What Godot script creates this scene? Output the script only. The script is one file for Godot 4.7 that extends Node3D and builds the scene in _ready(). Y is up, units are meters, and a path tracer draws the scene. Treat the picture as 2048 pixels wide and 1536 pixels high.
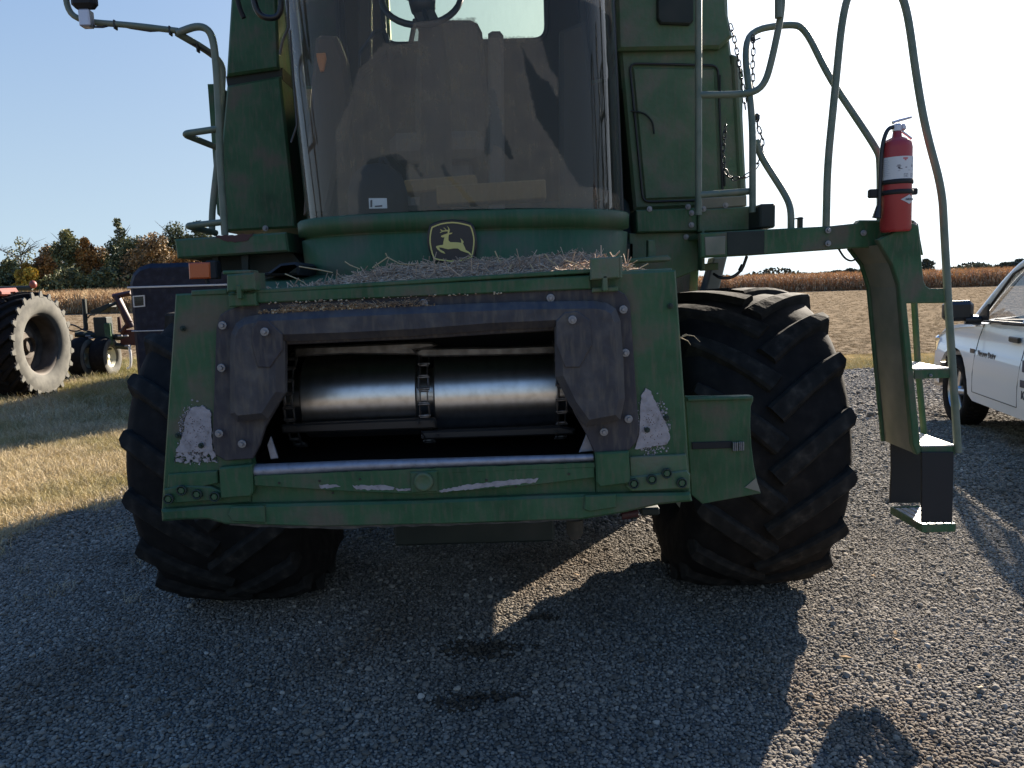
extends Node3D
# A combine harvester seen from the front on a gravel farmyard, backlit by a low autumn sun. Lengths in metres, y up, the camera looks along -z.

var M := {}
var rng := RandomNumberGenerator.new()
var used := 0

# ---------------------------------------------------------------- materials
func noise_tex(freq: float, ramp: Array, seed_ := 1, size := 512, oct := 4, normal := false, bump := 4.0) -> NoiseTexture2D:
	var n := FastNoiseLite.new()
	n.noise_type = FastNoiseLite.TYPE_SIMPLEX_SMOOTH
	n.frequency = freq
	n.seed = seed_
	n.fractal_octaves = oct
	var t := NoiseTexture2D.new()
	t.width = size
	t.height = size
	t.seamless = true
	t.noise = n
	if normal:
		t.as_normal_map = true
		t.bump_strength = bump
	elif ramp.size() > 0:
		var g := Gradient.new()
		var offs := PackedFloat32Array()
		var cols := PackedColorArray()
		for r in ramp:
			offs.append(r[0])
			cols.append((r[1] as Color).linear_to_srgb())
		g.offsets = offs
		g.colors = cols
		t.color_ramp = g
	return t

func c3(r: float, g: float, b: float) -> Color:
	return Color(r, g, b)

func mat(called: String, lin: Color, rough: float, metal := 0.0) -> StandardMaterial3D:
	var m := StandardMaterial3D.new()
	m.albedo_color = lin.linear_to_srgb()
	m.roughness = rough
	m.metallic = metal
	m.cull_mode = BaseMaterial3D.CULL_DISABLED
	M[called] = m
	return m

func tmat(called: String, tex: Texture2D, scale: float, rough: float, metal := 0.0, nrm: Texture2D = null, nscale := 0.4) -> StandardMaterial3D:
	var m := mat(called, Color(1, 1, 1), rough, metal)
	m.albedo_texture = tex
	m.uv1_triplanar = true
	m.uv1_scale = Vector3(scale, scale, scale)
	if nrm:
		m.normal_enabled = true
		m.normal_texture = nrm
		m.normal_scale = nscale
	return m

func materials() -> void:
	var fine := noise_tex(0.05, [], 5, 512, 5, true, 5.0)
	var rub := noise_tex(0.02, [], 9, 512, 5, true, 4.0)
	var green := noise_tex(0.006, [[0.0, c3(0.0222, 0.061, 0.0277)], [0.35, c3(0.0321, 0.0887, 0.0399)], [0.55, c3(0.0411, 0.102, 0.0477)], [0.68, c3(0.0621, 0.102, 0.0555)], [0.8, c3(0.0887, 0.0932, 0.0621)], [1.0, c3(0.111, 0.091, 0.0666)]], 3, 512, 6)
	tmat("green", green, 0.9, 0.5, 0.0, fine, 0.12)
	M.green.metallic_specular = 0.35
	var dusty := noise_tex(0.008, [[0.0, c3(0.0426, 0.101, 0.0426)], [0.45, c3(0.0672, 0.121, 0.0582)], [0.7, c3(0.101, 0.123, 0.0739)], [1.0, c3(0.14, 0.123, 0.0874)]], 13, 512, 6)
	tmat("dusty_green", dusty, 1.1, 0.6, 0.0, fine, 0.2)
	var dark := noise_tex(0.01, [[0.0, c3(0.006, 0.012, 0.008)], [0.6, c3(0.014, 0.02, 0.014)], [1.0, c3(0.03, 0.03, 0.024)]], 23, 256, 5)
	tmat("dark", dark, 1.0, 0.7)
	var seal := noise_tex(0.012, [[0.0, c3(0.026, 0.025, 0.03)], [0.5, c3(0.038, 0.036, 0.042)], [0.78, c3(0.06, 0.055, 0.055)], [1.0, c3(0.1, 0.088, 0.075)]], 31, 512, 6)
	tmat("shield", seal, 1.4, 0.62, 0.0, rub, 0.35)
	var sealb := noise_tex(0.02, [[0.0, c3(0.024, 0.021, 0.027)], [0.7, c3(0.034, 0.03, 0.036)], [1.0, c3(0.062, 0.055, 0.052)]], 37, 256, 5)
	tmat("seal", sealb, 1.6, 0.66, 0.0, rub, 0.3)
	var steel := noise_tex(0.03, [[0.0, c3(0.5, 0.49, 0.48)], [0.5, c3(0.62, 0.62, 0.62)], [1.0, c3(0.7, 0.7, 0.71)]], 41, 512, 5)
	tmat("steel", steel, 1.3, 0.3, 1.0)
	var worn := noise_tex(0.025, [[0.0, c3(0.1, 0.09, 0.09)], [0.2, c3(0.23, 0.23, 0.26)], [0.5, c3(0.28, 0.28, 0.32)], [1.0, c3(0.33, 0.33, 0.37)]], 43, 512, 6)
	tmat("worn_metal", worn, 2.0, 0.5, 0.55, fine, 0.15)
	# bare metal with flakes of paint left on it: holes where the paint stays
	var chip := noise_tex(0.03, [[0.0, Color(0.42, 0.42, 0.47, 0.0)], [0.44, Color(0.42, 0.42, 0.47, 0.0)], [0.47, Color(0.16, 0.14, 0.14, 1.0)], [0.53, Color(0.27, 0.27, 0.31, 1.0)], [1.0, Color(0.34, 0.34, 0.38, 1.0)]], 47, 512, 5)
	tmat("chipped_metal", chip, 3.0, 0.48, 0.5)
	M.chipped_metal.transparency = BaseMaterial3D.TRANSPARENCY_ALPHA_SCISSOR
	M.chipped_metal.alpha_scissor_threshold = 0.5
	var chain_t := noise_tex(0.05, [[0.0, c3(0.1, 0.09, 0.085)], [1.0, c3(0.34, 0.33, 0.33)]], 53, 128, 3)
	tmat("chain", chain_t, 4.0, 0.34, 0.85)
	mat("bolt", c3(0.22, 0.22, 0.23), 0.4, 0.4)
	tmat("grime", noise_tex(0.03, [[0.0, c3(0.03, 0.028, 0.02)], [0.6, c3(0.06, 0.05, 0.038)], [1.0, c3(0.11, 0.09, 0.065)]], 97, 256, 5), 2.0, 0.9)
	mat("cab_brown", c3(0.085, 0.06, 0.038), 0.8)
	mat("dark_bolt", c3(0.02, 0.035, 0.025), 0.6, 0.2)
	mat("dark_metal", c3(0.05, 0.046, 0.045), 0.5, 0.6)
	tmat("slat", noise_tex(0.03, [[0.0, c3(0.06, 0.055, 0.05)], [1.0, c3(0.2, 0.19, 0.18)]], 57, 256, 5), 2.0, 0.42, 0.7, fine, 0.2)
	var rubber := noise_tex(0.012, [[0.0, c3(0.0096, 0.0088, 0.0088)], [0.6, c3(0.016, 0.0144, 0.0136)], [1.0, c3(0.032, 0.0272, 0.024)]], 59, 512, 6)
	tmat("rubber", rubber, 1.2, 0.85, 0.0, rub, 0.35)
	M.rubber.metallic_specular = 0.2
	var lug := noise_tex(0.015, [[0.0, c3(0.0125, 0.0117, 0.0109)], [0.55, c3(0.0218, 0.0203, 0.0187)], [0.8, c3(0.039, 0.0343, 0.0296)], [1.0, c3(0.0663, 0.0569, 0.0468)]], 61, 512, 6)
	tmat("lug", lug, 1.5, 0.85, 0.0, rub, 0.4)
	M.lug.metallic_specular = 0.22
	var dustr := noise_tex(0.01, [[0.0, c3(0.05, 0.049, 0.042)], [0.5, c3(0.092, 0.088, 0.074)], [1.0, c3(0.13, 0.124, 0.104)]], 67, 512, 6)
	tmat("dusty_rubber", dustr, 0.8, 0.9)
	tmat("rusty_rim", noise_tex(0.012, [[0.0, c3(0.03, 0.022, 0.016)], [0.5, c3(0.07, 0.055, 0.042)], [1.0, c3(0.13, 0.11, 0.085)]], 71, 256, 5), 0.9, 0.7, 0.2)
	mat("cream", c3(0.5, 0.48, 0.36), 0.55)
	mat("black", c3(0.012, 0.012, 0.013), 0.4)
	mat("mat_black", c3(0.011, 0.011, 0.012), 0.75)
	mat("emblem_black", c3(0.011, 0.008, 0.01), 0.35)
	mat("emblem_yellow", c3(0.62, 0.52, 0.16), 0.45)
	mat("amber", c3(0.5, 0.09, 0.015), 0.25)
	mat("red", c3(0.34, 0.03, 0.032), 0.4)
	mat("faded_red", c3(0.2, 0.04, 0.026), 0.55)
	mat("maroon", c3(0.045, 0.008, 0.008), 0.55)
	mat("tank_label", c3(0.5, 0.5, 0.5), 0.5)
	mat("print", c3(0.06, 0.06, 0.07), 0.6)
	mat("silver", c3(0.5, 0.49, 0.54), 0.35, 0.6)
	var g := mat("glass", Color(0.02, 0.03, 0.028, 0.1), 0.02)
	g.albedo_color = Color(0.1, 0.14, 0.13, 0.1)
	g.transparency = BaseMaterial3D.TRANSPARENCY_ALPHA
	g.metallic_specular = 0.38
	var g2 := mat("green_glass", Color(0.5, 0.72, 0.56), 0.02)
	g2.albedo_color = Color(0.96, 0.985, 0.84, 0.0)
	g2.refraction_enabled = true
	g2.refraction_scale = 0.02
	var g3 := mat("tinted_glass", Color(0, 0, 0), 0.03)
	g3.albedo_color = Color(0.1, 0.13, 0.13, 0.35)
	g3.transparency = BaseMaterial3D.TRANSPARENCY_ALPHA
	var g4 := mat("truck_glass", Color(0, 0, 0), 0.03)
	g4.albedo_color = Color(0.42, 0.5, 0.52, 0.42)
	g4.transparency = BaseMaterial3D.TRANSPARENCY_ALPHA
	mat("cab_dark", c3(0.016, 0.016, 0.014), 0.8)
	mat("cab_trim", c3(0.05, 0.045, 0.035), 0.85)
	mat("cloth", c3(0.22, 0.2, 0.17), 0.95)
	mat("cardboard", c3(0.42, 0.27, 0.1), 0.85)
	mat("paper", c3(0.62, 0.68, 0.68), 0.8)
	mat("orange", c3(0.55, 0.2, 0.04), 0.6)
	var blue := noise_tex(0.012, [[0.0, c3(0.007, 0.008, 0.014)], [0.45, c3(0.011, 0.012, 0.023)], [0.7, c3(0.015, 0.017, 0.03)], [0.85, c3(0.024, 0.025, 0.031)], [1.0, c3(0.034, 0.026, 0.022)]], 73, 512, 6)
	tmat("blue", blue, 0.9, 0.5)
	M.blue.metallic_specular = 0.3
	mat("trim", c3(0.4, 0.4, 0.42), 0.4, 0.6)
	var white := mat("white", c3(0.74, 0.75, 0.76), 0.25)
	white.clearcoat_enabled = true
	white.clearcoat = 0.6
	white.clearcoat_roughness = 0.04
	mat("badge", c3(0.09, 0.09, 0.1), 0.35, 0.5)
	mat("decal", c3(0.02, 0.025, 0.06), 0.4)
	mat("alloy", c3(0.5, 0.5, 0.52), 0.3, 0.9)
	mat("mirror_glass", c3(0.7, 0.72, 0.74), 0.03, 1.0)
	tmat("panel_tan", noise_tex(0.008, [[0.0, c3(0.13, 0.14, 0.1)], [0.5, c3(0.2, 0.185, 0.14)], [1.0, c3(0.27, 0.245, 0.19)]], 79, 512, 6), 0.9, 0.75)
	mat("zinc", c3(0.42, 0.42, 0.41), 0.5, 0.3)
	tmat("rail", noise_tex(0.02, [[0.0, c3(0.06, 0.095, 0.068)], [0.5, c3(0.12, 0.15, 0.11)], [1.0, c3(0.17, 0.17, 0.13)]], 83, 256, 5), 1.5, 0.5)
	# dust that has run down and settled on the painted metal
	var n := FastNoiseLite.new()
	n.frequency = 0.03
	n.seed = 91
	n.fractal_octaves = 5
	var streak := NoiseTexture2D.new()
	streak.width = 512
	streak.height = 512
	streak.seamless = true
	streak.noise = n
	var g5 := Gradient.new()
	g5.offsets = PackedFloat32Array([0.0, 0.45, 0.62, 0.8, 1.0])
	var dust_c := c3(0.13, 0.105, 0.075).linear_to_srgb()
	g5.colors = PackedColorArray([Color(dust_c, 0.0), Color(dust_c, 0.0), Color(dust_c, 0.16), Color(dust_c, 0.34), Color(dust_c, 0.5)])
	streak.color_ramp = g5
	for k in ["green", "dusty_green", "shield", "seal"]:
		M[k].detail_enabled = true
		M[k].detail_albedo = streak
		M[k].detail_blend_mode = BaseMaterial3D.BLEND_MODE_MIX
		M[k].detail_uv_layer = BaseMaterial3D.DETAIL_UV_2
		M[k].uv2_triplanar = true
		M[k].uv2_scale = Vector3(2.6, 0.5, 2.6)
	for k in ["white", "bolt", "alloy"]:
		M[k].cull_mode = BaseMaterial3D.CULL_DISABLED

# ---------------------------------------------------------------- scene tree
func tag(o: Node3D, label: String, category: String, group := "", kind := "") -> Node3D:
	o.set_meta("label", label)
	if category:
		o.set_meta("category", category)
	if group:
		o.set_meta("group", group)
	if kind:
		o.set_meta("kind", kind)
	return o

func thing(called: String, label: String, category: String, at: Vector3, group := "", turn := 0.0) -> Node3D:
	var o := Node3D.new()
	o.name = called
	o.position = at
	o.rotation.y = turn
	add_child(o, true)
	return tag(o, label, category, group)

func offset_of(parent: Node) -> Vector3:
	if parent == self or parent.get_parent() != self or parent is MeshInstance3D or parent.has_meta("own_axes"):
		return Vector3.ZERO
	return -(parent as Node3D).position

func put(called: String, mesh: Mesh, material: Material, parent: Node) -> MeshInstance3D:
	var o := MeshInstance3D.new()
	o.name = called
	o.mesh = mesh
	o.material_override = material
	parent.add_child(o, true)
	o.position = offset_of(parent)
	return o

func obj(called: String, st: SurfaceTool, material: String, parent: Node) -> MeshInstance3D:
	st.generate_normals()
	return put(called, st.commit(), M[material], parent)

func piece(called: String, mesh: Mesh, material: String, parent: Node, at: Transform3D) -> MeshInstance3D:
	var o := put(called, mesh, M[material], parent)
	var off := o.position
	o.transform = at
	o.position += off
	return o

func group_part(called: String, parent: Node) -> Node3D:
	var o := Node3D.new()
	o.name = called
	parent.add_child(o, true)
	o.position = offset_of(parent)
	return o

func finish(st: SurfaceTool) -> ArrayMesh:
	st.generate_normals()
	return st.commit()

# ---------------------------------------------------------------- shapes
func S() -> SurfaceTool:
	var st := SurfaceTool.new()
	st.begin(Mesh.PRIMITIVE_TRIANGLES)
	st.set_smooth_group(-1)
	return st

func tri(st: SurfaceTool, a: Vector3, b: Vector3, c: Vector3) -> void:   # counter-clockwise from the front
	st.add_vertex(a)
	st.add_vertex(c)
	st.add_vertex(b)

func quad(st: SurfaceTool, a: Vector3, b: Vector3, c: Vector3, d: Vector3) -> void:
	tri(st, a, b, c)
	tri(st, a, c, d)

func out_quad(st: SurfaceTool, mid: Vector3, a: Vector3, b: Vector3, c: Vector3, d: Vector3) -> void:
	if (b - a).cross(c - a).dot((a + b + c + d) / 4.0 - mid) < 0.0:
		quad(st, a, d, c, b)
	else:
		quad(st, a, b, c, d)

func box(st: SurfaceTool, mid: Vector3, size: Vector3, bev := 0.004, basis := Basis()) -> void:
	var h := size / 2.0
	bev = minf(bev, minf(h.x, minf(h.y, h.z)) * 0.6)
	var p := func(a: int, s: Vector3) -> Vector3:   # the corner s on the face across axis a
		var q := Vector3(s.x * (h.x - bev), s.y * (h.y - bev), s.z * (h.z - bev))
		q[a] = s[a] * h[a]
		return mid + basis * q
	for a in 3:
		var b := (a + 1) % 3
		var c := (a + 2) % 3
		for s in [-1.0, 1.0]:
			var q := []
			for e in [[-1.0, -1.0], [1.0, -1.0], [1.0, 1.0], [-1.0, 1.0]]:
				var v := Vector3()
				v[a] = s
				v[b] = e[0]
				v[c] = e[1]
				q.append(p.call(a, v))
			out_quad(st, mid, q[0], q[1], q[2], q[3])
		for s in [-1.0, 1.0]:
			for t in [-1.0, 1.0]:
				var v0 := Vector3()
				v0[a] = s
				v0[b] = t
				v0[c] = -1.0
				var v1 := v0
				v1[c] = 1.0
				out_quad(st, mid, p.call(a, v0), p.call(a, v1), p.call(b, v1), p.call(b, v0))
	for x in [-1.0, 1.0]:
		for y in [-1.0, 1.0]:
			for z in [-1.0, 1.0]:
				var v := Vector3(x, y, z)
				var k := [p.call(0, v), p.call(1, v), p.call(2, v)]
				if ((k[1] - k[0]) as Vector3).cross(k[2] - k[0]).dot(k[0] - mid) < 0:
					tri(st, k[0], k[2], k[1])
				else:
					tri(st, k[0], k[1], k[2])

func area2(p: Array) -> float:
	var a := 0.0
	for i in p.size():
		var u: Vector2 = p[i]
		var v: Vector2 = p[(i + 1) % p.size()]
		a += u.x * v.y - v.x * u.y
	return a

func inset(p: Array, by: float) -> Array:   # p counter-clockwise
	var out := []
	for i in p.size():
		var a: Vector2 = p[(i + p.size() - 1) % p.size()]
		var b: Vector2 = p[i]
		var c: Vector2 = p[(i + 1) % p.size()]
		var n1 := (b - a).normalized().orthogonal() * -1.0
		var n2 := (c - b).normalized().orthogonal() * -1.0
		n1 = Vector2(-(b - a).normalized().y, (b - a).normalized().x)
		n2 = Vector2(-(c - b).normalized().y, (c - b).normalized().x)
		var m := n1 + n2
		var k := maxf(m.length_squared() / 2.0, 0.35)
		out.append(b + m * by / k)
	return out

# an outline in the xy plane given depth: its front at z = zf, going back by depth, front edge bevelled; xf places it
func prism(st: SurfaceTool, pts: Array, zf: float, depth: float, bev := 0.0, xf := Transform3D()) -> void:
	var p := pts.duplicate()
	if area2(p) < 0.0:
		p.reverse()
	var q := inset(p, bev) if bev > 0.0 else p
	var idx := Geometry2D.triangulate_polygon(PackedVector2Array(q))
	for i in range(0, idx.size(), 3):
		var a: Vector2 = q[idx[i]]
		var b: Vector2 = q[idx[i + 1]]
		var c: Vector2 = q[idx[i + 2]]
		if (b - a).cross(c - a) < 0.0:
			var t := b
			b = c
			c = t
		tri(st, xf * Vector3(a.x, a.y, zf), xf * Vector3(b.x, b.y, zf), xf * Vector3(c.x, c.y, zf))
		a = p[idx[i]]
		b = p[idx[i + 1]]
		c = p[idx[i + 2]]
		if (b - a).cross(c - a) < 0.0:
			var t := b
			b = c
			c = t
		tri(st, xf * Vector3(a.x, a.y, zf - depth), xf * Vector3(c.x, c.y, zf - depth), xf * Vector3(b.x, b.y, zf - depth))
	for i in p.size():
		var j := (i + 1) % p.size()
		var zb := zf - bev
		quad(st, xf * Vector3(p[i].x, p[i].y, zf - depth), xf * Vector3(p[j].x, p[j].y, zf - depth), xf * Vector3(p[j].x, p[j].y, zb), xf * Vector3(p[i].x, p[i].y, zb))
		if bev > 0.0:
			quad(st, xf * Vector3(p[i].x, p[i].y, zb), xf * Vector3(p[j].x, p[j].y, zb), xf * Vector3(q[j].x, q[j].y, zf), xf * Vector3(q[i].x, q[i].y, zf))

func bend(pts: Array, r: float, n := 5) -> Array:
	var out := [pts[0]]
	for i in range(1, pts.size() - 1):
		var a: Vector3 = pts[i - 1]
		var b: Vector3 = pts[i]
		var c: Vector3 = pts[i + 1]
		var ra := minf(r, a.distance_to(b) * 0.48)
		var rc := minf(r, c.distance_to(b) * 0.48)
		var s := b + (a - b).normalized() * ra
		var e := b + (c - b).normalized() * rc
		for k in n + 1:
			var t := float(k) / n
			out.append(s.lerp(b, t).lerp(b.lerp(e, t), t))
	out.append(pts[-1])
	return out

func tube(st: SurfaceTool, pts: Array, r: float, seg := 8, closed := false, r_end := -1.0) -> void:
	var n := pts.size()
	var rings := []
	var side := Vector3.ZERO
	for i in n:
		var a: Vector3 = pts[(i + n - 1) % n] if closed or i > 0 else pts[i]
		var b: Vector3 = pts[(i + 1) % n] if closed or i < n - 1 else pts[i]
		var d := (b - a).normalized()
		if side == Vector3.ZERO:
			side = d.cross(Vector3.UP if absf(d.y) < 0.9 else Vector3.RIGHT).normalized()
		side = (side - d * side.dot(d)).normalized()
		var up := side.cross(d)
		var rr := r if r_end < 0.0 else lerpf(r, r_end, float(i) / (n - 1))
		var ring := []
		for k in seg:
			var t := TAU * k / seg
			ring.append(pts[i] + (side * cos(t) + up * sin(t)) * rr)
		rings.append(ring)
	st.set_smooth_group(1)
	for i in (n if closed else n - 1):
		var u: Array = rings[i]
		var v: Array = rings[(i + 1) % n]
		for k in seg:
			var j := (k + 1) % seg
			quad(st, u[k], v[k], v[j], u[j])
	st.set_smooth_group(-1)
	if not closed:
		for k in range(1, seg - 1):
			tri(st, rings[0][0], rings[0][k], rings[0][k + 1])
			tri(st, rings[-1][0], rings[-1][k + 1], rings[-1][k])

# profile points are (radius, along the axis y of xf)
func lathe(st: SurfaceTool, prof: Array, xf: Transform3D, seg := 24, smooth := true) -> void:
	for i in prof.size() - 1:
		st.set_smooth_group(1 if smooth else i + 1)
		for k in seg:
			var t0 := TAU * k / seg
			var t1 := TAU * (k + 1) / seg
			var a: Vector2 = prof[i]
			var b: Vector2 = prof[i + 1]
			var p := [Vector3(a.x * cos(t0), a.y, a.x * sin(t0)), Vector3(a.x * cos(t1), a.y, a.x * sin(t1)), Vector3(b.x * cos(t1), b.y, b.x * sin(t1)), Vector3(b.x * cos(t0), b.y, b.x * sin(t0))]
			if a.x < 1e-5:
				tri(st, xf * p[0], xf * p[3], xf * p[2])
			elif b.x < 1e-5:
				tri(st, xf * p[0], xf * p[3], xf * p[1])
			else:
				quad(st, xf * p[0], xf * p[3], xf * p[2], xf * p[1])
	st.set_smooth_group(-1)

func along(from: Vector3, dir: Vector3) -> Transform3D:   # a frame whose y runs along dir
	var y := dir.normalized()
	var x := y.cross(Vector3.BACK if absf(y.z) < 0.9 else Vector3.RIGHT).normalized()
	return Transform3D(Basis(x, y, x.cross(y)), from)

func ball(st: SurfaceTool, c: Vector3, r: Vector3, seg := 12) -> void:
	var prof := []
	for i in 9:
		var t := PI * i / 8.0
		prof.append(Vector2(sin(t), -cos(t)))
	lathe(st, prof, Transform3D(Basis.from_scale(r), c), seg)

func ragged(pts: Array, amount: float, step: float) -> Array:   # a worn, uneven outline
	var out := []
	for i in pts.size():
		var a: Vector2 = pts[i]
		var b: Vector2 = pts[(i + 1) % pts.size()]
		var n := maxi(1, int(a.distance_to(b) / step))
		for k in n:
			out.append(a.lerp(b, float(k) / n) + Vector2(rng.randf_range(-1, 1), rng.randf_range(-1, 1)) * amount)
	return out

func rect(x0: float, y0: float, x1: float, y1: float) -> Array:
	return [Vector2(x0, y0), Vector2(x1, y0), Vector2(x1, y1), Vector2(x0, y1)]

func round_rect(x0: float, y0: float, x1: float, y1: float, r: float, n := 4) -> Array:
	var out := []
	for c in [[x1 - r, y1 - r, 0.0], [x0 + r, y1 - r, PI / 2], [x0 + r, y0 + r, PI], [x1 - r, y0 + r, PI * 1.5]]:
		for k in n + 1:
			var t: float = c[2] + PI / 2 * k / n
			out.append(Vector2(c[0] + r * cos(t), c[1] + r * sin(t)))
	return out

# copies given as transforms and colours in one MultiMesh
func scatter(called: String, mesh: Mesh, material: Material, places: Array, tints: Array, parent: Node) -> MultiMeshInstance3D:
	var mm := MultiMesh.new()
	mm.transform_format = MultiMesh.TRANSFORM_3D
	mm.use_colors = true
	mm.mesh = mesh
	mm.instance_count = places.size()
	var buf := PackedFloat32Array()
	buf.resize(places.size() * 16)
	for i in places.size():
		var t: Transform3D = places[i]
		var c: Color = tints[i]
		var o := i * 16
		for r in 3:
			buf[o + r * 4] = t.basis.x[r]
			buf[o + r * 4 + 1] = t.basis.y[r]
			buf[o + r * 4 + 2] = t.basis.z[r]
			buf[o + r * 4 + 3] = t.origin[r]
		buf[o + 12] = c.r
		buf[o + 13] = c.g
		buf[o + 14] = c.b
		buf[o + 15] = 1.0
	mm.buffer = buf
	var n := MultiMeshInstance3D.new()
	n.name = called
	n.multimesh = mm
	n.material_override = material
	parent.add_child(n, true)
	return n

# ---------------------------------------------------------------- camera, sky, sun
const SUN_AZ := 34.0
const SUN_EL := 24.0
const EXPO := 3.8

func sky_image() -> Image:
	var w := 512
	var im := Image.create(w, w / 2, false, Image.FORMAT_RGBF)
	var sun := Vector3(sin(deg_to_rad(SUN_AZ)) * cos(deg_to_rad(SUN_EL)), sin(deg_to_rad(SUN_EL)), -cos(deg_to_rad(SUN_AZ)) * cos(deg_to_rad(SUN_EL)))
	for j in w / 2:
		var el := PI / 2 - PI * (j + 0.5) / (w / 2)
		for i in w:
			var az := TAU * (i + 0.5) / w
			var d := Vector3(sin(az) * cos(el), sin(el), -cos(az) * cos(el))
			var up := maxf(d.y, 0.0)
			var k := pow(1.0 - up, 2.1)                 # pale towards the horizon
			var c := Vector3(0.05, 0.235, 0.7).lerp(Vector3(0.65, 0.83, 0.93), k)
			var g := acos(clampf(d.dot(sun), -1, 1))
			var aureole := 3.2 * exp(-pow(rad_to_deg(g) / 19.0, 1.35)) + 0.05 * exp(-pow(rad_to_deg(g) / 60.0, 2.0))
			c += Vector3(1.0, 0.98, 0.94) * aureole
			if d.y < 0.0:
				c = Vector3(0.3, 0.27, 0.22)
			im.set_pixel(i, j, Color(c.x, c.y, c.z) / EXPO * 0.92)
	return im

func stage() -> void:
	var cam := Camera3D.new()
	cam.name = "camera"
	var pitch := deg_to_rad(-7.05)
	var roll := deg_to_rad(1.7)
	var f := Vector3(0, sin(pitch), -cos(pitch))
	var r0 := Vector3.RIGHT
	var u0 := r0.cross(f)
	cam.transform = Transform3D(Basis(r0 * cos(roll) - u0 * sin(roll), r0 * sin(roll) + u0 * cos(roll), -f), Vector3(0, 1.75, 0))
	cam.fov = 51.93
	cam.near = 0.05
	cam.far = 1500.0
	add_child(cam)
	var we := WorldEnvironment.new()
	we.name = "world"
	var e := Environment.new()
	e.background_mode = Environment.BG_SKY
	var sky := Sky.new()
	var pm := PanoramaSkyMaterial.new()
	pm.panorama = ImageTexture.create_from_image(sky_image())
	sky.sky_material = pm
	e.sky = sky
	e.tonemap_mode = Environment.TONE_MAPPER_LINEAR
	e.tonemap_exposure = EXPO
	e.sdfgi_enabled = true
	e.ssao_enabled = true
	e.ssil_enabled = true
	we.environment = e
	add_child(we)
	var sun := DirectionalLight3D.new()
	sun.name = "sun"
	sun.light_energy = 1.6
	sun.light_color = Color(1.0, 0.95, 0.88)
	sun.light_angular_distance = 0.5
	sun.shadow_enabled = true
	sun.rotation_degrees = Vector3(-SUN_EL, 180.0 - SUN_AZ, 0)
	add_child(sun)

# ---------------------------------------------------------------- the combine
var combine: Node3D
const AXLE_D := 4.57

func bolt_mesh(r: float) -> ArrayMesh:
	var st := S()
	var xf := Transform3D(Basis(Vector3.RIGHT, Vector3(0, 0, 1), Vector3(0, -1, 0)), Vector3.ZERO)
	lathe(st, [Vector2(r, 0.0), Vector2(r, 0.003), Vector2(r * 0.9, 0.0045), Vector2(r * 0.62, 0.0045), Vector2(0, 0.0045)], xf, 20, false)
	lathe(st, [Vector2(r * 0.55, 0.0045), Vector2(r * 0.55, 0.011), Vector2(r * 0.45, 0.0135), Vector2(0, 0.0135)], xf, 6, false)
	return finish(st)

func ring_bolt_mesh(r: float) -> ArrayMesh:   # a bolt head sunk in a dark welded ring
	var st := S()
	var xf := Transform3D(Basis(Vector3.RIGHT, Vector3(0, 0, 1), Vector3(0, -1, 0)), Vector3.ZERO)
	lathe(st, [Vector2(r, 0.0), Vector2(r, 0.008), Vector2(r * 0.86, 0.011), Vector2(r * 0.72, 0.008), Vector2(r * 0.66, 0.001)], xf, 24, true)
	return finish(st)

func disc_mesh(r: float, h: float, seg := 16) -> ArrayMesh:
	var st := S()
	var xf := Transform3D(Basis(Vector3.RIGHT, Vector3(0, 0, 1), Vector3(0, -1, 0)), Vector3.ZERO)
	lathe(st, [Vector2(r, 0.0), Vector2(r, h * 0.7), Vector2(r * 0.88, h), Vector2(0, h)], xf, seg, false)
	return finish(st)

func link_mesh() -> ArrayMesh:   # one link of the conveyor chain, lying in the xy plane
	var st := S()
	for s in [-1.0, 1.0]:
		box(st, Vector3(s * 0.017, 0, 0.004), Vector3(0.006, 0.05, 0.014), 0.002)
	for s in [-1.0, 1.0]:
		tube(st, [Vector3(-0.022, s * 0.022, 0.006), Vector3(0.022, s * 0.022, 0.006)], 0.0055, 8)
	return finish(st)

func oval_link_mesh() -> ArrayMesh:   # one oval link of the safety chain, long along y
	var st := S()
	var pts := []
	for k in 14:
		var t := TAU * k / 14.0
		pts.append(Vector3(cos(t) * 0.0085, sin(t) * 0.0125 + signf(sin(t)) * 0.007, 0))
	tube(st, pts, 0.003, 6, true)
	return finish(st)

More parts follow.
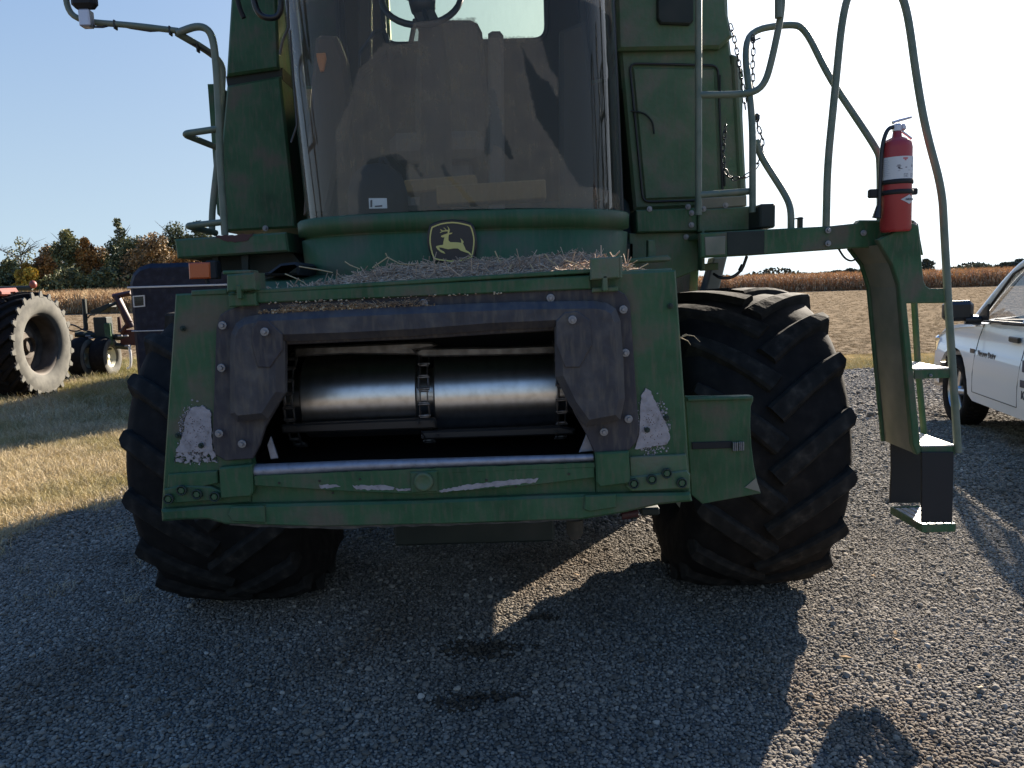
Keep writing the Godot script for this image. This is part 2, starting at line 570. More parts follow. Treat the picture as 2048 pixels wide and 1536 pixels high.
func build_feeder() -> void:
	var st := S()
	# the face frame, four butted plates round the opening
	prism(st, [Vector2(-1.093, 1.758), Vector2(-0.7491, 1.765), Vector2(-0.782, 1.565), Vector2(-0.8537, 1.316), Vector2(-0.8865, 1.206), Vector2(-0.8821, 1.173), Vector2(-0.8941, 1.05), Vector2(-1.2, 1.033)], -2.60, 0.05, 0.006)
	prism(st, [Vector2(0.1542, 1.781), Vector2(0.5465, 1.788), Vector2(0.5944, 1.039), Vector2(0.2728, 1.035), Vector2(0.2734, 1.176), Vector2(0.2562, 1.248), Vector2(0.2075, 1.331), Vector2(0.1632, 1.445)], -2.60, 0.05, 0.006)
	prism(st, [Vector2(-0.7475, 1.765), Vector2(0.1526, 1.781), Vector2(0.1486, 1.603), Vector2(-0.7595, 1.581)], -2.602, 0.05, 0.002)
	prism(st, [Vector2(-0.8812, 1.161), Vector2(0.2717, 1.175), Vector2(0.2711, 1.035), Vector2(-0.8932, 1.039)], -2.602, 0.05, 0.002)
	# the trunk behind it: top, floor and sides of sheet metal running up and back to the machine
	var x0 := -1.09
	var x1 := 0.545
	for s in [[x0, x0 + 0.04], [x1 - 0.04, x1]]:
		prism(st, [Vector2(2.65, 1.06), Vector2(2.65, 1.73), Vector2(4.4, 1.88), Vector2(4.4, 1.2)], s[1], s[1] - s[0], 0.0, Transform3D(Basis(Vector3(0, 0, -1), Vector3.UP, Vector3.RIGHT), Vector3.ZERO))
	prism(st, [Vector2(2.65, 1.70), Vector2(2.65, 1.742), Vector2(4.4, 1.90), Vector2(4.4, 1.86)], x1 - 0.045, x1 - x0 - 0.09, 0.0, Transform3D(Basis(Vector3(0, 0, -1), Vector3.UP, Vector3.RIGHT), Vector3.ZERO))
	var fh := obj("feeder_house", st, "green", combine)

	st = S()
	prism(st, rect(x0 + 0.05, 1.05, x1 - 0.05, 1.8), -3.62, 0.02)
	for x in [x0 + 0.042, x1 - 0.062]:
		prism(st, rect(x, 1.08, x + 0.02, 1.72), -2.67, 0.94)
	prism(st, [Vector2(2.655, 1.03), Vector2(2.655, 1.07), Vector2(4.4, 1.22), Vector2(4.4, 1.17)], x1 - 0.065, x1 - x0 - 0.13, 0.0, Transform3D(Basis(Vector3(0, 0, -1), Vector3.UP, Vector3.RIGHT), Vector3.ZERO))
	obj("inner_lining", st, "dark_metal", fh)

	# top rail and the ledges left and right of it
	st = S()
	prism(st, [Vector2(-0.8187, 1.755), Vector2(0.2623, 1.778), Vector2(0.2647, 1.734), Vector2(-0.8212, 1.72)], -2.57, 0.028, 0.004)
	box(st, Vector3(-0.28, 1.775, -2.70), Vector3(1.20, 0.014, 0.26), 0.003, Basis(Vector3(0, 0, 1), 0.032))
	obj("top_rail", st, "green", fh)
	st = S()
	prism(st, [Vector2(-1.038, 1.768), Vector2(-0.9188, 1.771), Vector2(-0.9202, 1.751), Vector2(-1.04, 1.75)], -2.595, 0.12, 0.004)
	obj("top_ledge", st, "green", fh)
	st = S()
	prism(st, [Vector2(0.3603, 1.791), Vector2(0.5368, 1.794), Vector2(0.5367, 1.778), Vector2(0.3601, 1.775)], -2.61, 0.12, 0.004)
	obj("top_ledge", st, "dusty_green", fh)

	# hook brackets that carry the header
	st = S()
	prism(st, [Vector2(-0.8956, 1.814), Vector2(-0.808, 1.818), Vector2(-0.807, 1.763), Vector2(-0.8996, 1.759)], -2.53, 0.11, 0.005)
	prism(st, [Vector2(-0.9025, 1.751), Vector2(-0.8156, 1.755), Vector2(-0.8136, 1.713), Vector2(-0.9023, 1.711)], -2.55, 0.05, 0.004)
	box(st, Vector3(-0.86, 1.758, -2.55), Vector3(0.014, 0.045, 0.05), 0.003)
	box(st, Vector3(-0.868, 1.821, -2.585), Vector3(0.088, 0.012, 0.09), 0.003)
	obj("hook_bracket", st, "green", fh)
	st = S()
	prism(st, [Vector2(0.2607, 1.832), Vector2(0.3512, 1.834), Vector2(0.3519, 1.767), Vector2(0.2595, 1.763)], -2.53, 0.018, 0.004)
	box(st, Vector3(0.356, 1.801, -2.59), Vector3(0.012, 0.07, 0.11), 0.003)
	box(st, Vector3(0.306, 1.751, -2.55), Vector3(0.016, 0.05, 0.04), 0.003)
	prism(st, [Vector2(0.268, 1.737), Vector2(0.3523, 1.74), Vector2(0.3521, 1.725), Vector2(0.2678, 1.723)], -2.565, 0.03, 0.003)
	obj("hook_bracket", st, "dusty_green", fh)

	# flat rubber seal plate and the moulded shield round the throat
	st = S()
	prism(st, [Vector2(-1.002, 1.265), Vector2(-0.9601, 1.645), Vector2(-0.944, 1.686), Vector2(-0.9185, 1.701), Vector2(-0.8436, 1.723), Vector2(-0.2904, 1.73), Vector2(0.1325, 1.735), Vector2(0.3406, 1.735), Vector2(0.3761, 1.715), Vector2(0.392, 1.685), Vector2(0.3963, 1.63), Vector2(0.4074, 1.432), Vector2(0.4189, 1.261), Vector2(0.4102, 1.224), Vector2(0.3866, 1.198), Vector2(0.3498, 1.188), Vector2(0.2697, 1.188), Vector2(0.2409, 1.256), Vector2(0.2056, 1.321), Vector2(0.1602, 1.439), Vector2(0.1589, 1.604), Vector2(-0.2966, 1.588), Vector2(-0.752, 1.582), Vector2(-0.7639, 1.401), Vector2(-0.8229, 1.31), Vector2(-0.8452, 1.252), Vector2(-0.8717, 1.205), Vector2(-0.9637, 1.201), Vector2(-0.9954, 1.222)], -2.582, 0.017, 0.003)
	obj("seal_plate", st, "seal", fh)
	st = S()
	prism(st, [Vector2(-0.9256, 1.363), Vector2(-0.9117, 1.575), Vector2(-0.9031, 1.626), Vector2(-0.8864, 1.657), Vector2(-0.8562, 1.677), Vector2(-0.798, 1.686), Vector2(-0.51, 1.694), Vector2(-0.2862, 1.697), Vector2(0.0333, 1.7), Vector2(0.2727, 1.696), Vector2(0.3126, 1.689), Vector2(0.3427, 1.669), Vector2(0.3566, 1.63), Vector2(0.3647, 1.504), Vector2(0.368, 1.374), Vector2(0.3525, 1.305), Vector2(0.2366, 1.286), Vector2(0.186, 1.36), Vector2(0.1427, 1.454), Vector2(0.1431, 1.615), Vector2(-0.0654, 1.612), Vector2(-0.2904, 1.601), Vector2(-0.5153, 1.596), Vector2(-0.7304, 1.595), Vector2(-0.7414, 1.427), Vector2(-0.7734, 1.383), Vector2(-0.802, 1.343), Vector2(-0.9033, 1.336)], -2.53, 0.052, 0.024)
	obj("throat_shield", st, "shield", fh)
	# straps of the shield that carry the upper bolts
	st = S()
	prism(st, [Vector2(-0.8304, 1.589), Vector2(-0.8264, 1.644), Vector2(-0.8041, 1.668), Vector2(-0.7738, 1.667), Vector2(-0.7289, 1.621), Vector2(-0.7323, 1.569), Vector2(-0.7761, 1.514), Vector2(-0.8162, 1.516)], -2.524, 0.012, 0.003)
	obj("shield_pad", st, "seal", fh)
	st = S()
	prism(st, [Vector2(0.1448, 1.56), Vector2(0.1465, 1.636), Vector2(0.1759, 1.663), Vector2(0.2158, 1.666), Vector2(0.2552, 1.636), Vector2(0.2603, 1.556), Vector2(0.2204, 1.485), Vector2(0.1721, 1.486)], -2.524, 0.012, 0.003)
	obj("shield_pad", st, "shield", fh)
	var bm := bolt_mesh(0.0135)
	for b in [Vector3(-0.695, 1.7, -2.565), Vector3(-0.278, 1.705, -2.565), Vector3(0.133, 1.709, -2.565), Vector3(0.368, 1.665, -2.565), Vector3(0.373, 1.524, -2.565), Vector3(0.381, 1.305, -2.565), Vector3(0.299, 1.264, -2.565), Vector3(-0.971, 1.297, -2.565), Vector3(-0.898, 1.26, -2.565), Vector3(-0.947, 1.514, -2.565), Vector3(-0.933, 1.652, -2.565), Vector3(-0.781, 1.63, -2.51), Vector3(0.198, 1.639, -2.51)]:
		var o := piece("bolt", bm, "bolt", fh, Transform3D(Basis(Vector3(0, 0, 1), rng.randf() * 2.0), b))
		o.position.z -= 0.002

	# paint worn to bare metal beside the throat
	st = S()
	prism(st, ragged([Vector2(-1.129, 1.233), Vector2(-1.1, 1.295), Vector2(-1.085, 1.358), Vector2(-1.062, 1.383), Vector2(-1.023, 1.385), Vector2(-1.003, 1.363), Vector2(-1.007, 1.255), Vector2(-1.005, 1.232)], 0.0022, 0.008), -2.592, 0.008)
	obj("worn_patch", st, "worn_metal", fh)
	st = S()
	prism(st, ragged([Vector2(-1.142, 1.197), Vector2(-1.123, 1.258), Vector2(-1.006, 1.263), Vector2(-0.9977, 1.196)], 0.004, 0.008), -2.594, 0.006)
	obj("worn_patch", st, "chipped_metal", fh)
	st = S()
	prism(st, ragged([Vector2(0.4283, 1.375), Vector2(0.4435, 1.403), Vector2(0.46, 1.391), Vector2(0.4861, 1.328), Vector2(0.5124, 1.277), Vector2(0.5239, 1.229), Vector2(0.5087, 1.209), Vector2(0.4049, 1.197), Vector2(0.4187, 1.246)], 0.0016, 0.008), -2.592, 0.008)
	obj("worn_patch", st, "worn_metal", fh)
	for q in [[Vector3(-1.062, 1.304, -2.588), 0.05, 0.085], [Vector3(0.465, 1.278, -2.588), 0.05, 0.085]]:
		st = S()
		for k in 420:
			var a := rng.randf() * TAU
			var far := rng.randfn(0.95, 0.14)
			var p: Vector3 = q[0] + Vector3(cos(a) * q[1] * far, sin(a) * q[2] * far - 0.012, 0)
			var z := rng.randf_range(0.0008, 0.0042)
			var pts := []
			for j in 6:
				pts.append(Vector2(p.x, p.y) + Vector2.from_angle(j * TAU / 6.0) * z * rng.randf_range(0.5, 1.3))
			prism(st, pts, -2.5972, 0.004)
		var chips := obj("paint_chips", st, "worn_metal", fh)
		chips.set_meta("kind", "stuff")
		st = S()
		for k in 80:
			var a := rng.randf() * TAU
			var far := sqrt(rng.randf()) * 0.75
			var p: Vector3 = q[0] + Vector3(cos(a) * q[1] * far, sin(a) * q[2] * far - 0.014, 0)
			var z := rng.randf_range(0.0006, 0.002)
			prism(st, [Vector2(p.x - z, p.y), Vector2(p.x, p.y - z * 1.3), Vector2(p.x + z, p.y), Vector2(p.x, p.y + z)], -2.5915, 0.003)
		var specks := obj("rust_specks", st, "maroon", fh)
		specks.set_meta("kind", "stuff")
	var small := bolt_mesh(0.0095)
	for b in [Vector3(-1.041, 1.255, -2.585), Vector3(0.445, 1.263, -2.585), Vector3(-1.118, 1.29, -2.592), Vector3(0.511, 1.3, -2.592), Vector3(-1.073, 1.645, -2.592), Vector3(0.526, 1.671, -2.592)]:
		piece("bolt", small, "dark_bolt", fh, Transform3D(Basis(), b))

	# bright gussets at the foot of the throat
	st = S()
	prism(st, [Vector2(-0.8255, 1.268), Vector2(-0.8051, 1.192), Vector2(-0.8308, 1.189), Vector2(-0.8394, 1.239)], -2.64, 0.01, 0.002)
	obj("gusset", st, "worn_metal", fh)
	st = S()
	prism(st, [Vector2(0.2483, 1.245), Vector2(0.2728, 1.185), Vector2(0.2215, 1.181)], -2.64, 0.01, 0.002)
	obj("gusset", st, "worn_metal", fh)

	# bare steel lip and the plates under it
	st = S()
	tube(st, [Vector3(-0.873, 1.161, -2.6), Vector3(-0.553, 1.167, -2.6), Vector3(-0.216, 1.169, -2.6), Vector3(0.265, 1.171, -2.6)], 0.022, 14, false, 0.013)
	obj("lip_bar", st, "worn_metal", fh)
	st = S()
	prism(st, ragged([Vector2(-0.8674, 1.149), Vector2(-0.5475, 1.153), Vector2(-0.2145, 1.157), Vector2(0.2649, 1.159), Vector2(0.2679, 1.144), Vector2(-0.2151, 1.14), Vector2(-0.5484, 1.136), Vector2(-0.8683, 1.136)], 0.0015, 0.02), -2.573, 0.01)
	obj("lip_edge", st, "green", fh)
	st = S()
	prism(st, [Vector2(-0.8698, 1.139), Vector2(-0.5483, 1.14), Vector2(0.2663, 1.146), Vector2(0.2674, 1.108), Vector2(0.05, 1.087), Vector2(-0.3082, 1.068), Vector2(-0.5512, 1.085), Vector2(-0.8714, 1.115)], -2.574, 0.026, 0.003)
	obj("cross_plate", st, "green", fh)
	for q in [[Vector2(-0.6532, 1.112), Vector2(-0.5965, 1.112), Vector2(-0.5837, 1.102), Vector2(-0.6505, 1.1)], [Vector2(-0.5435, 1.105), Vector2(-0.45, 1.106), Vector2(-0.4004, 1.096), Vector2(-0.4076, 1.086), Vector2(-0.5308, 1.093)], [Vector2(-0.4007, 1.091), Vector2(-0.3372, 1.092), Vector2(-0.3359, 1.084), Vector2(-0.3928, 1.082)], [Vector2(-0.2575, 1.081), Vector2(-0.1667, 1.097), Vector2(-0.0162, 1.11), Vector2(0.0789, 1.111), Vector2(0.0669, 1.099), Vector2(-0.0335, 1.09), Vector2(-0.1506, 1.082), Vector2(-0.2511, 1.074)]]:
		st = S()
		prism(st, ragged(q, 0.0025, 0.007), -2.5725, 0.004)
		obj("scratch", st, "chipped_metal" if q[0].x > 0.0 else "worn_metal", fh)
	st = S()
	prism(st, [Vector2(-0.3468, 1.148), Vector2(-0.2571, 1.15), Vector2(-0.2584, 1.079), Vector2(-0.3483, 1.077)], -2.562, 0.03, 0.004)
	obj("boss_plate", st, "green", fh)
	st = S()
	var bx := Transform3D(Basis(Vector3.RIGHT, Vector3(0, 0, 1), Vector3(0, -1, 0)), Vector3(-0.303, 1.116, -2.56))
	lathe(st, [Vector2(0.032, 0.0), Vector2(0.032, 0.006), Vector2(0.028, 0.012), Vector2(0.02, 0.008), Vector2(0.016, 0.006), Vector2(0, 0.006)], bx, 24)
	obj("boss", st, "dusty_green", fh)
	var hole := disc_mesh(0.004, 0.002, 10)
	for b in [Vector3(-0.786, 1.123, -2.571), Vector3(-0.651, 1.126, -2.571), Vector3(-0.516, 1.128, -2.571), Vector3(-0.095, 1.112, -2.571), Vector3(0.181, 1.124, -2.571), Vector3(-0.615, 1.077, -2.597), Vector3(0.003, 1.087, -2.571)]:
		piece("bolt_hole", hole, "black", fh, Transform3D(Basis(), b))
	# corner blocks
	st = S()
	prism(st, [Vector2(-0.9794, 1.182), Vector2(-0.8697, 1.189), Vector2(-0.873, 1.094), Vector2(-0.8823, 1.081), Vector2(-0.9824, 1.077)], -2.562, 0.04, 0.005)
	obj("corner_block", st, "green", fh)
	st = S()
	prism(st, [Vector2(0.2694, 1.195), Vector2(0.3803, 1.197), Vector2(0.3857, 1.088), Vector2(0.2824, 1.078), Vector2(0.271, 1.095)], -2.562, 0.04, 0.005)
	obj("corner_block", st, "green", fh)
	st = S()
	prism(st, [Vector2(-1.158, 1.161), Vector2(-0.9944, 1.167), Vector2(-0.9943, 1.125), Vector2(-1.048, 1.114), Vector2(-1.166, 1.113)], -2.585, 0.016, 0.003)
	prism(st, [Vector2(-1.175, 1.111), Vector2(-1.124, 1.123), Vector2(-1.016, 1.115), Vector2(-0.9844, 1.098), Vector2(-0.985, 1.068), Vector2(-1.178, 1.061)], -2.577, 0.02, 0.004)
	obj("corner_plate", st, "green", fh)
	st = S()
	prism(st, [Vector2(0.3856, 1.173), Vector2(0.5755, 1.176), Vector2(0.5821, 1.111), Vector2(0.3881, 1.097)], -2.585, 0.016, 0.003)
	prism(st, [Vector2(0.3723, 1.095), Vector2(0.3874, 1.106), Vector2(0.576, 1.123), Vector2(0.5876, 1.109), Vector2(0.5859, 1.061), Vector2(0.3919, 1.056), Vector2(0.3737, 1.071)], -2.577, 0.02, 0.004)
	obj("corner_plate", st, "dusty_green", fh)
	var rm := ring_bolt_mesh(0.0175)
	var dm := disc_mesh(0.0115, 0.009, 6)
	for b in [Vector3(-1.156, 1.081, -2.57), Vector3(-1.11, 1.109, -2.57), Vector3(-1.06, 1.094, -2.57), Vector3(-1.002, 1.084, -2.57), Vector3(0.396, 1.086, -2.57), Vector3(0.456, 1.099, -2.57), Vector3(0.506, 1.118, -2.57), Vector3(0.556, 1.084, -2.57)]:
		var o := piece("ring_bolt", rm, "dark_bolt", fh, Transform3D(Basis(), b))
		piece("bolt_head", dm, "green", fh, Transform3D(Basis(), b))
		o.position.z += 0.0

	# the beam along the bottom edge and its bright patches
	st = S()
	prism(st, [Vector2(-1.187, 1.043), Vector2(-0.9861, 1.052), Vector2(-0.8359, 1.051), Vector2(-0.3086, 1.047), Vector2(0.2158, 1.053), Vector2(0.5864, 1.048), Vector2(0.593, 1.018), Vector2(0.4826, 1.01), Vector2(0.3585, 0.9851), Vector2(0.2142, 0.9653), Vector2(-0.2217, 0.9631), Vector2(-0.6573, 0.9661), Vector2(-0.9743, 0.9861), Vector2(-1.031, 1.005), Vector2(-1.107, 1.007), Vector2(-1.187, 1.003)], -2.567, 0.12, 0.008)
	obj("bottom_beam", st, "green", fh)
	for q in [[Vector2(-0.946, 1.05), Vector2(-0.8362, 1.05), Vector2(-0.8368, 0.9919), Vector2(-0.9464, 0.9987), Vector2(-0.9596, 1.023)], [Vector2(0.2315, 1.052), Vector2(0.3347, 1.054), Vector2(0.3357, 1.008), Vector2(0.2472, 0.9966), Vector2(0.2273, 1.004)]]:
		st = S()
		prism(st, q, -2.556, 0.02, 0.004)
		obj("bottom_block", st, "green", fh)
	st = S()
	prism(st, ragged([Vector2(-0.9552, 0.994), Vector2(-0.5555, 0.9714), Vector2(-0.0539, 0.9664), Vector2(0.2139, 0.9755), Vector2(0.2137, 0.9634), Vector2(-0.2215, 0.9595), Vector2(-0.6564, 0.9607), Vector2(-0.9644, 0.9822)], 0.003, 0.03), -2.571, 0.1)
	obj("bottom_edge", st, "grime", fh)
	# things hanging under the beam
	st = S()
	tube(st, [Vector3(0.209, 0.924, -2.72), Vector3(0.208, 0.873, -2.72)], 0.03, 16)
	tube(st, [Vector3(0.208, 0.873, -2.72), Vector3(0.208, 0.854, -2.72)], 0.03, 16, false, 0.018)
	obj("pivot_pin", st, "grime", fh)
	st = S()
	box(st, Vector3(-0.173, 0.752, -3.2), Vector3(0.66, 0.1, 0.12), 0.01)
	obj("under_beam", st, "dark", fh)
	st = S()
	box(st, Vector3(0.406, 0.931, -2.75), Vector3(0.06, 0.02, 0.09), 0.006)
	box(st, Vector3(0.492, 0.918, -2.85), Vector3(0.07, 0.03, 0.1), 0.006)
	obj("under_bracket", st, "dark", fh)
	st = S()
	tube(st, [Vector3(0.375, 0.934, -2.72), Vector3(0.433, 0.939, -2.72)], 0.018, 12)
	obj("pivot_tube", st, "maroon", fh)

	# the conveyor: drum, chains of links and slats
	var dc := Vector3(-0.25, 1.345, -3.06)
	st = S()
	var dx := Transform3D(Basis(Vector3(0, 1, 0), Vector3(-1, 0, 0), Vector3(0, 0, 1)), dc)
	for seg in [[-0.7926, -0.3554], [-0.2942, 0.1769]]:
		var a: float = -(seg[1] - dc.x)
		var b: float = -(seg[0] - dc.x)
		lathe(st, [Vector2(0.0, a), Vector2(0.155, a), Vector2(0.16, a + 0.006), Vector2(0.16, b - 0.006), Vector2(0.155, b), Vector2(0.0, b)], dx, 48, false)
	lathe(st, [Vector2(0.0, -0.62), Vector2(0.1, -0.62), Vector2(0.1, 0.62), Vector2(0.0, 0.62)], dx, 24, false)
	obj("conveyor_drum", st, "steel", fh)
	var lm := link_mesh()
	for x in [-0.824, -0.3254, 0.1812]:
		for k in 11:
			var t := deg_to_rad(-72.0 + 15.2 * k)
			var wide := 1.0 if k % 2 == 0 else 0.78
			piece("chain_link", lm, "chain", fh, Transform3D(Basis(Vector3.RIGHT, -t) * Basis.from_scale(Vector3(wide, 1, 1)), Vector3(x, dc.y + 0.183 * sin(t), dc.z + 0.183 * cos(t))))
	for q in [[Vector2(-0.7834, 1.555), Vector2(-0.5836, 1.556), Vector2(-0.3329, 1.56), Vector2(-0.2858, 1.557), Vector2(-0.2662, 1.547), Vector2(-0.2828, 1.54), Vector2(-0.3487, 1.531), Vector2(-0.3349, 1.513), Vector2(-0.5854, 1.524), Vector2(-0.7857, 1.519)], [Vector2(-0.3465, 1.527), Vector2(-0.3225, 1.538), Vector2(-0.0394, 1.533), Vector2(0.1737, 1.535), Vector2(0.1729, 1.501), Vector2(-0.0403, 1.502), Vector2(-0.3204, 1.505), Vector2(-0.3435, 1.513)]]:
		st = S()
		prism(st, q, -2.85, 0.03, 0.006)
		obj("conveyor_slat", st, "slat", fh)
	for q in [[Vector2(-0.8567, 1.268), Vector2(-0.5992, 1.272), Vector2(-0.2902, 1.275), Vector2(-0.2835, 1.26), Vector2(-0.2844, 1.238), Vector2(-0.6011, 1.236), Vector2(-0.8551, 1.236)], [Vector2(-0.3423, 1.228), Vector2(-0.0493, 1.229), Vector2(0.1732, 1.232), Vector2(0.2285, 1.219), Vector2(0.2244, 1.2), Vector2(-0.0503, 1.199), Vector2(-0.3288, 1.198)]]:
		st = S()
		prism(st, q, -2.87, 0.035, 0.006)
		obj("conveyor_slat", st, "dark_metal", fh)
	var tiny := bolt_mesh(0.006)
	for b in [Vector3(-0.843, 1.259, -2.855), Vector3(-0.792, 1.258, -2.855), Vector3(-0.349, 1.263, -2.855), Vector3(-0.298, 1.263, -2.855), Vector3(-0.334, 1.209, -2.86), Vector3(-0.28, 1.212, -2.86), Vector3(0.157, 1.213, -2.86), Vector3(0.212, 1.214, -2.86)]:
		piece("bolt", tiny, "dark_metal", fh, Transform3D(Basis(), b))
	st = S()
	prism(st, [Vector2(-0.8783, 1.555), Vector2(0.2646, 1.578), Vector2(0.2653, 1.616), Vector2(-0.8758, 1.593)], -3.0, 0.05)
	obj("upper_stripper", st, "dark_metal", fh)

	# the curved side shield on the right of the throat
	st = S()
	var outline := [[790.0, 1372.0, 1506.0], [797.0, 1374.0, 1507.0], [812.0, 1376.0, 1502.0], [850.0, 1378.0, 1501.0], [890.0, 1380.0, 1503.0], [930.0, 1382.0, 1508.0], [965.0, 1384.0, 1515.0], [986.0, 1386.0, 1522.0]]
	prism(st, [Vector2(0.6523, 1.32), Vector2(0.9095, 1.312), Vector2(0.9115, 1.295), Vector2(0.9022, 1.274), Vector2(0.9009, 1.201), Vector2(0.9053, 1.124), Vector2(0.9155, 1.046), Vector2(0.9295, 0.9767), Vector2(0.9433, 0.9331), Vector2(0.7186, 0.8985), Vector2(0.6763, 0.9353)], -2.95, 0.012, 0.003)
	box(st, Vector3(0.782, 1.307, -2.96), Vector3(0.25, 0.014, 0.05), 0.004)
	var sh := obj("side_shield", st, "green", combine)
	sh.set_meta("label", "green sheet-metal side shield with a rubber latch")
	st = S()
	prism(st, [Vector2(0.6762, 1.142), Vector2(0.83, 1.142), Vector2(0.8301, 1.115), Vector2(0.6781, 1.115)], -2.943, 0.006, 0.002)
	obj("latch_strap", st, "mat_black", sh)
	for x in [1468.0, 1481.0]:
		st = S()
		if x < 1470.0:
			for k in 3:
				box(st, Vector3(0.832, 1.123, -2.935) + Vector3(k * 0.007, 0, 0), Vector3(0.005, 0.034, 0.012), 0.002)
		else:
			for k in 3:
				box(st, Vector3(0.855, 1.124, -2.935) + Vector3(k * 0.007, 0, 0), Vector3(0.005, 0.034, 0.012), 0.002)
		obj("latch_clip", st, "bolt", sh)
	st = S()
	prism(st, [Vector2(0.8802, 0.9599), Vector2(0.922, 0.9959), Vector2(0.9397, 0.9404)], -2.945, 0.004)
	obj("bright_corner", st, "panel_tan", sh)

func lug_mesh(side: float, rad: float, w: float, h: float, sweep: float, thick: float) -> ArrayMesh:
	var st := S()
	var ss := [0.0, 0.12, 0.28, 0.45, 0.62, 0.78, 0.9, 1.0, 1.07]
	var rows := []
	for i in ss.size():
		var s: float = ss[i]
		var u: float = side * minf(lerpf(-0.01, w * 0.5, s), w * 0.5)
		var th: float = s * sweep * (1.0 - 0.12 * s)
		var c := absf(u) / (w * 0.5)
		var top := rad - 0.036 * pow(c, 3.0)
		if s > 1.0:
			top = rad - 0.13
		var base := rad - h - 0.05 - (0.04 if s > 0.85 else 0.0)
		var dir := Vector2(side * w * 0.5, sweep * rad).normalized()
		var per := Vector2(-dir.y, dir.x)
		var t := thick * lerpf(1.15, 0.92, s)
		var row := []
		for e in [[-1.3, base], [-0.92, top - 0.012], [-0.66, top], [0.66, top], [0.92, top - 0.012], [1.3, base]]:
			var uu: float = u + per.x * t * e[0] * 0.5
			if s >= 0.9:
				uu = side * minf(absf(uu), w * 0.5)
			var tt: float = th + per.y * t * e[0] * 0.5 / rad
			var r: float = e[1]
			row.append(Vector3(uu, r * sin(tt), r * cos(tt)))
		rows.append(row)
	for i in rows.size() - 1:
		for k in 5:
			var a: Vector3 = rows[i][k]
			var b: Vector3 = rows[i + 1][k]
			var c: Vector3 = rows[i + 1][k + 1]
			var d: Vector3 = rows[i][k + 1]
			if side > 0.0:
				quad(st, a, b, c, d)
			else:
				quad(st, a, d, c, b)
	for row in [rows[0], rows[-1]]:
		for k in [1, 2, 3, 4]:
			tri(st, row[0], row[k], row[k + 1])
	return finish(st)

func tyre(parent: Node3D, called: String, c: Vector3, rad: float, w: float, rim: float, count: int, h: float, carcass: String, lugs: String, rim_mat: String, phase: float, sweep := 0.42, thick := 0.085, dish := 0.1) -> MeshInstance3D:
	var st := S()
	var xf := Transform3D(Basis(Vector3(0, 1, 0), Vector3(-1, 0, 0), Vector3(0, 0, 1)), c)
	var half := [Vector2(rim, -w * 0.40), Vector2(rim + 0.03, -w * 0.455), Vector2(rim + 0.1, -w * 0.505), Vector2((rim + rad) * 0.5, -w * 0.525), Vector2(rad - 0.14, -w * 0.515), Vector2(rad - h - 0.07, -w * 0.478), Vector2(rad - h - 0.03, -w * 0.42), Vector2(rad - h - 0.004, -w * 0.22), Vector2(rad - h, 0.0)]
	var prof := half.duplicate()
	for i in range(half.size() - 2, -1, -1):
		prof.append(Vector2(half[i].x, -half[i].y))
	lathe(st, prof, xf, 56)
	var t := obj(called, st, carcass, parent)
	for s in [-1.0, 1.0]:
		var m := lug_mesh(s, rad, w, h, sweep, thick)
		for k in count:
			piece("lug", m, lugs, t, Transform3D(Basis(Vector3.RIGHT, -(TAU * (k + (0.5 if s > 0 else 0.0)) / count + phase)), c))
	st = S()
	var o := w * 0.41
	lathe(st, [Vector2(rim + 0.015, -o), Vector2(rim - 0.03, -o + 0.02), Vector2(rim - 0.05, -o + 0.06), Vector2(rim - 0.06, o - 0.06), Vector2(rim - 0.03, o - 0.02), Vector2(rim + 0.015, o)], xf, 40)
	lathe(st, [Vector2(rim - 0.055, -dish), Vector2(rim * 0.7, -dish + 0.02), Vector2(rim * 0.42, -dish - 0.03), Vector2(0.0, -dish - 0.03)], xf, 40, false)
	lathe(st, [Vector2(0.14, -dish - 0.09), Vector2(0.14, -dish - 0.03)], xf, 20, false)
	obj("wheel_rim", st, rim_mat, t)
	return t

func build_running_gear() -> void:
	tyre(combine, "drive_tyre", Vector3(1.282, 0.845, -AXLE_D), 0.86, 0.78, 0.42, 17, 0.032, "rubber", "lug", "cream", 0.12, 0.42, 0.1)
	tyre(combine, "drive_tyre", Vector3(-1.525, 0.845, -AXLE_D), 0.86, 0.79, 0.42, 17, 0.032, "rubber", "lug", "cream", 0.3, 0.42, 0.1)
	var st := S()
	box(st, Vector3(-0.12, 0.9, -AXLE_D), Vector3(1.7, 0.3, 0.34), 0.03)
	for x in [-0.85, 0.6]:
		box(st, Vector3(x, 1.05, -AXLE_D), Vector3(0.2, 0.75, 0.42), 0.03)
	obj("front_axle", st, "green", combine)
	st = S()
	box(st, Vector3(-0.12, 0.62, -8.3), Vector3(1.9, 0.16, 0.2), 0.02)
	obj("rear_axle", st, "green", combine)
	for x in [-1.15, 0.91]:
		tyre(combine, "rear_tyre", Vector3(x, 0.58, -8.3), 0.6, 0.42, 0.3, 15, 0.035, "rubber", "lug", "cream", 0.2, 0.3, 0.06)

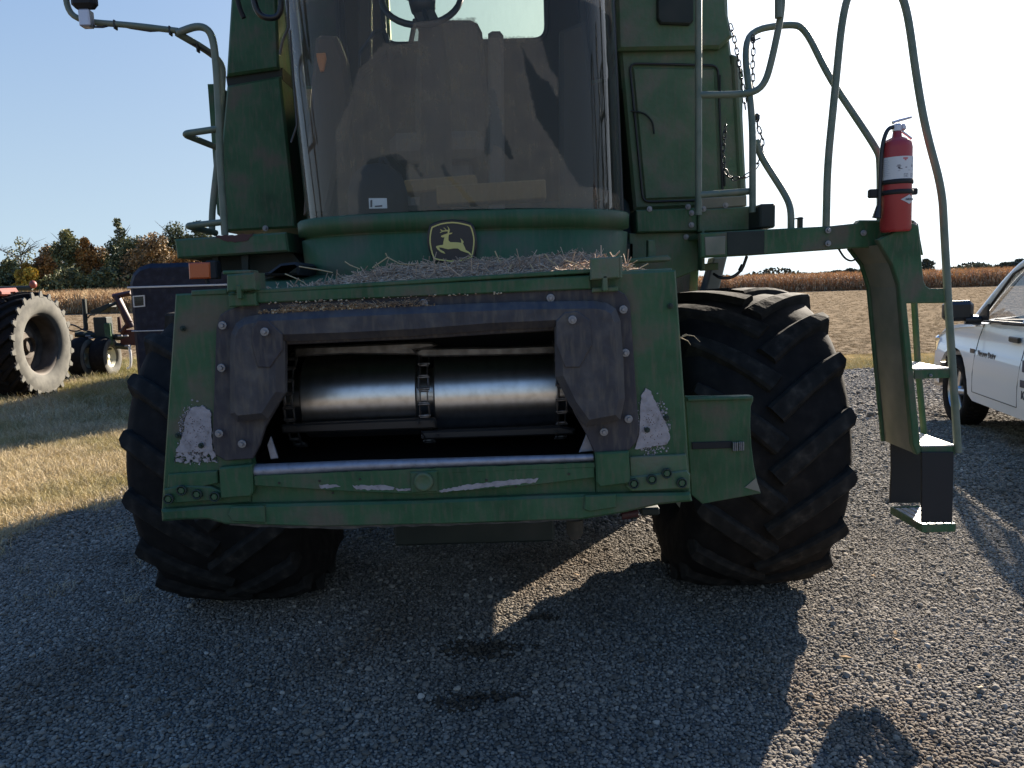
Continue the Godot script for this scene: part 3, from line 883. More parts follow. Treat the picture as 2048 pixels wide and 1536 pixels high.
func build_body() -> void:
	# separator body between the wheels and behind them
	var st := S()
	var side := [Vector2(4.1, 1.15), Vector2(4.1, 1.95), Vector2(4.35, 2.2), Vector2(9.4, 2.45), Vector2(9.8, 1.7), Vector2(9.4, 1.2), Vector2(5.6, 0.98), Vector2(5.0, 1.1)]
	prism(st, side, 0.66, 1.56, 0.02, Transform3D(Basis(Vector3(0, 0, -1), Vector3.UP, Vector3.RIGHT), Vector3.ZERO))
	for x in [-0.85, 0.6]:
		box(st, Vector3(x, 1.22, -6.6), Vector3(0.12, 0.22, 4.6), 0.01)
	obj("separator_body", st, "dark", combine)
	# unseen low housing, added to shade the ground between the front tyres
	st = S()
	box(st, Vector3(-0.1, 0.74, -6.95), Vector3(2.86, 0.92, 1.3), 0.03)
	obj("added_shade_housing", st, "dark", combine)
	# side panels over the wheels
	for x in [-1.62, 1.26]:
		st = S()
		prism(st, [Vector2(5.7, 1.15), Vector2(5.5, 1.9), Vector2(4.5, 2.2), Vector2(4.5, 2.9), Vector2(9.2, 2.9), Vector2(9.5, 1.6), Vector2(9.2, 1.15)], x + 0.06, 0.06, 0.01, Transform3D(Basis(Vector3(0, 0, -1), Vector3.UP, Vector3.RIGHT), Vector3.ZERO))
		obj("side_panel", st, "green", combine)

	# grain tank: an open hopper behind the cab
	st = S()
	var zf := -5.35
	prism(st, rect(-1.62, 2.3, -0.72, 3.75), zf, 0.04)
	prism(st, rect(0.3, 2.3, 1.3, 3.75), zf, 0.04)
	prism(st, rect(-0.72, 2.3, 0.3, 3.05), zf, 0.04)
	for x in [-1.62, 1.26]:
		prism(st, [Vector2(5.39, 2.3), Vector2(5.39, 3.75), Vector2(7.4, 2.95), Vector2(7.4, 2.3)], x + 0.04, 0.04, 0.0, Transform3D(Basis(Vector3(0, 0, -1), Vector3.UP, Vector3.RIGHT), Vector3.ZERO))
	prism(st, rect(-1.58, 2.3, 1.26, 2.95), -7.36, 0.04)
	var tank := obj("grain_tank", st, "green", combine)
	# its front corner panels left of the cab
	st = S()
	prism(st, [Vector2(-1.391, 3.647), Vector2(-1.177, 3.641), Vector2(-1.196, 2.944), Vector2(-1.482, 2.913), Vector2(-1.427, 3.312)], -4.4, 0.5, 0.012)
	var up := obj("tank_panel", st, "green", tank)
	up.name = "tank_panel"
	st = S()
	prism(st, [Vector2(-1.486, 2.867), Vector2(-1.193, 2.91), Vector2(-1.158, 2.105), Vector2(-1.565, 2.096), Vector2(-1.543, 2.53)], -4.41, 0.6, 0.012)
	obj("tank_panel", st, "green", tank)
	st = S()
	prism(st, [Vector2(-1.493, 2.919), Vector2(-1.185, 2.956), Vector2(-1.189, 2.895), Vector2(-1.487, 2.852)], -4.43, 0.4)
	obj("panel_seam", st, "dark", tank)
	piece("bolt", bolt_mesh(0.016), "bolt", tank, Transform3D(Basis(), Vector3(-1.324, 2.105, -4.395)))
	# right of the cab: the service bay with its door
	st = S()
	prism(st, [Vector2(0.5597, 3.598), Vector2(1.167, 3.582), Vector2(1.185, 3.042), Vector2(1.198, 2.942), Vector2(1.207, 2.879), Vector2(1.249, 2.865), Vector2(1.288, 2.145), Vector2(0.6803, 2.137)], -4.3, 1.0, 0.015)
	var bay := obj("service_bay", st, "dusty_green", combine)
	st = S()
	prism(st, [Vector2(0.5861, 3.576), Vector2(1.149, 3.56), Vector2(1.163, 3.126), Vector2(1.192, 2.997), Vector2(1.125, 2.94), Vector2(0.5982, 2.945)], -4.25, 0.045, 0.015)
	obj("bay_hood", st, "dusty_green", bay)
	st = S()
	prism(st, [Vector2(0.7983, 3.557), Vector2(0.9845, 3.552), Vector2(0.984, 3.072), Vector2(0.9635, 3.053), Vector2(0.8153, 3.062), Vector2(0.7976, 3.087)], -4.225, 0.1, 0.008)
	obj("dark_box", st, "dark", bay)
	st = S()
	var door := [Vector3(1.125, 2.863, -4.288), Vector3(0.663, 2.886, -4.288), Vector3(0.727, 2.176, -4.288), Vector3(1.153, 2.177, -4.288)]
	tube(st, bend([Vector3(0.9, 2.875, -4.288), Vector3(1.125, 2.863, -4.288), Vector3(1.153, 2.177, -4.288), Vector3(0.727, 2.176, -4.288), Vector3(0.663, 2.886, -4.288), Vector3(0.9, 2.875, -4.288)], 0.04), 0.006, 6)
	obj("door_seal", st, "black", bay)
	st = S()
	prism(st, [Vector2(0.6795, 2.866), Vector2(1.107, 2.847), Vector2(1.133, 2.192), Vector2(0.7389, 2.19)], -4.285, 0.014, 0.006)
	var d := obj("service_door", st, "dusty_green", bay)
	assert(door.size() == 4)
	st = S()
	tube(st, bend([Vector3(0.665, 2.643, -4.27), Vector3(0.738, 2.631, -4.27), Vector3(0.78, 2.584, -4.27), Vector3(0.785, 2.523, -4.27)], 0.05), 0.005, 6)
	obj("door_handle", st, "dark", bay)
	st = S()
	prism(st, [Vector2(1.196, 2.919), Vector2(1.23, 2.908), Vector2(1.28, 2.158), Vector2(1.242, 2.156)], -4.285, 0.05, 0.01)
	obj("edge_strip", st, "dusty_green", bay)
	st = S()
	tube(st, [Vector3(1.132, 2.812, -4.275), Vector3(1.132, 2.696, -4.275)], 0.006, 6)
	obj("door_hinge", st, "dark", bay)
	st = S()
	tube(st, [Vector3(1.155, 2.328, -4.275), Vector3(1.158, 2.245, -4.275)], 0.006, 6)
	obj("door_hinge", st, "dark", bay)
	d.name = "service_door"

func plan(x_mid: float, a: float, d0: float, b: float, n: int, e: float = 2.3) -> Array:   # the bowed plan of the cab front, as (x, z)
	var out := []
	for i in n + 1:
		var t := -PI / 2 + PI * i / n
		out.append(Vector2(x_mid + a * signf(sin(t)) * pow(absf(sin(t)), 2.0 / e), -(d0 + b * (1.0 - pow(absf(cos(t)), 2.0 / e)))))
	return out

func bowed(st: SurfaceTool, lo: Array, y0: float, hi: Array, y1: float, sm := 1) -> void:
	st.set_smooth_group(sm)
	for i in lo.size() - 1:
		quad(st, Vector3(lo[i].x, y0 , lo[i].y), Vector3(lo[i + 1].x, y0, lo[i + 1].y), Vector3(hi[i + 1].x, y1, hi[i + 1].y), Vector3(hi[i].x, y1, hi[i].y))
	st.set_smooth_group(-1)

func tilt(st: SurfaceTool) -> Mesh:
	st.generate_normals()
	return st.commit()

func dust_shade_image() -> ImageTexture:   # dust on the windscreen; cast shadows are painted in as gaps in it
	var w := 768
	var h := 640
	var im := Image.create(w, h, false, Image.FORMAT_RGBA8)
	var n := FastNoiseLite.new()
	n.frequency = 0.012
	n.fractal_octaves = 5
	n.seed = 4
	var n2 := FastNoiseLite.new()
	n2.frequency = 0.09
	n2.fractal_octaves = 3
	n2.seed = 8
	# gap outlines: painted shadow shapes, then clear glass at left and rear window
	var gaps := [
		[Vector2(1045, 85), Vector2(1062, 205), Vector2(1068, 235), Vector2(1110, 300), Vector2(1130, 340), Vector2(1152, 372), Vector2(1168, 372), Vector2(1200, 372), Vector2(1260, 380), Vector2(1260, -20), Vector2(1030, -20), Vector2(1075, 20), Vector2(1100, 130), Vector2(1116, 150), Vector2(1114, 192), Vector2(1098, 160), Vector2(1078, 150), Vector2(1055, 110)],
		[Vector2(688, 425), Vector2(692, 380), Vector2(705, 330), Vector2(722, 310), Vector2(745, 304), Vector2(775, 302), Vector2(790, 305), Vector2(803, 320), Vector2(800, 345), Vector2(808, 372), Vector2(815, 425)],
		[Vector2(979, 180), Vector2(984, 174), Vector2(990, 190), Vector2(992, 220), Vector2(996, 234), Vector2(998, 262), Vector2(1012, 300), Vector2(1015, 318), Vector2(1006, 320), Vector2(996, 300), Vector2(985, 292), Vector2(976, 290), Vector2(970, 310), Vector2(959, 308), Vector2(964, 260), Vector2(975, 240), Vector2(976, 220)],
		[Vector2(870, 325), Vector2(876, 325), Vector2(884, 345), Vector2(905, 372), Vector2(940, 415), Vector2(925, 415), Vector2(895, 372), Vector2(874, 350)],
		[Vector2(814, 322), Vector2(820, 324), Vector2(832, 348), Vector2(828, 352), Vector2(816, 335)],
		[Vector2(560, 425), Vector2(640, 425), Vector2(655, 240), Vector2(690, 190), Vector2(715, 130), Vector2(775, 80), Vector2(775, -30), Vector2(560, -30)],
		[Vector2(762, -60), Vector2(764, 60), Vector2(775, 78), Vector2(800, 84), Vector2(826, 84), Vector2(838, 44), Vector2(958, 38), Vector2(968, 78), Vector2(1085, 72), Vector2(1104, 52), Vector2(1110, -60)],
	]
	var polys := []
	for g in gaps:
		polys.append(PackedVector2Array(g))
	for j in h:
		for i in w:
			var p := Vector2(lerpf(560, 1260, float(i) / w), lerpf(-30, 430, float(j) / h))
			var v := n.get_noise_2d(i, j)
			var q := p + Vector2(n2.get_noise_2d(i, j), n2.get_noise_2d(i + 500, j)) * 4.0
			var a := 0.6 + 0.13 * v + 0.08 * n2.get_noise_2d(i * 4.0, j * 4.0) + 0.1 * n2.get_noise_2d(i * 0.8, j * 0.06) - 0.06 * clampf((p.y - 300.0) / 100.0, 0, 1)
			var clear := 0.0
			for o in [Vector2(-1.6, -1.2), Vector2(1.6, 1.2), Vector2(-1.2, 1.6), Vector2(1.2, -1.6)]:
				for k in polys.size():
					if Geometry2D.is_point_in_polygon(q + o, polys[k]):
						clear += 0.25 * (0.93 if k < 5 else (0.75 if k == 5 else 0.96))
						break
			var smear := n2.get_noise_2d(i * 0.25 + j * 0.1, j * 0.03) * 0.5 + n2.get_noise_2d(i * 1.7, j * 0.12) * 0.5
			a = a * (1.0 - clear) + maxf(0.0, smear) * 0.06
			im.set_pixel(i, j, Color(c3(0.2 + 0.025 * v, 0.152 + 0.02 * v, 0.1).linear_to_srgb(), clampf(a, 0.0, 1.0)))
	return ImageTexture.create_from_image(im)

func build_cab() -> void:
	var cab := group_part("cab", combine)
	var st := S()
	var n := 40
	# sill panel under the windscreen
	bowed(st, plan(-0.19, 0.72, 3.46, 0.4, n), 1.66, plan(-0.2, 0.755, 3.43, 0.4, n), 1.74)
	bowed(st, plan(-0.2, 0.755, 3.43, 0.4, n), 1.74, plan(-0.2, 0.765, 3.40, 0.4, n), 1.985)
	bowed(st, plan(-0.2, 0.765, 3.40, 0.4, n), 1.985, plan(-0.203, 0.75, 3.415, 0.4, n), 1.99)
	bowed(st, plan(-0.203, 0.75, 3.415, 0.4, n), 1.99, plan(-0.203, 0.75, 3.415, 0.4, n), 2.0)
	bowed(st, plan(-0.203, 0.75, 3.415, 0.4, n), 2.0, plan(-0.203, 0.772, 3.39, 0.4, n), 2.005)
	bowed(st, plan(-0.203, 0.772, 3.39, 0.4, n), 2.005, plan(-0.203, 0.774, 3.388, 0.4, n), 2.066)
	bowed(st, plan(-0.203, 0.774, 3.388, 0.4, n), 2.066, plan(-0.203, 0.765, 3.398, 0.4, n), 2.076)
	bowed(st, plan(-0.203, 0.765, 3.398, 0.4, n), 2.076, plan(-0.203, 0.66, 3.60, 0.5, n), 2.076)
	var sill := obj("sill_panel", st, "green", cab)
	sill.rotation.z = 0.0
	# windscreen: curved glass leaning out a little towards the roof
	st = S()
	bowed(st, plan(-0.205, 0.775, 3.39, 0.66, 64, 2.35), 2.078, plan(-0.268, 0.785, 3.34, 0.70, 64, 2.35), 3.72)
	obj("windscreen", st, "glass", cab)
	# film of dust on its inner face, shadow shapes painted into its alpha
	st = S()
	st.set_smooth_group(1)
	var lo := plan(-0.205, 0.768, 3.398, 0.66, 64, 2.35)
	var hi := plan(-0.268, 0.778, 3.348, 0.70, 64, 2.35)
	for i in 64:
		var c := [lo[i], lo[i + 1], hi[i + 1], hi[i]]
		var y := [2.08, 2.08, 3.7, 3.7]
		var order := [0, 2, 1, 0, 3, 2]
		for k in order:
			var yy: float = y[k]
			var px := lerpf(-0.205, -0.268, (yy - 2.08) / 1.62)
			st.set_uv(Vector2((c[k].x - px + 0.708) / 1.466, 1.0 - (yy - 2.06) / 0.92))
			st.add_vertex(Vector3(c[k].x, yy, c[k].y))
	var film := StandardMaterial3D.new()
	film.albedo_texture = dust_shade_image()
	film.transparency = BaseMaterial3D.TRANSPARENCY_ALPHA
	film.roughness = 0.95
	film.texture_repeat = false
	film.cull_mode = BaseMaterial3D.CULL_DISABLED
	put("dust_shade_film", finish(st), film, cab)
	# pillars, roof, floor and rear wall
	for s in [[-0.975, -1.05, -4.06], [0.565, 0.51, -4.06], [-0.965, -1.01, -5.16], [0.555, 0.5, -5.16]]:
		st = S()
		tube(st, [Vector3(s[0], 2.05, s[2]), Vector3(s[1], 3.75, s[2])], 0.03, 8)
		obj("pillar", st, "black", cab)
	st = S()
	var roof := plan(-0.26, 0.86, 3.15, 0.5, 24)
	roof.append(Vector2(0.6, -5.3))
	roof.append(Vector2(-1.12, -5.3))
	var pts := []
	for v in roof:
		pts.append(Vector2(v.x, -v.y))
	prism(st, pts, 3.9, 0.17, 0.03, Transform3D(Basis(Vector3.RIGHT, Vector3(0, 0, -1), Vector3.UP), Vector3.ZERO))
	obj("cab_roof", st, "green", cab)
	st = S()
	box(st, Vector3(-0.2, 2.0, -4.5), Vector3(1.5, 0.06, 1.4), 0.005)
	obj("cab_floor", st, "cab_dark", cab)
	st = S()
	# rear wall in four pieces round its window, side walls up to the waist
	prism(st, rect(-1.0, 2.0, 0.56, 3.27), -5.18, 0.04)
	prism(st, rect(-1.0, 3.27, -0.74, 3.74), -5.18, 0.04)
	prism(st, rect(0.29, 3.27, 0.56, 3.74), -5.18, 0.04)
	for x in [-1.0, 0.54]:
		prism(st, [Vector2(4.05, 2.0), Vector2(4.05, 2.75), Vector2(5.18, 3.0), Vector2(5.18, 2.0)], x + 0.02, 0.02, 0.0, Transform3D(Basis(Vector3(0, 0, -1), Vector3.UP, Vector3.RIGHT), Vector3.ZERO))
	for c in [[-0.74, 3.27, 1.0, 1.0], [0.29, 3.27, -1.0, 1.0], [0.29, 3.74, -1.0, -1.0], [-0.74, 3.74, 1.0, -1.0]]:
		var fill := [Vector2(c[0], c[1])]
		for k in 7:
			var a := PI / 2 * k / 6.0
			fill.append(Vector2(c[0] + c[2] * 0.09 * (1.0 - sin(a)), c[1] + c[3] * 0.09 * (1.0 - cos(a))))
		prism(st, fill, -5.181, 0.037)
	obj("cab_wall", st, "cab_trim", cab)
	st = S()
	tube(st, bend([Vector3(-0.2, 3.275, -5.17), Vector3(0.285, 3.275, -5.17), Vector3(0.285, 3.745, -5.17), Vector3(-0.735, 3.745, -5.17), Vector3(-0.735, 3.275, -5.17), Vector3(-0.2, 3.275, -5.17)], 0.09), 0.018, 8)
	obj("rear_window_seal", st, "black", cab)
	st = S()
	prism(st, round_rect(-0.735, 3.275, 0.285, 3.745, 0.08), -5.185, 0.006)
	obj("rear_window", st, "green_glass", cab)
	for x in [-1.0, 0.54]:
		st = S()
		prism(st, [Vector2(4.07, 2.77), Vector2(4.07, 3.72), Vector2(5.16, 3.72), Vector2(5.16, 3.02)], x + 0.008, 0.005, 0.0, Transform3D(Basis(Vector3(0, 0, -1), Vector3.UP, Vector3.RIGHT), Vector3.ZERO))
		obj("side_window", st, "tinted_glass", cab)
	# seat, steering wheel and column, console, monitor, post
	st = S()
	prism(st, [Vector2(-0.4767, 3.219), Vector2(-0.4577, 3.262), Vector2(-0.4056, 3.28), Vector2(-0.1776, 3.273), Vector2(-0.1355, 3.253), Vector2(-0.1115, 3.203), Vector2(-0.0909, 2.878), Vector2(-0.073, 2.541), Vector2(-0.0758, 2.456), Vector2(-0.5273, 2.469), Vector2(-0.5143, 2.89)], -4.72, 0.14, 0.03)
	box(st, Vector3(-0.36, 2.5, -4.5), Vector3(0.5, 0.14, 0.5), 0.04)
	box(st, Vector3(-0.36, 2.24, -4.55), Vector3(0.36, 0.38, 0.36), 0.02)
	obj("driver_seat", st, "cloth", cab)
	st = S()
	var wheel := []
	var wc := Vector3(-0.376, 3.129, -3.95)
	var wx := Basis(Vector3.RIGHT, deg_to_rad(58.0))
	for k in 32:
		var t := TAU * k / 32.0
		wheel.append(wc + wx * Vector3(0.188 * cos(t), 0, 0.188 * sin(t)))
	tube(st, wheel, 0.0155, 8, true)
	for a in [80.0, 200.0, 320.0]:
		var t := deg_to_rad(a)
		tube(st, [wc + wx * Vector3(0.186 * cos(t), 0, 0.186 * sin(t)), wc + wx * Vector3(0.03 * cos(t), -0.03, 0.03 * sin(t))], 0.013, 8)
	lathe(st, [Vector2(0.0, -0.08), Vector2(0.06, -0.07), Vector2(0.065, -0.02), Vector2(0.05, 0.01), Vector2(0.0, 0.015)], Transform3D(wx, wc), 16)
	obj("steering_wheel", st, "black", cab)
	st = S()
	tube(st, [Vector3(-0.376, 3.086, -4), Vector3(-0.339, 2.984, -3.97), Vector3(-0.322, 2.747, -3.95), Vector3(-0.343, 2.129, -3.9)], 0.05, 12, false, 0.08)
	tube(st, [Vector3(-0.409, 3.019, -3.93), Vector3(-0.429, 2.911, -3.9)], 0.012, 8)
	obj("steering_column", st, "cab_trim", cab)
	st = S()
	prism(st, [Vector2(-0.6663, 2.998), Vector2(-0.6394, 3.037), Vector2(-0.5968, 3.045), Vector2(-0.566, 3.016), Vector2(-0.5604, 2.978), Vector2(-0.5061, 2.969), Vector2(-0.5083, 2.922), Vector2(-0.546, 2.916), Vector2(-0.57, 2.883), Vector2(-0.5833, 2.917), Vector2(-0.7067, 2.844), Vector2(-0.7227, 2.825), Vector2(-0.7166, 2.939)], -4.1, 0.08, 0.015)
	obj("monitor", st, "black", cab)
	st = S()
	prism(st, [Vector2(-0.0707, 3.063), Vector2(-0.0495, 3.075), Vector2(-0.0078, 3.074), Vector2(0.0097, 3.051), Vector2(-0.0106, 2.131), Vector2(-0.1016, 2.133)], -4.3, 0.06, 0.012)
	obj("armrest_post", st, "cloth", cab)
	st = S()
	prism(st, [Vector2(-0.8928, 2.959), Vector2(-0.8679, 2.974), Vector2(-0.7918, 2.968), Vector2(-0.7545, 2.863), Vector2(-0.7413, 2.666), Vector2(-0.8815, 2.125), Vector2(-1.004, 2.128), Vector2(-0.9237, 2.764)], -3.95, 0.1, 0.02)
	obj("console", st, "cab_brown", cab)
	st = S()
	prism(st, [Vector2(-0.7474, 3.43), Vector2(-0.6789, 3.428), Vector2(-0.7049, 2.922), Vector2(-0.7772, 2.873)], -4.4, 0.05, 0.01)
	obj("cab_post", st, "cab_trim", cab)
	st = S()
	prism(st, [Vector2(0.2974, 3.037), Vector2(0.4255, 3.082), Vector2(0.4915, 2.438), Vector2(0.4602, 2.108), Vector2(0.2771, 2.113)], -4.2, 0.1, 0.02)
	obj("side_console", st, "cab_trim", cab)
	st = S()
	prism(st, [Vector2(-0.8877, 2.882), Vector2(-0.8447, 2.883), Vector2(-0.8414, 2.858), Vector2(-0.8568, 2.799), Vector2(-0.8737, 2.797), Vector2(-0.8851, 2.845)], -3.93, 0.015, 0.004)
	obj("warning_lens", st, "orange", cab)
	# wiper and small marks along the glass edges
	st = S()
	tube(st, [Vector3(-0.92, 3.093, -3.6), Vector3(-0.926, 2.897, -3.6), Vector3(-0.954, 2.845, -3.6), Vector3(-0.971, 2.783, -3.6)], 0.006, 6)
	tube(st, [Vector3(-0.92, 2.886, -3.6), Vector3(-0.915, 2.485, -3.6), Vector3(-0.946, 2.411, -3.6)], 0.005, 6)
	obj("wiper_arm", st, "black", cab)
	# grab handle of the door, top left
	st = S()
	tube(st, bend([Vector3(-1.186, 3.246, -4), Vector3(-1.189, 3.132, -4), Vector3(-1.154, 3.071, -4), Vector3(-1.063, 3.069, -4), Vector3(-1.049, 3.242, -4)], 0.06), 0.015, 8)
	obj("grab_handle", st, "black", cab)
	st = S()
	tube(st, bend([Vector3(-1.32, 3.305, -4.15), Vector3(-1.309, 3.177, -4.15), Vector3(-1.288, 3.124, -4.15)], 0.04), 0.012, 8)
	obj("hose", st, "mat_black", cab)

	# the maker's plate with its leaping deer
	var zc := -3.385
	st = S()
	var rim := [Vector2(-0.328, 2.015), Vector2(-0.3077, 2.027), Vector2(-0.2777, 2.035), Vector2(-0.2315, 2.038), Vector2(-0.1855, 2.033), Vector2(-0.153, 2.021), Vector2(-0.1403, 2.006), Vector2(-0.1331, 1.977), Vector2(-0.1293, 1.944), Vector2(-0.1329, 1.911), Vector2(-0.1425, 1.874), Vector2(-0.1587, 1.861), Vector2(-0.1854, 1.856), Vector2(-0.2188, 1.852), Vector2(-0.2684, 1.856), Vector2(-0.3111, 1.866), Vector2(-0.3238, 1.878), Vector2(-0.3354, 1.917), Vector2(-0.3406, 1.952), Vector2(-0.3365, 1.989)]
	prism(st, rim, zc + 0.004, 0.03, 0.004)
	var em := obj("emblem_plate", st, "emblem_black", cab)
	st = S()
	var loop := [Vector2(-0.3192, 2.009), Vector2(-0.2982, 2.017), Vector2(-0.2782, 2.023), Vector2(-0.255, 2.026), Vector2(-0.2319, 2.027), Vector2(-0.2089, 2.025), Vector2(-0.186, 2.02), Vector2(-0.168, 2.015), Vector2(-0.155, 2.01), Vector2(-0.1481, 1.997), Vector2(-0.1437, 1.98), Vector2(-0.1405, 1.962), Vector2(-0.1399, 1.948), Vector2(-0.1414, 1.928), Vector2(-0.1446, 1.909), Vector2(-0.1515, 1.878), Vector2(-0.1683, 1.87), Vector2(-0.1851, 1.866), Vector2(-0.2018, 1.862), Vector2(-0.2184, 1.861), Vector2(-0.2449, 1.861), Vector2(-0.268, 1.865), Vector2(-0.2944, 1.869), Vector2(-0.3156, 1.876), Vector2(-0.323, 1.897), Vector2(-0.3271, 1.917), Vector2(-0.33, 1.937), Vector2(-0.3306, 1.953), Vector2(-0.329, 1.971), Vector2(-0.3254, 1.99)]
	if area2(loop) < 0.0:
		loop.reverse()
	var inner := inset(loop, 0.0055)
	for i in loop.size():
		var j := (i + 1) % loop.size()
		prism(st, [loop[i], loop[j], inner[j], inner[i]], zc + 0.007, 0.004)
	obj("emblem_border", st, "emblem_yellow", em.get_parent())
	st = S()
	prism(st, [Vector2(-0.2813, 1.967), Vector2(-0.2803, 1.97), Vector2(-0.2719, 1.974), Vector2(-0.256, 1.979), Vector2(-0.251, 1.98), Vector2(-0.2469, 1.98), Vector2(-0.2386, 1.982), Vector2(-0.2311, 1.982), Vector2(-0.2371, 1.977), Vector2(-0.2463, 1.975), Vector2(-0.2489, 1.97), Vector2(-0.2504, 1.954), Vector2(-0.2482, 1.948), Vector2(-0.2417, 1.943), Vector2(-0.2153, 1.942), Vector2(-0.1959, 1.939), Vector2(-0.1965, 1.951), Vector2(-0.2007, 1.958), Vector2(-0.1934, 1.953), Vector2(-0.1856, 1.942), Vector2(-0.1896, 1.937), Vector2(-0.1845, 1.926), Vector2(-0.1785, 1.909), Vector2(-0.1704, 1.904), Vector2(-0.1623, 1.898), Vector2(-0.1516, 1.885), Vector2(-0.1521, 1.88), Vector2(-0.1555, 1.881), Vector2(-0.1675, 1.895), Vector2(-0.1838, 1.9), Vector2(-0.2001, 1.907), Vector2(-0.2113, 1.916), Vector2(-0.2279, 1.917), Vector2(-0.2528, 1.914), Vector2(-0.2659, 1.917), Vector2(-0.2773, 1.921), Vector2(-0.2913, 1.923), Vector2(-0.2875, 1.914), Vector2(-0.2714, 1.905), Vector2(-0.2651, 1.895), Vector2(-0.2684, 1.896), Vector2(-0.2831, 1.902), Vector2(-0.2959, 1.913), Vector2(-0.3037, 1.923), Vector2(-0.3027, 1.928), Vector2(-0.2918, 1.931), Vector2(-0.2735, 1.933), Vector2(-0.2704, 1.95), Vector2(-0.2666, 1.964), Vector2(-0.2756, 1.964)], zc + 0.0075, 0.004)
	prism(st, [Vector2(-0.2522, 1.98), Vector2(-0.2518, 1.989), Vector2(-0.2697, 1.988), Vector2(-0.2839, 1.983), Vector2(-0.285, 1.985), Vector2(-0.2766, 1.989), Vector2(-0.2829, 1.996), Vector2(-0.2814, 1.998), Vector2(-0.2732, 1.992), Vector2(-0.2596, 1.993), Vector2(-0.2651, 2), Vector2(-0.271, 2.004), Vector2(-0.2645, 2.003), Vector2(-0.2563, 1.994), Vector2(-0.2493, 1.994), Vector2(-0.2481, 2), Vector2(-0.2539, 2.011), Vector2(-0.246, 2.003), Vector2(-0.2427, 1.995), Vector2(-0.2447, 1.985), Vector2(-0.2466, 1.98)], zc + 0.0075, 0.004)
	obj("emblem_deer", st, "emblem_yellow", cab)

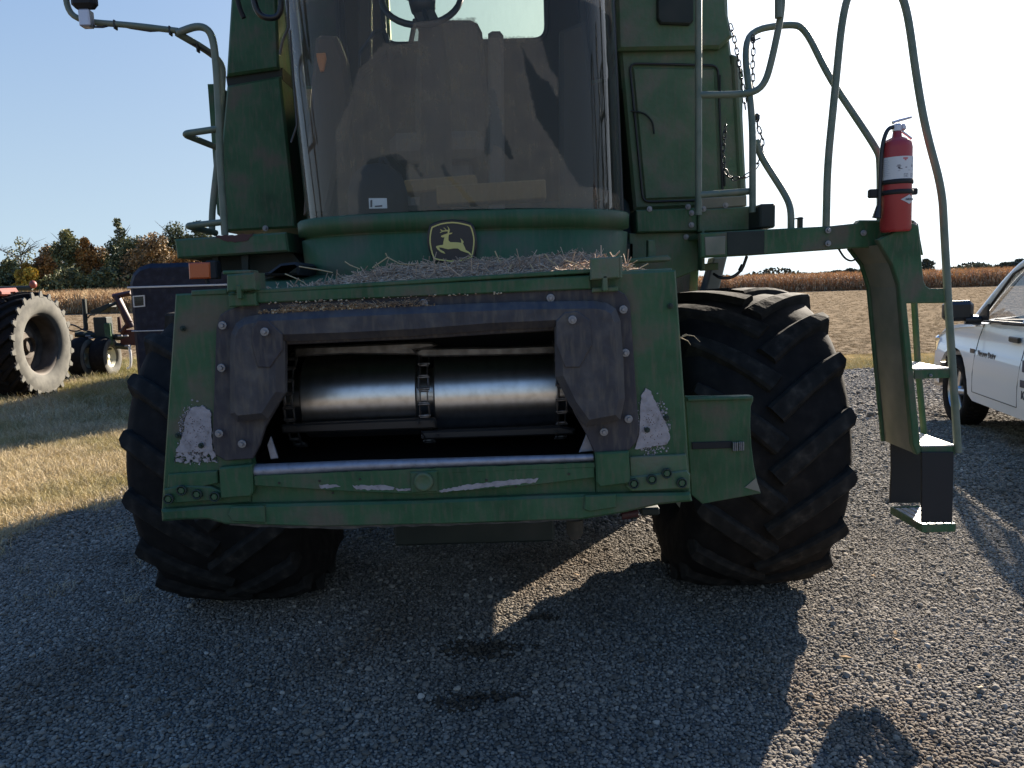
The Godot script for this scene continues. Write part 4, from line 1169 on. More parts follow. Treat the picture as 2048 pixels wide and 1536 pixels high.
func build_left_side() -> void:
	# step box left of the cab with the amber lamp under it
	var st := S()
	prism(st, [Vector2(-1.506, 2.007), Vector2(-0.9993, 2.024), Vector2(-0.9913, 1.937), Vector2(-1.5, 1.92)], -3.62, 0.42, 0.008)
	var stp := obj("left_walkway", st, "green", combine)
	st = S()
	prism(st, ragged([Vector2(-1.321, 2.015), Vector2(-1.147, 2.021), Vector2(-1.172, 1.993), Vector2(-1.229, 1.983), Vector2(-1.285, 1.992)], 0.003, 0.01), -3.617, 0.004)
	obj("rust_stain", st, "maroon", stp)
	st = S()
	prism(st, [Vector2(-1.473, 1.925), Vector2(-1.02, 1.948), Vector2(-0.9663, 1.878), Vector2(-0.9706, 1.809), Vector2(-1.272, 1.818), Vector2(-1.339, 1.854)], -3.75, 0.35)
	prism(st, [Vector2(-1.357, 1.928), Vector2(-1.329, 1.929), Vector2(-1.325, 1.854), Vector2(-1.353, 1.852)], -3.66, 0.03)
	prism(st, [Vector2(-1.223, 1.926), Vector2(-1.19, 1.93), Vector2(-1.196, 1.85), Vector2(-1.223, 1.851)], -3.66, 0.03)
	obj("walkway_bracket", st, "dark", stp)
	st = S()
	prism(st, [Vector2(-1.424, 1.896), Vector2(-1.326, 1.897), Vector2(-1.329, 1.825), Vector2(-1.425, 1.825)], -3.55, 0.03, 0.006)
	var lamp := obj("amber_lamp", st, "amber", combine)
	lamp.set_meta("label", "unlit amber marker lamp under the left walkway")
	st = S()
	box(st, Vector3(-1.326, 1.863, -3.585), Vector3(0.05, 0.082, 0.06), 0.006)
	tube(st, [Vector3(-1.357, 1.826, -3.57), Vector3(-1.349, 1.805, -3.57)], 0.008, 6)
	obj("lamp_housing", st, "mat_black", lamp)
	st = S()
	prism(st, [Vector2(-0.9981, 1.837), Vector2(-0.944, 1.872), Vector2(-0.8817, 1.877), Vector2(-0.8618, 1.864), Vector2(-0.8726, 1.823), Vector2(-1.047, 1.824), Vector2(-1.046, 1.836)], -3.3, 0.3, 0.01)
	obj("hydraulic_block", st, "mat_black", combine)

	# handrail, rungs and the mirror arm
	st = S()
	tube(st, bend([Vector3(-1.471, 2.935, -3.75), Vector3(-1.369, 2.967, -3.75), Vector3(-1.313, 2.935, -3.75), Vector3(-1.304, 2.813, -3.75), Vector3(-1.308, 2.571, -3.75), Vector3(-1.319, 2.37, -3.75), Vector3(-1.321, 2.028, -3.75)], 0.1), 0.0165, 10)
	tube(st, bend([Vector3(-1.471, 2.935, -3.75), Vector3(-1.382, 2.892, -3.9), Vector3(-1.341, 2.846, -3.95), Vector3(-1.353, 2.753, -3.95), Vector3(-1.39, 2.45, -3.95), Vector3(-1.446, 2.165, -3.95), Vector3(-1.455, 2.045, -3.95)], 0.12), 0.0165, 10)
	tube(st, [Vector3(-1.326, 2.513, -3.75), Vector3(-1.323, 2.5, -3.75)], 0.013, 8)
	var hr := obj("left_handrail", st, "rail", combine)
	for q in [[Vector3(-1.318, 2.509, -3.75), Vector3(-1.48, 2.491, -3.75), Vector3(-1.395, 2.46, -3.95)], [Vector3(-1.317, 2.088, -3.75), Vector3(-1.5, 2.075, -3.75), Vector3(-1.435, 2.054, -3.95)]]:
		st = S()
		tube(st, bend(q, 0.03), 0.015, 10)
		obj("rung", st, "rail", hr)
	st = S()
	tube(st, bend([Vector3(-1.952, 3.219, -3.75), Vector3(-1.964, 3.048, -3.75), Vector3(-1.895, 2.995, -3.75), Vector3(-1.681, 2.976, -3.75), Vector3(-1.466, 2.944, -3.75)], 0.12), 0.0135, 10)
	var arm := obj("mirror_arm", st, "rail", combine)
	st = S()
	box(st, Vector3(-1.86, 2.997, -3.72), Vector3(0.05, 0.075, 0.05), 0.006)
	tube(st, [Vector3(-1.861, 3.014, -3.72), Vector3(-1.844, 3.162, -3.72)], 0.008, 8)
	obj("mirror_bracket", st, "silver", arm)
	st = S()
	box(st, Vector3(-1.862, 3.184, -3.72), Vector3(0.11, 0.29, 0.06), 0.028)
	obj("mirror_head", st, "mat_black", arm)
	st = S()
	tube(st, [Vector3(-1.855, 2.991, -3.73), Vector3(-1.83, 2.965, -3.73), Vector3(-1.801, 2.967, -3.74), Vector3(-1.753, 2.985, -3.76), Vector3(-1.687, 2.966, -3.76), Vector3(-1.593, 2.947, -3.75), Vector3(-1.491, 2.949, -3.75), Vector3(-1.446, 2.91, -3.8), Vector3(-1.409, 2.897, -3.82), Vector3(-1.364, 2.873, -3.88), Vector3(-1.33, 2.83, -3.85), Vector3(-1.327, 2.751, -3.85)], 0.005, 6)
	obj("cable", st, "black", arm)
	for b in [Vector3(-1.747, 2.977, -3.75), Vector3(-1.5, 2.944, -3.75), Vector3(-1.407, 2.888, -3.82)]:
		st = S()
		box(st, b, Vector3(0.008, 0.04, 0.03), 0.002)
		obj("cable_tie", st, "black", arm)

func build_right_side() -> void:
	# toe boards and the structure under the bay
	var st := S()
	prism(st, [Vector2(0.6508, 2.114), Vector2(0.961, 2.115), Vector2(0.9609, 2.001), Vector2(0.6547, 2.002)], -4.05, 0.2, 0.006)
	var toe := obj("platform_board", st, "green", combine)
	st = S()
	prism(st, [Vector2(0.9612, 2.105), Vector2(1.24, 2.115), Vector2(1.241, 1.996), Vector2(0.9612, 1.994)], -4.03, 0.3, 0.006)
	obj("platform_end", st, "dusty_green", toe)
	st = S()
	box(st, Vector3(1.251, 2.05, -4), Vector3(0.075, 0.115, 0.3), 0.008)
	obj("platform_bracket", st, "dark", toe)
	st = S()
	prism(st, [Vector2(0.9712, 2.165), Vector2(1.212, 2.17), Vector2(1.213, 2.119), Vector2(0.9712, 2.108)], -4.06, 0.1, 0.004)
	obj("platform_lip", st, "panel_tan", toe)
	var bm := bolt_mesh(0.014)
	for b in [Vector3(0.718, 2.116, -4.045), Vector3(0.912, 2.121, -4.045), Vector3(0.93, 2.09, -4.045), Vector3(0.929, 2.031, -4.045), Vector3(1.094, 2.12, -4.02), Vector3(0.912, 1.975, -4.09), Vector3(0.984, 2.106, -4.02)]:
		piece("bolt", bm, "bolt", toe, Transform3D(Basis(), b))
	st = S()
	prism(st, [Vector2(0.6218, 2.004), Vector2(0.9753, 2.001), Vector2(0.9804, 1.806), Vector2(0.8436, 1.759), Vector2(0.6191, 1.76)], -4.1, 0.25, 0.006)
	prism(st, [Vector2(0.5559, 1.864), Vector2(0.7586, 1.877), Vector2(0.7776, 1.862), Vector2(0.7727, 1.848), Vector2(0.5604, 1.845)], -3.8, 0.2, 0.006)
	prism(st, [Vector2(0.675, 1.952), Vector2(0.7087, 1.952), Vector2(0.713, 1.868), Vector2(0.6743, 1.869)], -3.85, 0.05, 0.004)
	obj("platform_frame", st, "dusty_green", toe)
	st = S()
	prism(st, [Vector2(0.9757, 2), Vector2(0.991, 2.002), Vector2(0.991, 1.805), Vector2(0.9756, 1.803)], -4.02, 0.2, 0.003)
	prism(st, [Vector2(1.008, 1.837), Vector2(1.081, 1.84), Vector2(1.081, 1.804), Vector2(1.008, 1.801)], -4.1, 0.1, 0.003)
	obj("frame_upright", st, "dusty_green", toe)
	# a diagonal chute going down behind the wheel
	st = S()
	prism(st, [Vector2(1.367, 1.901), Vector2(1.457, 1.905), Vector2(1.355, 1.487), Vector2(1.257, 1.49)], -5.3, 0.15, 0.01)
	obj("drain_chute", st, "panel_tan", combine)
	st = S()
	tube(st, bend([Vector3(1.182, 1.865, -3.95), Vector3(1.158, 1.797, -3.95), Vector3(1.109, 1.759, -3.95), Vector3(1.049, 1.761, -3.95), Vector3(1.032, 1.782, -4)], 0.12, 6), 0.008, 8)
	tube(st, [Vector3(1.163, 1.822, -3.95), Vector3(1.148, 1.793, -3.95)], 0.012, 8)
	obj("hose", st, "black", combine)
	st = S()
	tube(st, bend([Vector3(1.592, 1.888, -3.85), Vector3(1.622, 1.839, -3.85), Vector3(1.656, 1.821, -3.85), Vector3(1.689, 1.837, -3.85)], 0.05), 0.005, 6)
	obj("cable", st, "black", combine)

	# the beam that carries the ladder
	st = S()
	prism(st, [Vector2(0.9135, 1.975), Vector2(1.151, 1.982), Vector2(1.531, 1.99), Vector2(1.661, 2), Vector2(1.673, 2.014), Vector2(1.929, 2.006), Vector2(1.953, 1.987), Vector2(1.965, 1.917), Vector2(1.982, 1.841), Vector2(1.761, 1.885), Vector2(1.628, 1.882), Vector2(1.152, 1.863), Vector2(0.9182, 1.858)], -3.8, 0.05, 0.006)
	prism(st, [Vector2(0.9253, 1.975), Vector2(1.924, 1.997), Vector2(1.925, 1.979), Vector2(0.9253, 1.956)], -3.852, 0.55, 0.004)
	var beam := obj("ladder_beam", st, "green", combine)
	st = S()
	prism(st, [Vector2(1.041, 1.976), Vector2(1.219, 1.978), Vector2(1.218, 1.868), Vector2(1.044, 1.866)], -3.795, 0.004, 0.002)
	obj("dark_patch", st, "dark", beam)
	st = S()
	prism(st, [Vector2(0.9347, 1.956), Vector2(1.034, 1.957), Vector2(1.032, 1.873), Vector2(0.9396, 1.869)], -3.795, 0.004, 0.002)
	obj("dusty_patch", st, "panel_tan", beam)
	for b in [Vector3(1.518, 1.969, -3.79), Vector3(1.519, 1.908, -3.79), Vector3(1.686, 1.952, -3.79), Vector3(1.782, 1.919, -3.79), Vector3(1.927, 1.98, -3.79)]:
		piece("bolt", bm, "bolt", beam, Transform3D(Basis(), b))
	st = S()
	box(st, Vector3(1.406, 2.009, -3.85), Vector3(0.02, 0.06, 0.03), 0.003)
	box(st, Vector3(1.401, 2.033, -3.85), Vector3(0.035, 0.006, 0.03), 0.002)
	obj("stop_tab", st, "dark", beam)

	# the ladder
	var lad := group_part("ladder", combine)
	st = S()
	# front face plate: it comes down from the beam and forms the stile of the ladder
	prism(st, [Vector2(1.703, 1.913), Vector2(1.864, 1.985), Vector2(1.892, 1.971), Vector2(1.905, 1.861), Vector2(1.924, 1.719), Vector2(1.936, 1.695), Vector2(1.957, 1.683), Vector2(2.018, 1.681), Vector2(2.025, 1.614), Vector2(1.848, 1.617), Vector2(1.885, 1.329), Vector2(1.904, 1.186), Vector2(1.94, 0.9056), Vector2(1.919, 0.8965), Vector2(1.898, 0.9456), Vector2(1.872, 1.163), Vector2(1.827, 1.541), Vector2(1.808, 1.704), Vector2(1.775, 1.797)], -3.68, 0.035, 0.005)
	obj("face_plate", st, "green", lad)
	st = S()
	# inner side plate, running back from the stile
	var sp := [[1786.0, 532.0], [1800.0, 575.0], [1806.0, 640.0], [1820.0, 800.0], [1829.0, 906.0]]
	var fr := [Vector3(1.717, 1.891, -3.7), Vector3(1.782, 1.808, -3.7), Vector3(1.821, 1.692, -3.7), Vector3(1.839, 1.54, -3.7), Vector3(1.885, 1.159, -3.7), Vector3(1.917, 0.9, -3.7)]
	for i in fr.size() - 1:
		var a: Vector3 = fr[i]
		var b: Vector3 = fr[i + 1]
		var back := Vector3(0, 0, -0.31)
		out_quad(st, Vector3(5, 1, -3.8), a, b, b + back, a + back)
		out_quad(st, Vector3(-5, 1, -3.8), a + Vector3(0.012, 0, 0), b + Vector3(0.012, 0, 0), b + back + Vector3(0.012, 0, 0), a + back + Vector3(0.012, 0, 0))
	assert(sp.size() == 5)
	var plate := obj("side_plate", st, "panel_tan", lad)
	plate.name = "side_plate"
	st = S()
	# rear flange
	for i in fr.size() - 1:
		tube(st, [fr[i] + Vector3(-0.004, 0, -0.31), fr[i + 1] + Vector3(-0.004, 0, -0.31)], 0.013, 8)
	obj("rear_flange", st, "green", lad)
	# rear stile of the outer side, and its rail
	st = S()
	tube(st, [Vector3(2.044, 1.622, -4), Vector3(2.075, 1.278, -4), Vector3(2.121, 0.911, -4)], 0.016, 8)
	obj("rear_post", st, "green", lad)
	st = S()
	tube(st, bend([Vector3(1.52, 1.983, -3.82), Vector3(1.521, 2.275, -3.82), Vector3(1.555, 2.683, -3.82), Vector3(1.575, 2.927, -3.82), Vector3(1.609, 3.069, -3.82), Vector3(1.736, 3.134, -3.8), Vector3(1.821, 3.038, -3.78), Vector3(1.851, 2.922, -3.76), Vector3(1.886, 2.654, -3.74), Vector3(1.925, 2.416, -3.72), Vector3(2.003, 2.132, -3.7), Vector3(2.019, 1.95, -3.7), Vector3(2.044, 1.627, -3.69), Vector3(2.114, 0.903, -3.68)], 0.12), 0.0175, 10)
	obj("ladder_rail", st, "rail", lad)
	# treads of perforated plate
	for q in [[Vector3(1.896, 1.303, -3.69), Vector3(2.064, 1.298, -3.69)], [Vector3(1.939, 0.933, -3.69), Vector3(2.104, 0.933, -3.69)]]:
		var a: Vector3 = q[0]
		var b: Vector3 = q[1]
		st = S()
		box(st, Vector3((a.x + b.x) / 2, a.y - 0.02, a.z), Vector3(b.x - a.x, 0.044, 0.012), 0.003)
		box(st, Vector3((a.x + b.x) / 2, a.y - 0.02, a.z - 0.31), Vector3(b.x - a.x, 0.044, 0.012), 0.003)
		obj("tread_edge", st, "green", lad)
		st = S()
		for k in 5:
			box(st, Vector3(lerpf(a.x, b.x, (k + 0.5) / 5.0), a.y + 0.004, a.z - 0.157), Vector3((b.x - a.x) / 5.0 - 0.009, 0.006, 0.292), 0.002)
		for k in 6:
			box(st, Vector3((a.x + b.x) / 2, a.y + 0.0015, a.z - 0.03 - 0.05 * k), Vector3(b.x - a.x - 0.012, 0.006, 0.014), 0.002)
		box(st, Vector3((a.x + b.x) / 2, a.y + 0.004, a.z - 0.0), Vector3(b.x - a.x, 0.008, 0.016), 0.002)
		obj("tread", st, "zinc", lad)
	piece("bolt", bolt_mesh(0.008), "bolt", lad, Transform3D(Basis(), Vector3(1.97, 1.276, -3.68)))
	# rubber mats that carry the lowest step
	st = S()
	prism(st, [Vector2(1.934, 0.9124), Vector2(2.086, 0.9078), Vector2(2.089, 0.7744), Vector2(2.092, 0.5634), Vector2(1.946, 0.5679)], -3.665, 0.012, 0.002)
	obj("rubber_mat", st, "mat_black", lad)
	st = S()
	prism(st, [Vector2(1.939, 0.9096), Vector2(1.944, 0.9147), Vector2(2.106, 0.8391), Vector2(2.105, 0.5719), Vector2(1.943, 0.5768), Vector2(1.946, 0.7518)], -3.98, 0.012, 0.002)
	obj("rubber_mat", st, "mat_black", lad)
	st = S()
	var s0 := Vector3(1.944, 0.553, -3.66)
	var s1 := Vector3(2.098, 0.548, -3.66)
	box(st, Vector3((s0.x + s1.x) / 2, s0.y - 0.01, -3.655), Vector3(s1.x - s0.x, 0.04, 0.012), 0.003)
	box(st, Vector3((s0.x + s1.x) / 2, s0.y - 0.01, -3.965), Vector3(s1.x - s0.x, 0.04, 0.012), 0.003)
	for x in [s0.x, s1.x]:
		box(st, Vector3(x, s0.y - 0.01, -3.81), Vector3(0.01, 0.04, 0.32), 0.003)
	obj("bottom_step", st, "green", lad)
	st = S()
	for k in 4:
		box(st, Vector3(lerpf(s0.x, s1.x, (k + 0.5) / 4.0), s0.y + 0.002, -3.81), Vector3((s1.x - s0.x) / 4.0 - 0.008, 0.006, 0.29), 0.002)
	obj("tread", st, "zinc", lad)

	# rails of the platform
	st = S()
	tube(st, bend([Vector3(0.935, 3.202, -3.92), Vector3(0.935, 2.069, -3.92)], 0.1), 0.0165, 10)
	tube(st, bend([Vector3(0.935, 2.635, -3.92), Vector3(1.182, 2.63, -3.92), Vector3(1.254, 2.672, -3.92), Vector3(1.291, 2.808, -3.92), Vector3(1.336, 3.034, -3.92), Vector3(1.324, 3.191, -3.92)], 0.16), 0.0165, 10)
	tube(st, [Vector3(0.935, 2.165, -3.92), Vector3(1.2, 2.176, -3.92)], 0.0165, 10)
	tube(st, [Vector3(1.306, 3.117, -3.9), Vector3(1.308, 2.97, -3.9)], 0.018, 8)
	var gate := obj("platform_gate", st, "rail", combine)
	st = S()
	tube(st, bend([Vector3(1.193, 2.072, -3.9), Vector3(1.189, 2.53, -3.9), Vector3(1.178, 2.834, -4), Vector3(1.234, 2.979, -4.1), Vector3(1.433, 3.002, -4.1), Vector3(1.508, 2.983, -4.1), Vector3(1.584, 2.729, -4), Vector3(1.77, 2.342, -3.85), Vector3(1.783, 2.296, -3.85), Vector3(1.793, 1.944, -3.85)], 0.14), 0.0165, 10)
	tube(st, bend([Vector3(1.222, 2.422, -3.95), Vector3(1.242, 2.35, -3.95), Vector3(1.36, 2.139, -3.9), Vector3(1.362, 2.074, -3.85), Vector3(1.363, 1.985, -3.85)], 0.08), 0.0165, 10)
	obj("stair_rail", st, "rail", combine)
	# safety chains
	var lm := oval_link_mesh()
	for path in [[Vector3(1.154, 3.009, -4.15), Vector3(1.169, 2.96, -4.15), Vector3(1.187, 2.876, -4.15), Vector3(1.205, 2.778, -4.15), Vector3(1.219, 2.692, -4.15), Vector3(1.227, 2.626, -4.15)], [Vector3(1.219, 2.907, -4), Vector3(1.222, 2.868, -4), Vector3(1.218, 2.786, -4), Vector3(1.221, 2.716, -4), Vector3(1.214, 2.657, -4)], [Vector3(1.226, 2.526, -3.95), Vector3(1.229, 2.493, -3.95), Vector3(1.251, 2.433, -3.95), Vector3(1.254, 2.386, -3.95), Vector3(1.252, 2.362, -3.95), Vector3(1.228, 2.303, -3.95), Vector3(1.199, 2.266, -3.95), Vector3(1.165, 2.246, -3.95), Vector3(1.121, 2.24, -3.95), Vector3(1.087, 2.255, -3.95), Vector3(1.067, 2.294, -3.95), Vector3(1.062, 2.379, -3.95), Vector3(1.071, 2.469, -3.95), Vector3(1.076, 2.502, -3.95)]]:
		var ch := group_part("safety_chain", combine)
		var need := 0.0
		var k := 0
		for i in path.size() - 1:
			var a: Vector3 = path[i]
			var b: Vector3 = path[i + 1]
			var len := a.distance_to(b)
			while need < len:
				var p := a.lerp(b, need / len)
				var xf := along(p, b - a)
				xf.basis = xf.basis * Basis(Vector3.UP, PI / 2 * (k % 2) + 0.2)
				var o := put("chain_link", lm, M.black, ch)
				o.transform = xf
				need += 0.03
				k += 1
			need -= len
	st = S()
	box(st, Vector3(1.222, 2.526, -3.93), Vector3(0.02, 0.03, 0.02), 0.004)
	box(st, Vector3(1.219, 2.907, -4), Vector3(0.012, 0.02, 0.012), 0.003)
	tube(st, [Vector3(1.222, 2.898, -4), Vector3(1.255, 2.911, -4)], 0.004, 6)
	obj("chain_clip", st, "black", gate)

func build_extinguisher() -> void:
	var e := thing("fire_extinguisher", "red fire extinguisher with white label strapped to the right platform rail", "fire extinguisher", Vector3(1.784, 1.949, -3.68))
	var c := Vector3(1.794, 1.948, -3.7)
	var top := Vector3(1.788, 2.368, -3.7)
	var h := top.y - c.y
	var r := 0.0665
	var lean := (top - c)
	lean.z = 0.0
	var xf := along(c, lean)
	var st := S()
	lathe(st, [Vector2(0, 0.0), Vector2(r * 0.9, 0.0), Vector2(r, 0.012), Vector2(r, h - 0.045), Vector2(r * 0.94, h - 0.022), Vector2(r * 0.72, h - 0.006), Vector2(r * 0.32, h + 0.006), Vector2(r * 0.27, h + 0.03), Vector2(0, h + 0.03)], xf, 32)
	obj("cylinder", st, "red", e)
	# printed label: a sleeve over most of the front
	var im := Image.create(256, 128, false, Image.FORMAT_RGBA8)
	im.fill(Color(0.78, 0.78, 0.78))
	var ink := Color(0.3, 0.3, 0.33)
	for i in 9:
		im.fill_rect(Rect2i(16, 14 + i * 11, 34 + (i * 7) % 13, 2), Color(0.6, 0.6, 0.62))
	im.fill_rect(Rect2i(122, 8, 26, 10), Color(0.72, 0.4, 0.4))
	im.fill_rect(Rect2i(130, 18, 10, 8), Color(0.72, 0.4, 0.4))
	for b in [[96, 48, 14, 4], [92, 54, 22, 4], [98, 60, 12, 10], [104, 70, 16, 4], [134, 62, 10, 5], [176, 44, 5, 20], [173, 54, 11, 6], [204, 46, 6, 18], [200, 58, 14, 6], [98, 82, 12, 2], [152, 80, 14, 2], [202, 82, 12, 2]]:
		im.fill_rect(Rect2i(b[0], b[1], b[2], b[3]), ink)
	for x in [128, 168, 210]:
		im.fill_rect(Rect2i(x, 100, 22, 2), ink)
		im.fill_rect(Rect2i(x, 100, 2, 22), ink)
		im.fill_rect(Rect2i(x + 20, 100, 2, 22), ink)
		im.fill_rect(Rect2i(x + 8, 106, 6, 14), Color(0.45, 0.45, 0.48))
	var lab := StandardMaterial3D.new()
	lab.albedo_texture = ImageTexture.create_from_image(im)
	lab.roughness = 0.45
	st = S()
	st.set_smooth_group(1)
	var y0 := h * 0.555
	var y1 := h * 0.79
	for k in 40:
		var ts := [PI * 1.02 - k * PI * 1.05 / 40.0, PI * 1.02 - (k + 1) * PI * 1.05 / 40.0]
		var vs := []
		for t in ts:
			for y in [y0, y1]:
				vs.append([Vector3(cos(t) * (r + 0.0025), y, sin(t) * (r + 0.0025)), Vector2((PI * 1.02 - t) / (PI * 1.05), 1.0 - (y - y0) / (y1 - y0))])
		for q in [0, 3, 2, 0, 1, 3]:
			st.set_uv(vs[q][1])
			st.add_vertex(xf * (vs[q][0] as Vector3))
	put("label", finish(st), lab, e)
	# diamond mark lower down, wrapped on the cylinder
	st = S()
	for k in 16:
		var q := []
		for u in [-1.0 + k / 8.0, -1.0 + (k + 1) / 8.0]:
			var t: float = 1.12 - u * 0.62
			for sgn in [-1.0, 1.0]:
				q.append(xf * Vector3(cos(t) * (r + 0.0025), h * 0.335 + sgn * 0.021 * (1.0 - absf(u)), sin(t) * (r + 0.0025)))
		quad(st, q[0], q[2], q[3], q[1])
	obj("diamond_mark", st, "tank_label", e)
	var tm := TextMesh.new()
	tm.text = "AMEREX"
	tm.font_size = 12
	tm.pixel_size = 0.0011
	tm.depth = 0.0006
	var to := put("diamond_text", tm, M.print, e)
	var off := to.position
	to.transform = Transform3D(xf.basis * Basis(Vector3.UP, PI / 2 - 1.12), xf * Vector3(cos(1.12) * (r + 0.004), h * 0.335, sin(1.12) * (r + 0.004)) + off)
	# valve, levers, gauge, hose, straps
	st = S()
	var v := c + lean.normalized() * (h + 0.03)
	box(st, v + Vector3(0.0, 0.015, 0), Vector3(0.036, 0.04, 0.034), 0.008)
	box(st, v + Vector3(0.026, 0.018, 0), Vector3(0.026, 0.03, 0.026), 0.01)
	obj("valve", st, "silver", e)
	st = S()
	tube(st, [v + Vector3(-0.022, 0.04, 0), v + Vector3(0.012, 0.05, 0), v + Vector3(0.064, 0.062, 0)], 0.0075, 8, false, 0.005)
	tube(st, [v + Vector3(0.02, 0.002, 0), v + Vector3(0.05, -0.02, 0), v + Vector3(0.068, -0.034, 0)], 0.006, 8)
	obj("lever", st, "silver", e)
	st = S()
	tube(st, bend([v + Vector3(-0.015, 0.022, 0), v + Vector3(-0.05, 0.012, 0.01), v + Vector3(-0.074, -0.06, 0.015), v + Vector3(-0.078, -0.2, 0.015), v + Vector3(-0.08, -0.33, 0.015)], 0.06), 0.0095, 8)
	tube(st, [v + Vector3(-0.08, -0.33, 0.015), v + Vector3(-0.09, -0.385, 0.015)], 0.012, 10, false, 0.02)
	obj("hose", st, "black", e)
	st = S()
	for y in [0.53, 0.42]:
		lathe(st, [Vector2(r + 0.001, h * y - 0.011), Vector2(r + 0.005, h * y - 0.01), Vector2(r + 0.005, h * y + 0.01), Vector2(r + 0.001, h * y + 0.011)], xf, 28)
	box(st, c + Vector3(-0.105, h * 0.42, 0.0), Vector3(0.05, 0.04, 0.03), 0.006)
	box(st, c + Vector3(0.08, h * 0.43, 0.0), Vector3(0.03, 0.03, 0.02), 0.005)
	box(st, c + Vector3(0, h * 0.45, -r - 0.012), Vector3(0.05, h * 0.8, 0.018), 0.004)
	tube(st, bend([v + Vector3(0.066, -0.1, 0), v + Vector3(0.076, -0.12, 0), v + Vector3(0.07, -0.15, 0)], 0.02), 0.0025, 6)
	obj("bracket_strap", st, "mat_black", e)

func build_combine() -> void:
	combine = thing("combine_harvester", "green combine harvester with bowed cab windscreen, seen head on, its header removed", "combine harvester", Vector3(-0.12, 0.0, -AXLE_D))
	build_running_gear()
	build_body()
	build_cab()
	build_left_side()
	build_feeder()
	build_right_side()
	build_extinguisher()

# ---------------------------------------------------------------- ground
func sheet(called: String, pts: Array, y: float, material: Material, sub := 1) -> MeshInstance3D:
	var st := S()
	var idx := Geometry2D.triangulate_polygon(PackedVector2Array(pts))
	for i in range(0, idx.size(), 3):
		var t := [pts[idx[i]], pts[idx[i + 1]], pts[idx[i + 2]]]
		var a := Vector3(t[0].x, y, t[0].y)
		var b := Vector3(t[1].x, y, t[1].y)
		var c := Vector3(t[2].x, y, t[2].y)
		if (b - a).cross(c - a).y < 0.0:
			tri(st, a, c, b)
		else:
			tri(st, a, b, c)
	var o := put(called, finish(st), material, self)
	o.set_meta("kind", "structure")
	return o

var lot := [Vector2(-3.78, -5.59), Vector2(-3.69, -6.22), Vector2(-3.59, -6.64), Vector2(-3.54, -6.99), Vector2(-3.66, -8.11)]

func in_lot(p: Vector2, n: float) -> bool:
	var g := lot_poly()
	return Geometry2D.is_point_in_polygon(p + Vector2(n, n * 0.6), g)

var lot_cache: PackedVector2Array
func lot_poly() -> PackedVector2Array:
	if lot_cache.is_empty():
		var a := [Vector2(-8.5, 4.0), Vector2(-6.2, -2.0), Vector2(-4.6, -4.5)]
		a.append_array(lot)
		a.append_array([Vector2(-2.6, -12.0), Vector2(-2.2, -15.6), Vector2(3.0, -15.0), Vector2(9.0, -14.6), Vector2(26.0, -15.4), Vector2(30.0, 4.0)])
		lot_cache = PackedVector2Array(a)
	return lot_cache

func stone_mesh(seed_: int) -> ArrayMesh:
	var r := RandomNumberGenerator.new()
	r.seed = seed_
	var p := (1.0 + sqrt(5.0)) / 2.0
	var v := []
	for q in [Vector3(-1, p, 0), Vector3(1, p, 0), Vector3(-1, -p, 0), Vector3(1, -p, 0), Vector3(0, -1, p), Vector3(0, 1, p), Vector3(0, -1, -p), Vector3(0, 1, -p), Vector3(p, 0, -1), Vector3(p, 0, 1), Vector3(-p, 0, -1), Vector3(-p, 0, 1)]:
		v.append(q.normalized() * r.randf_range(0.72, 1.22) * Vector3(1.0, 0.72, 0.86))
	var f := [0, 11, 5, 0, 5, 1, 0, 1, 7, 0, 7, 10, 0, 10, 11, 1, 5, 9, 5, 11, 4, 11, 10, 2, 10, 7, 6, 7, 1, 8, 3, 9, 4, 3, 4, 2, 3, 2, 6, 3, 6, 8, 3, 8, 9, 4, 9, 5, 2, 4, 11, 6, 2, 10, 8, 6, 7, 9, 8, 1]
	var st := S()
	for i in range(0, f.size(), 3):
		# each face split in four with its edges cut in a little: a chipped, rounded stone
		var a: Vector3 = v[f[i]]
		var b: Vector3 = v[f[i + 1]]
		var c: Vector3 = v[f[i + 2]]
		var ab := (a + b) * 0.56
		var bc := (b + c) * 0.56
		var ca := (c + a) * 0.56
		for t in [[a, ab, ca], [ab, b, bc], [ca, bc, c], [ab, bc, ca]]:
			tri(st, t[0], t[1], t[2])
	return finish(st)

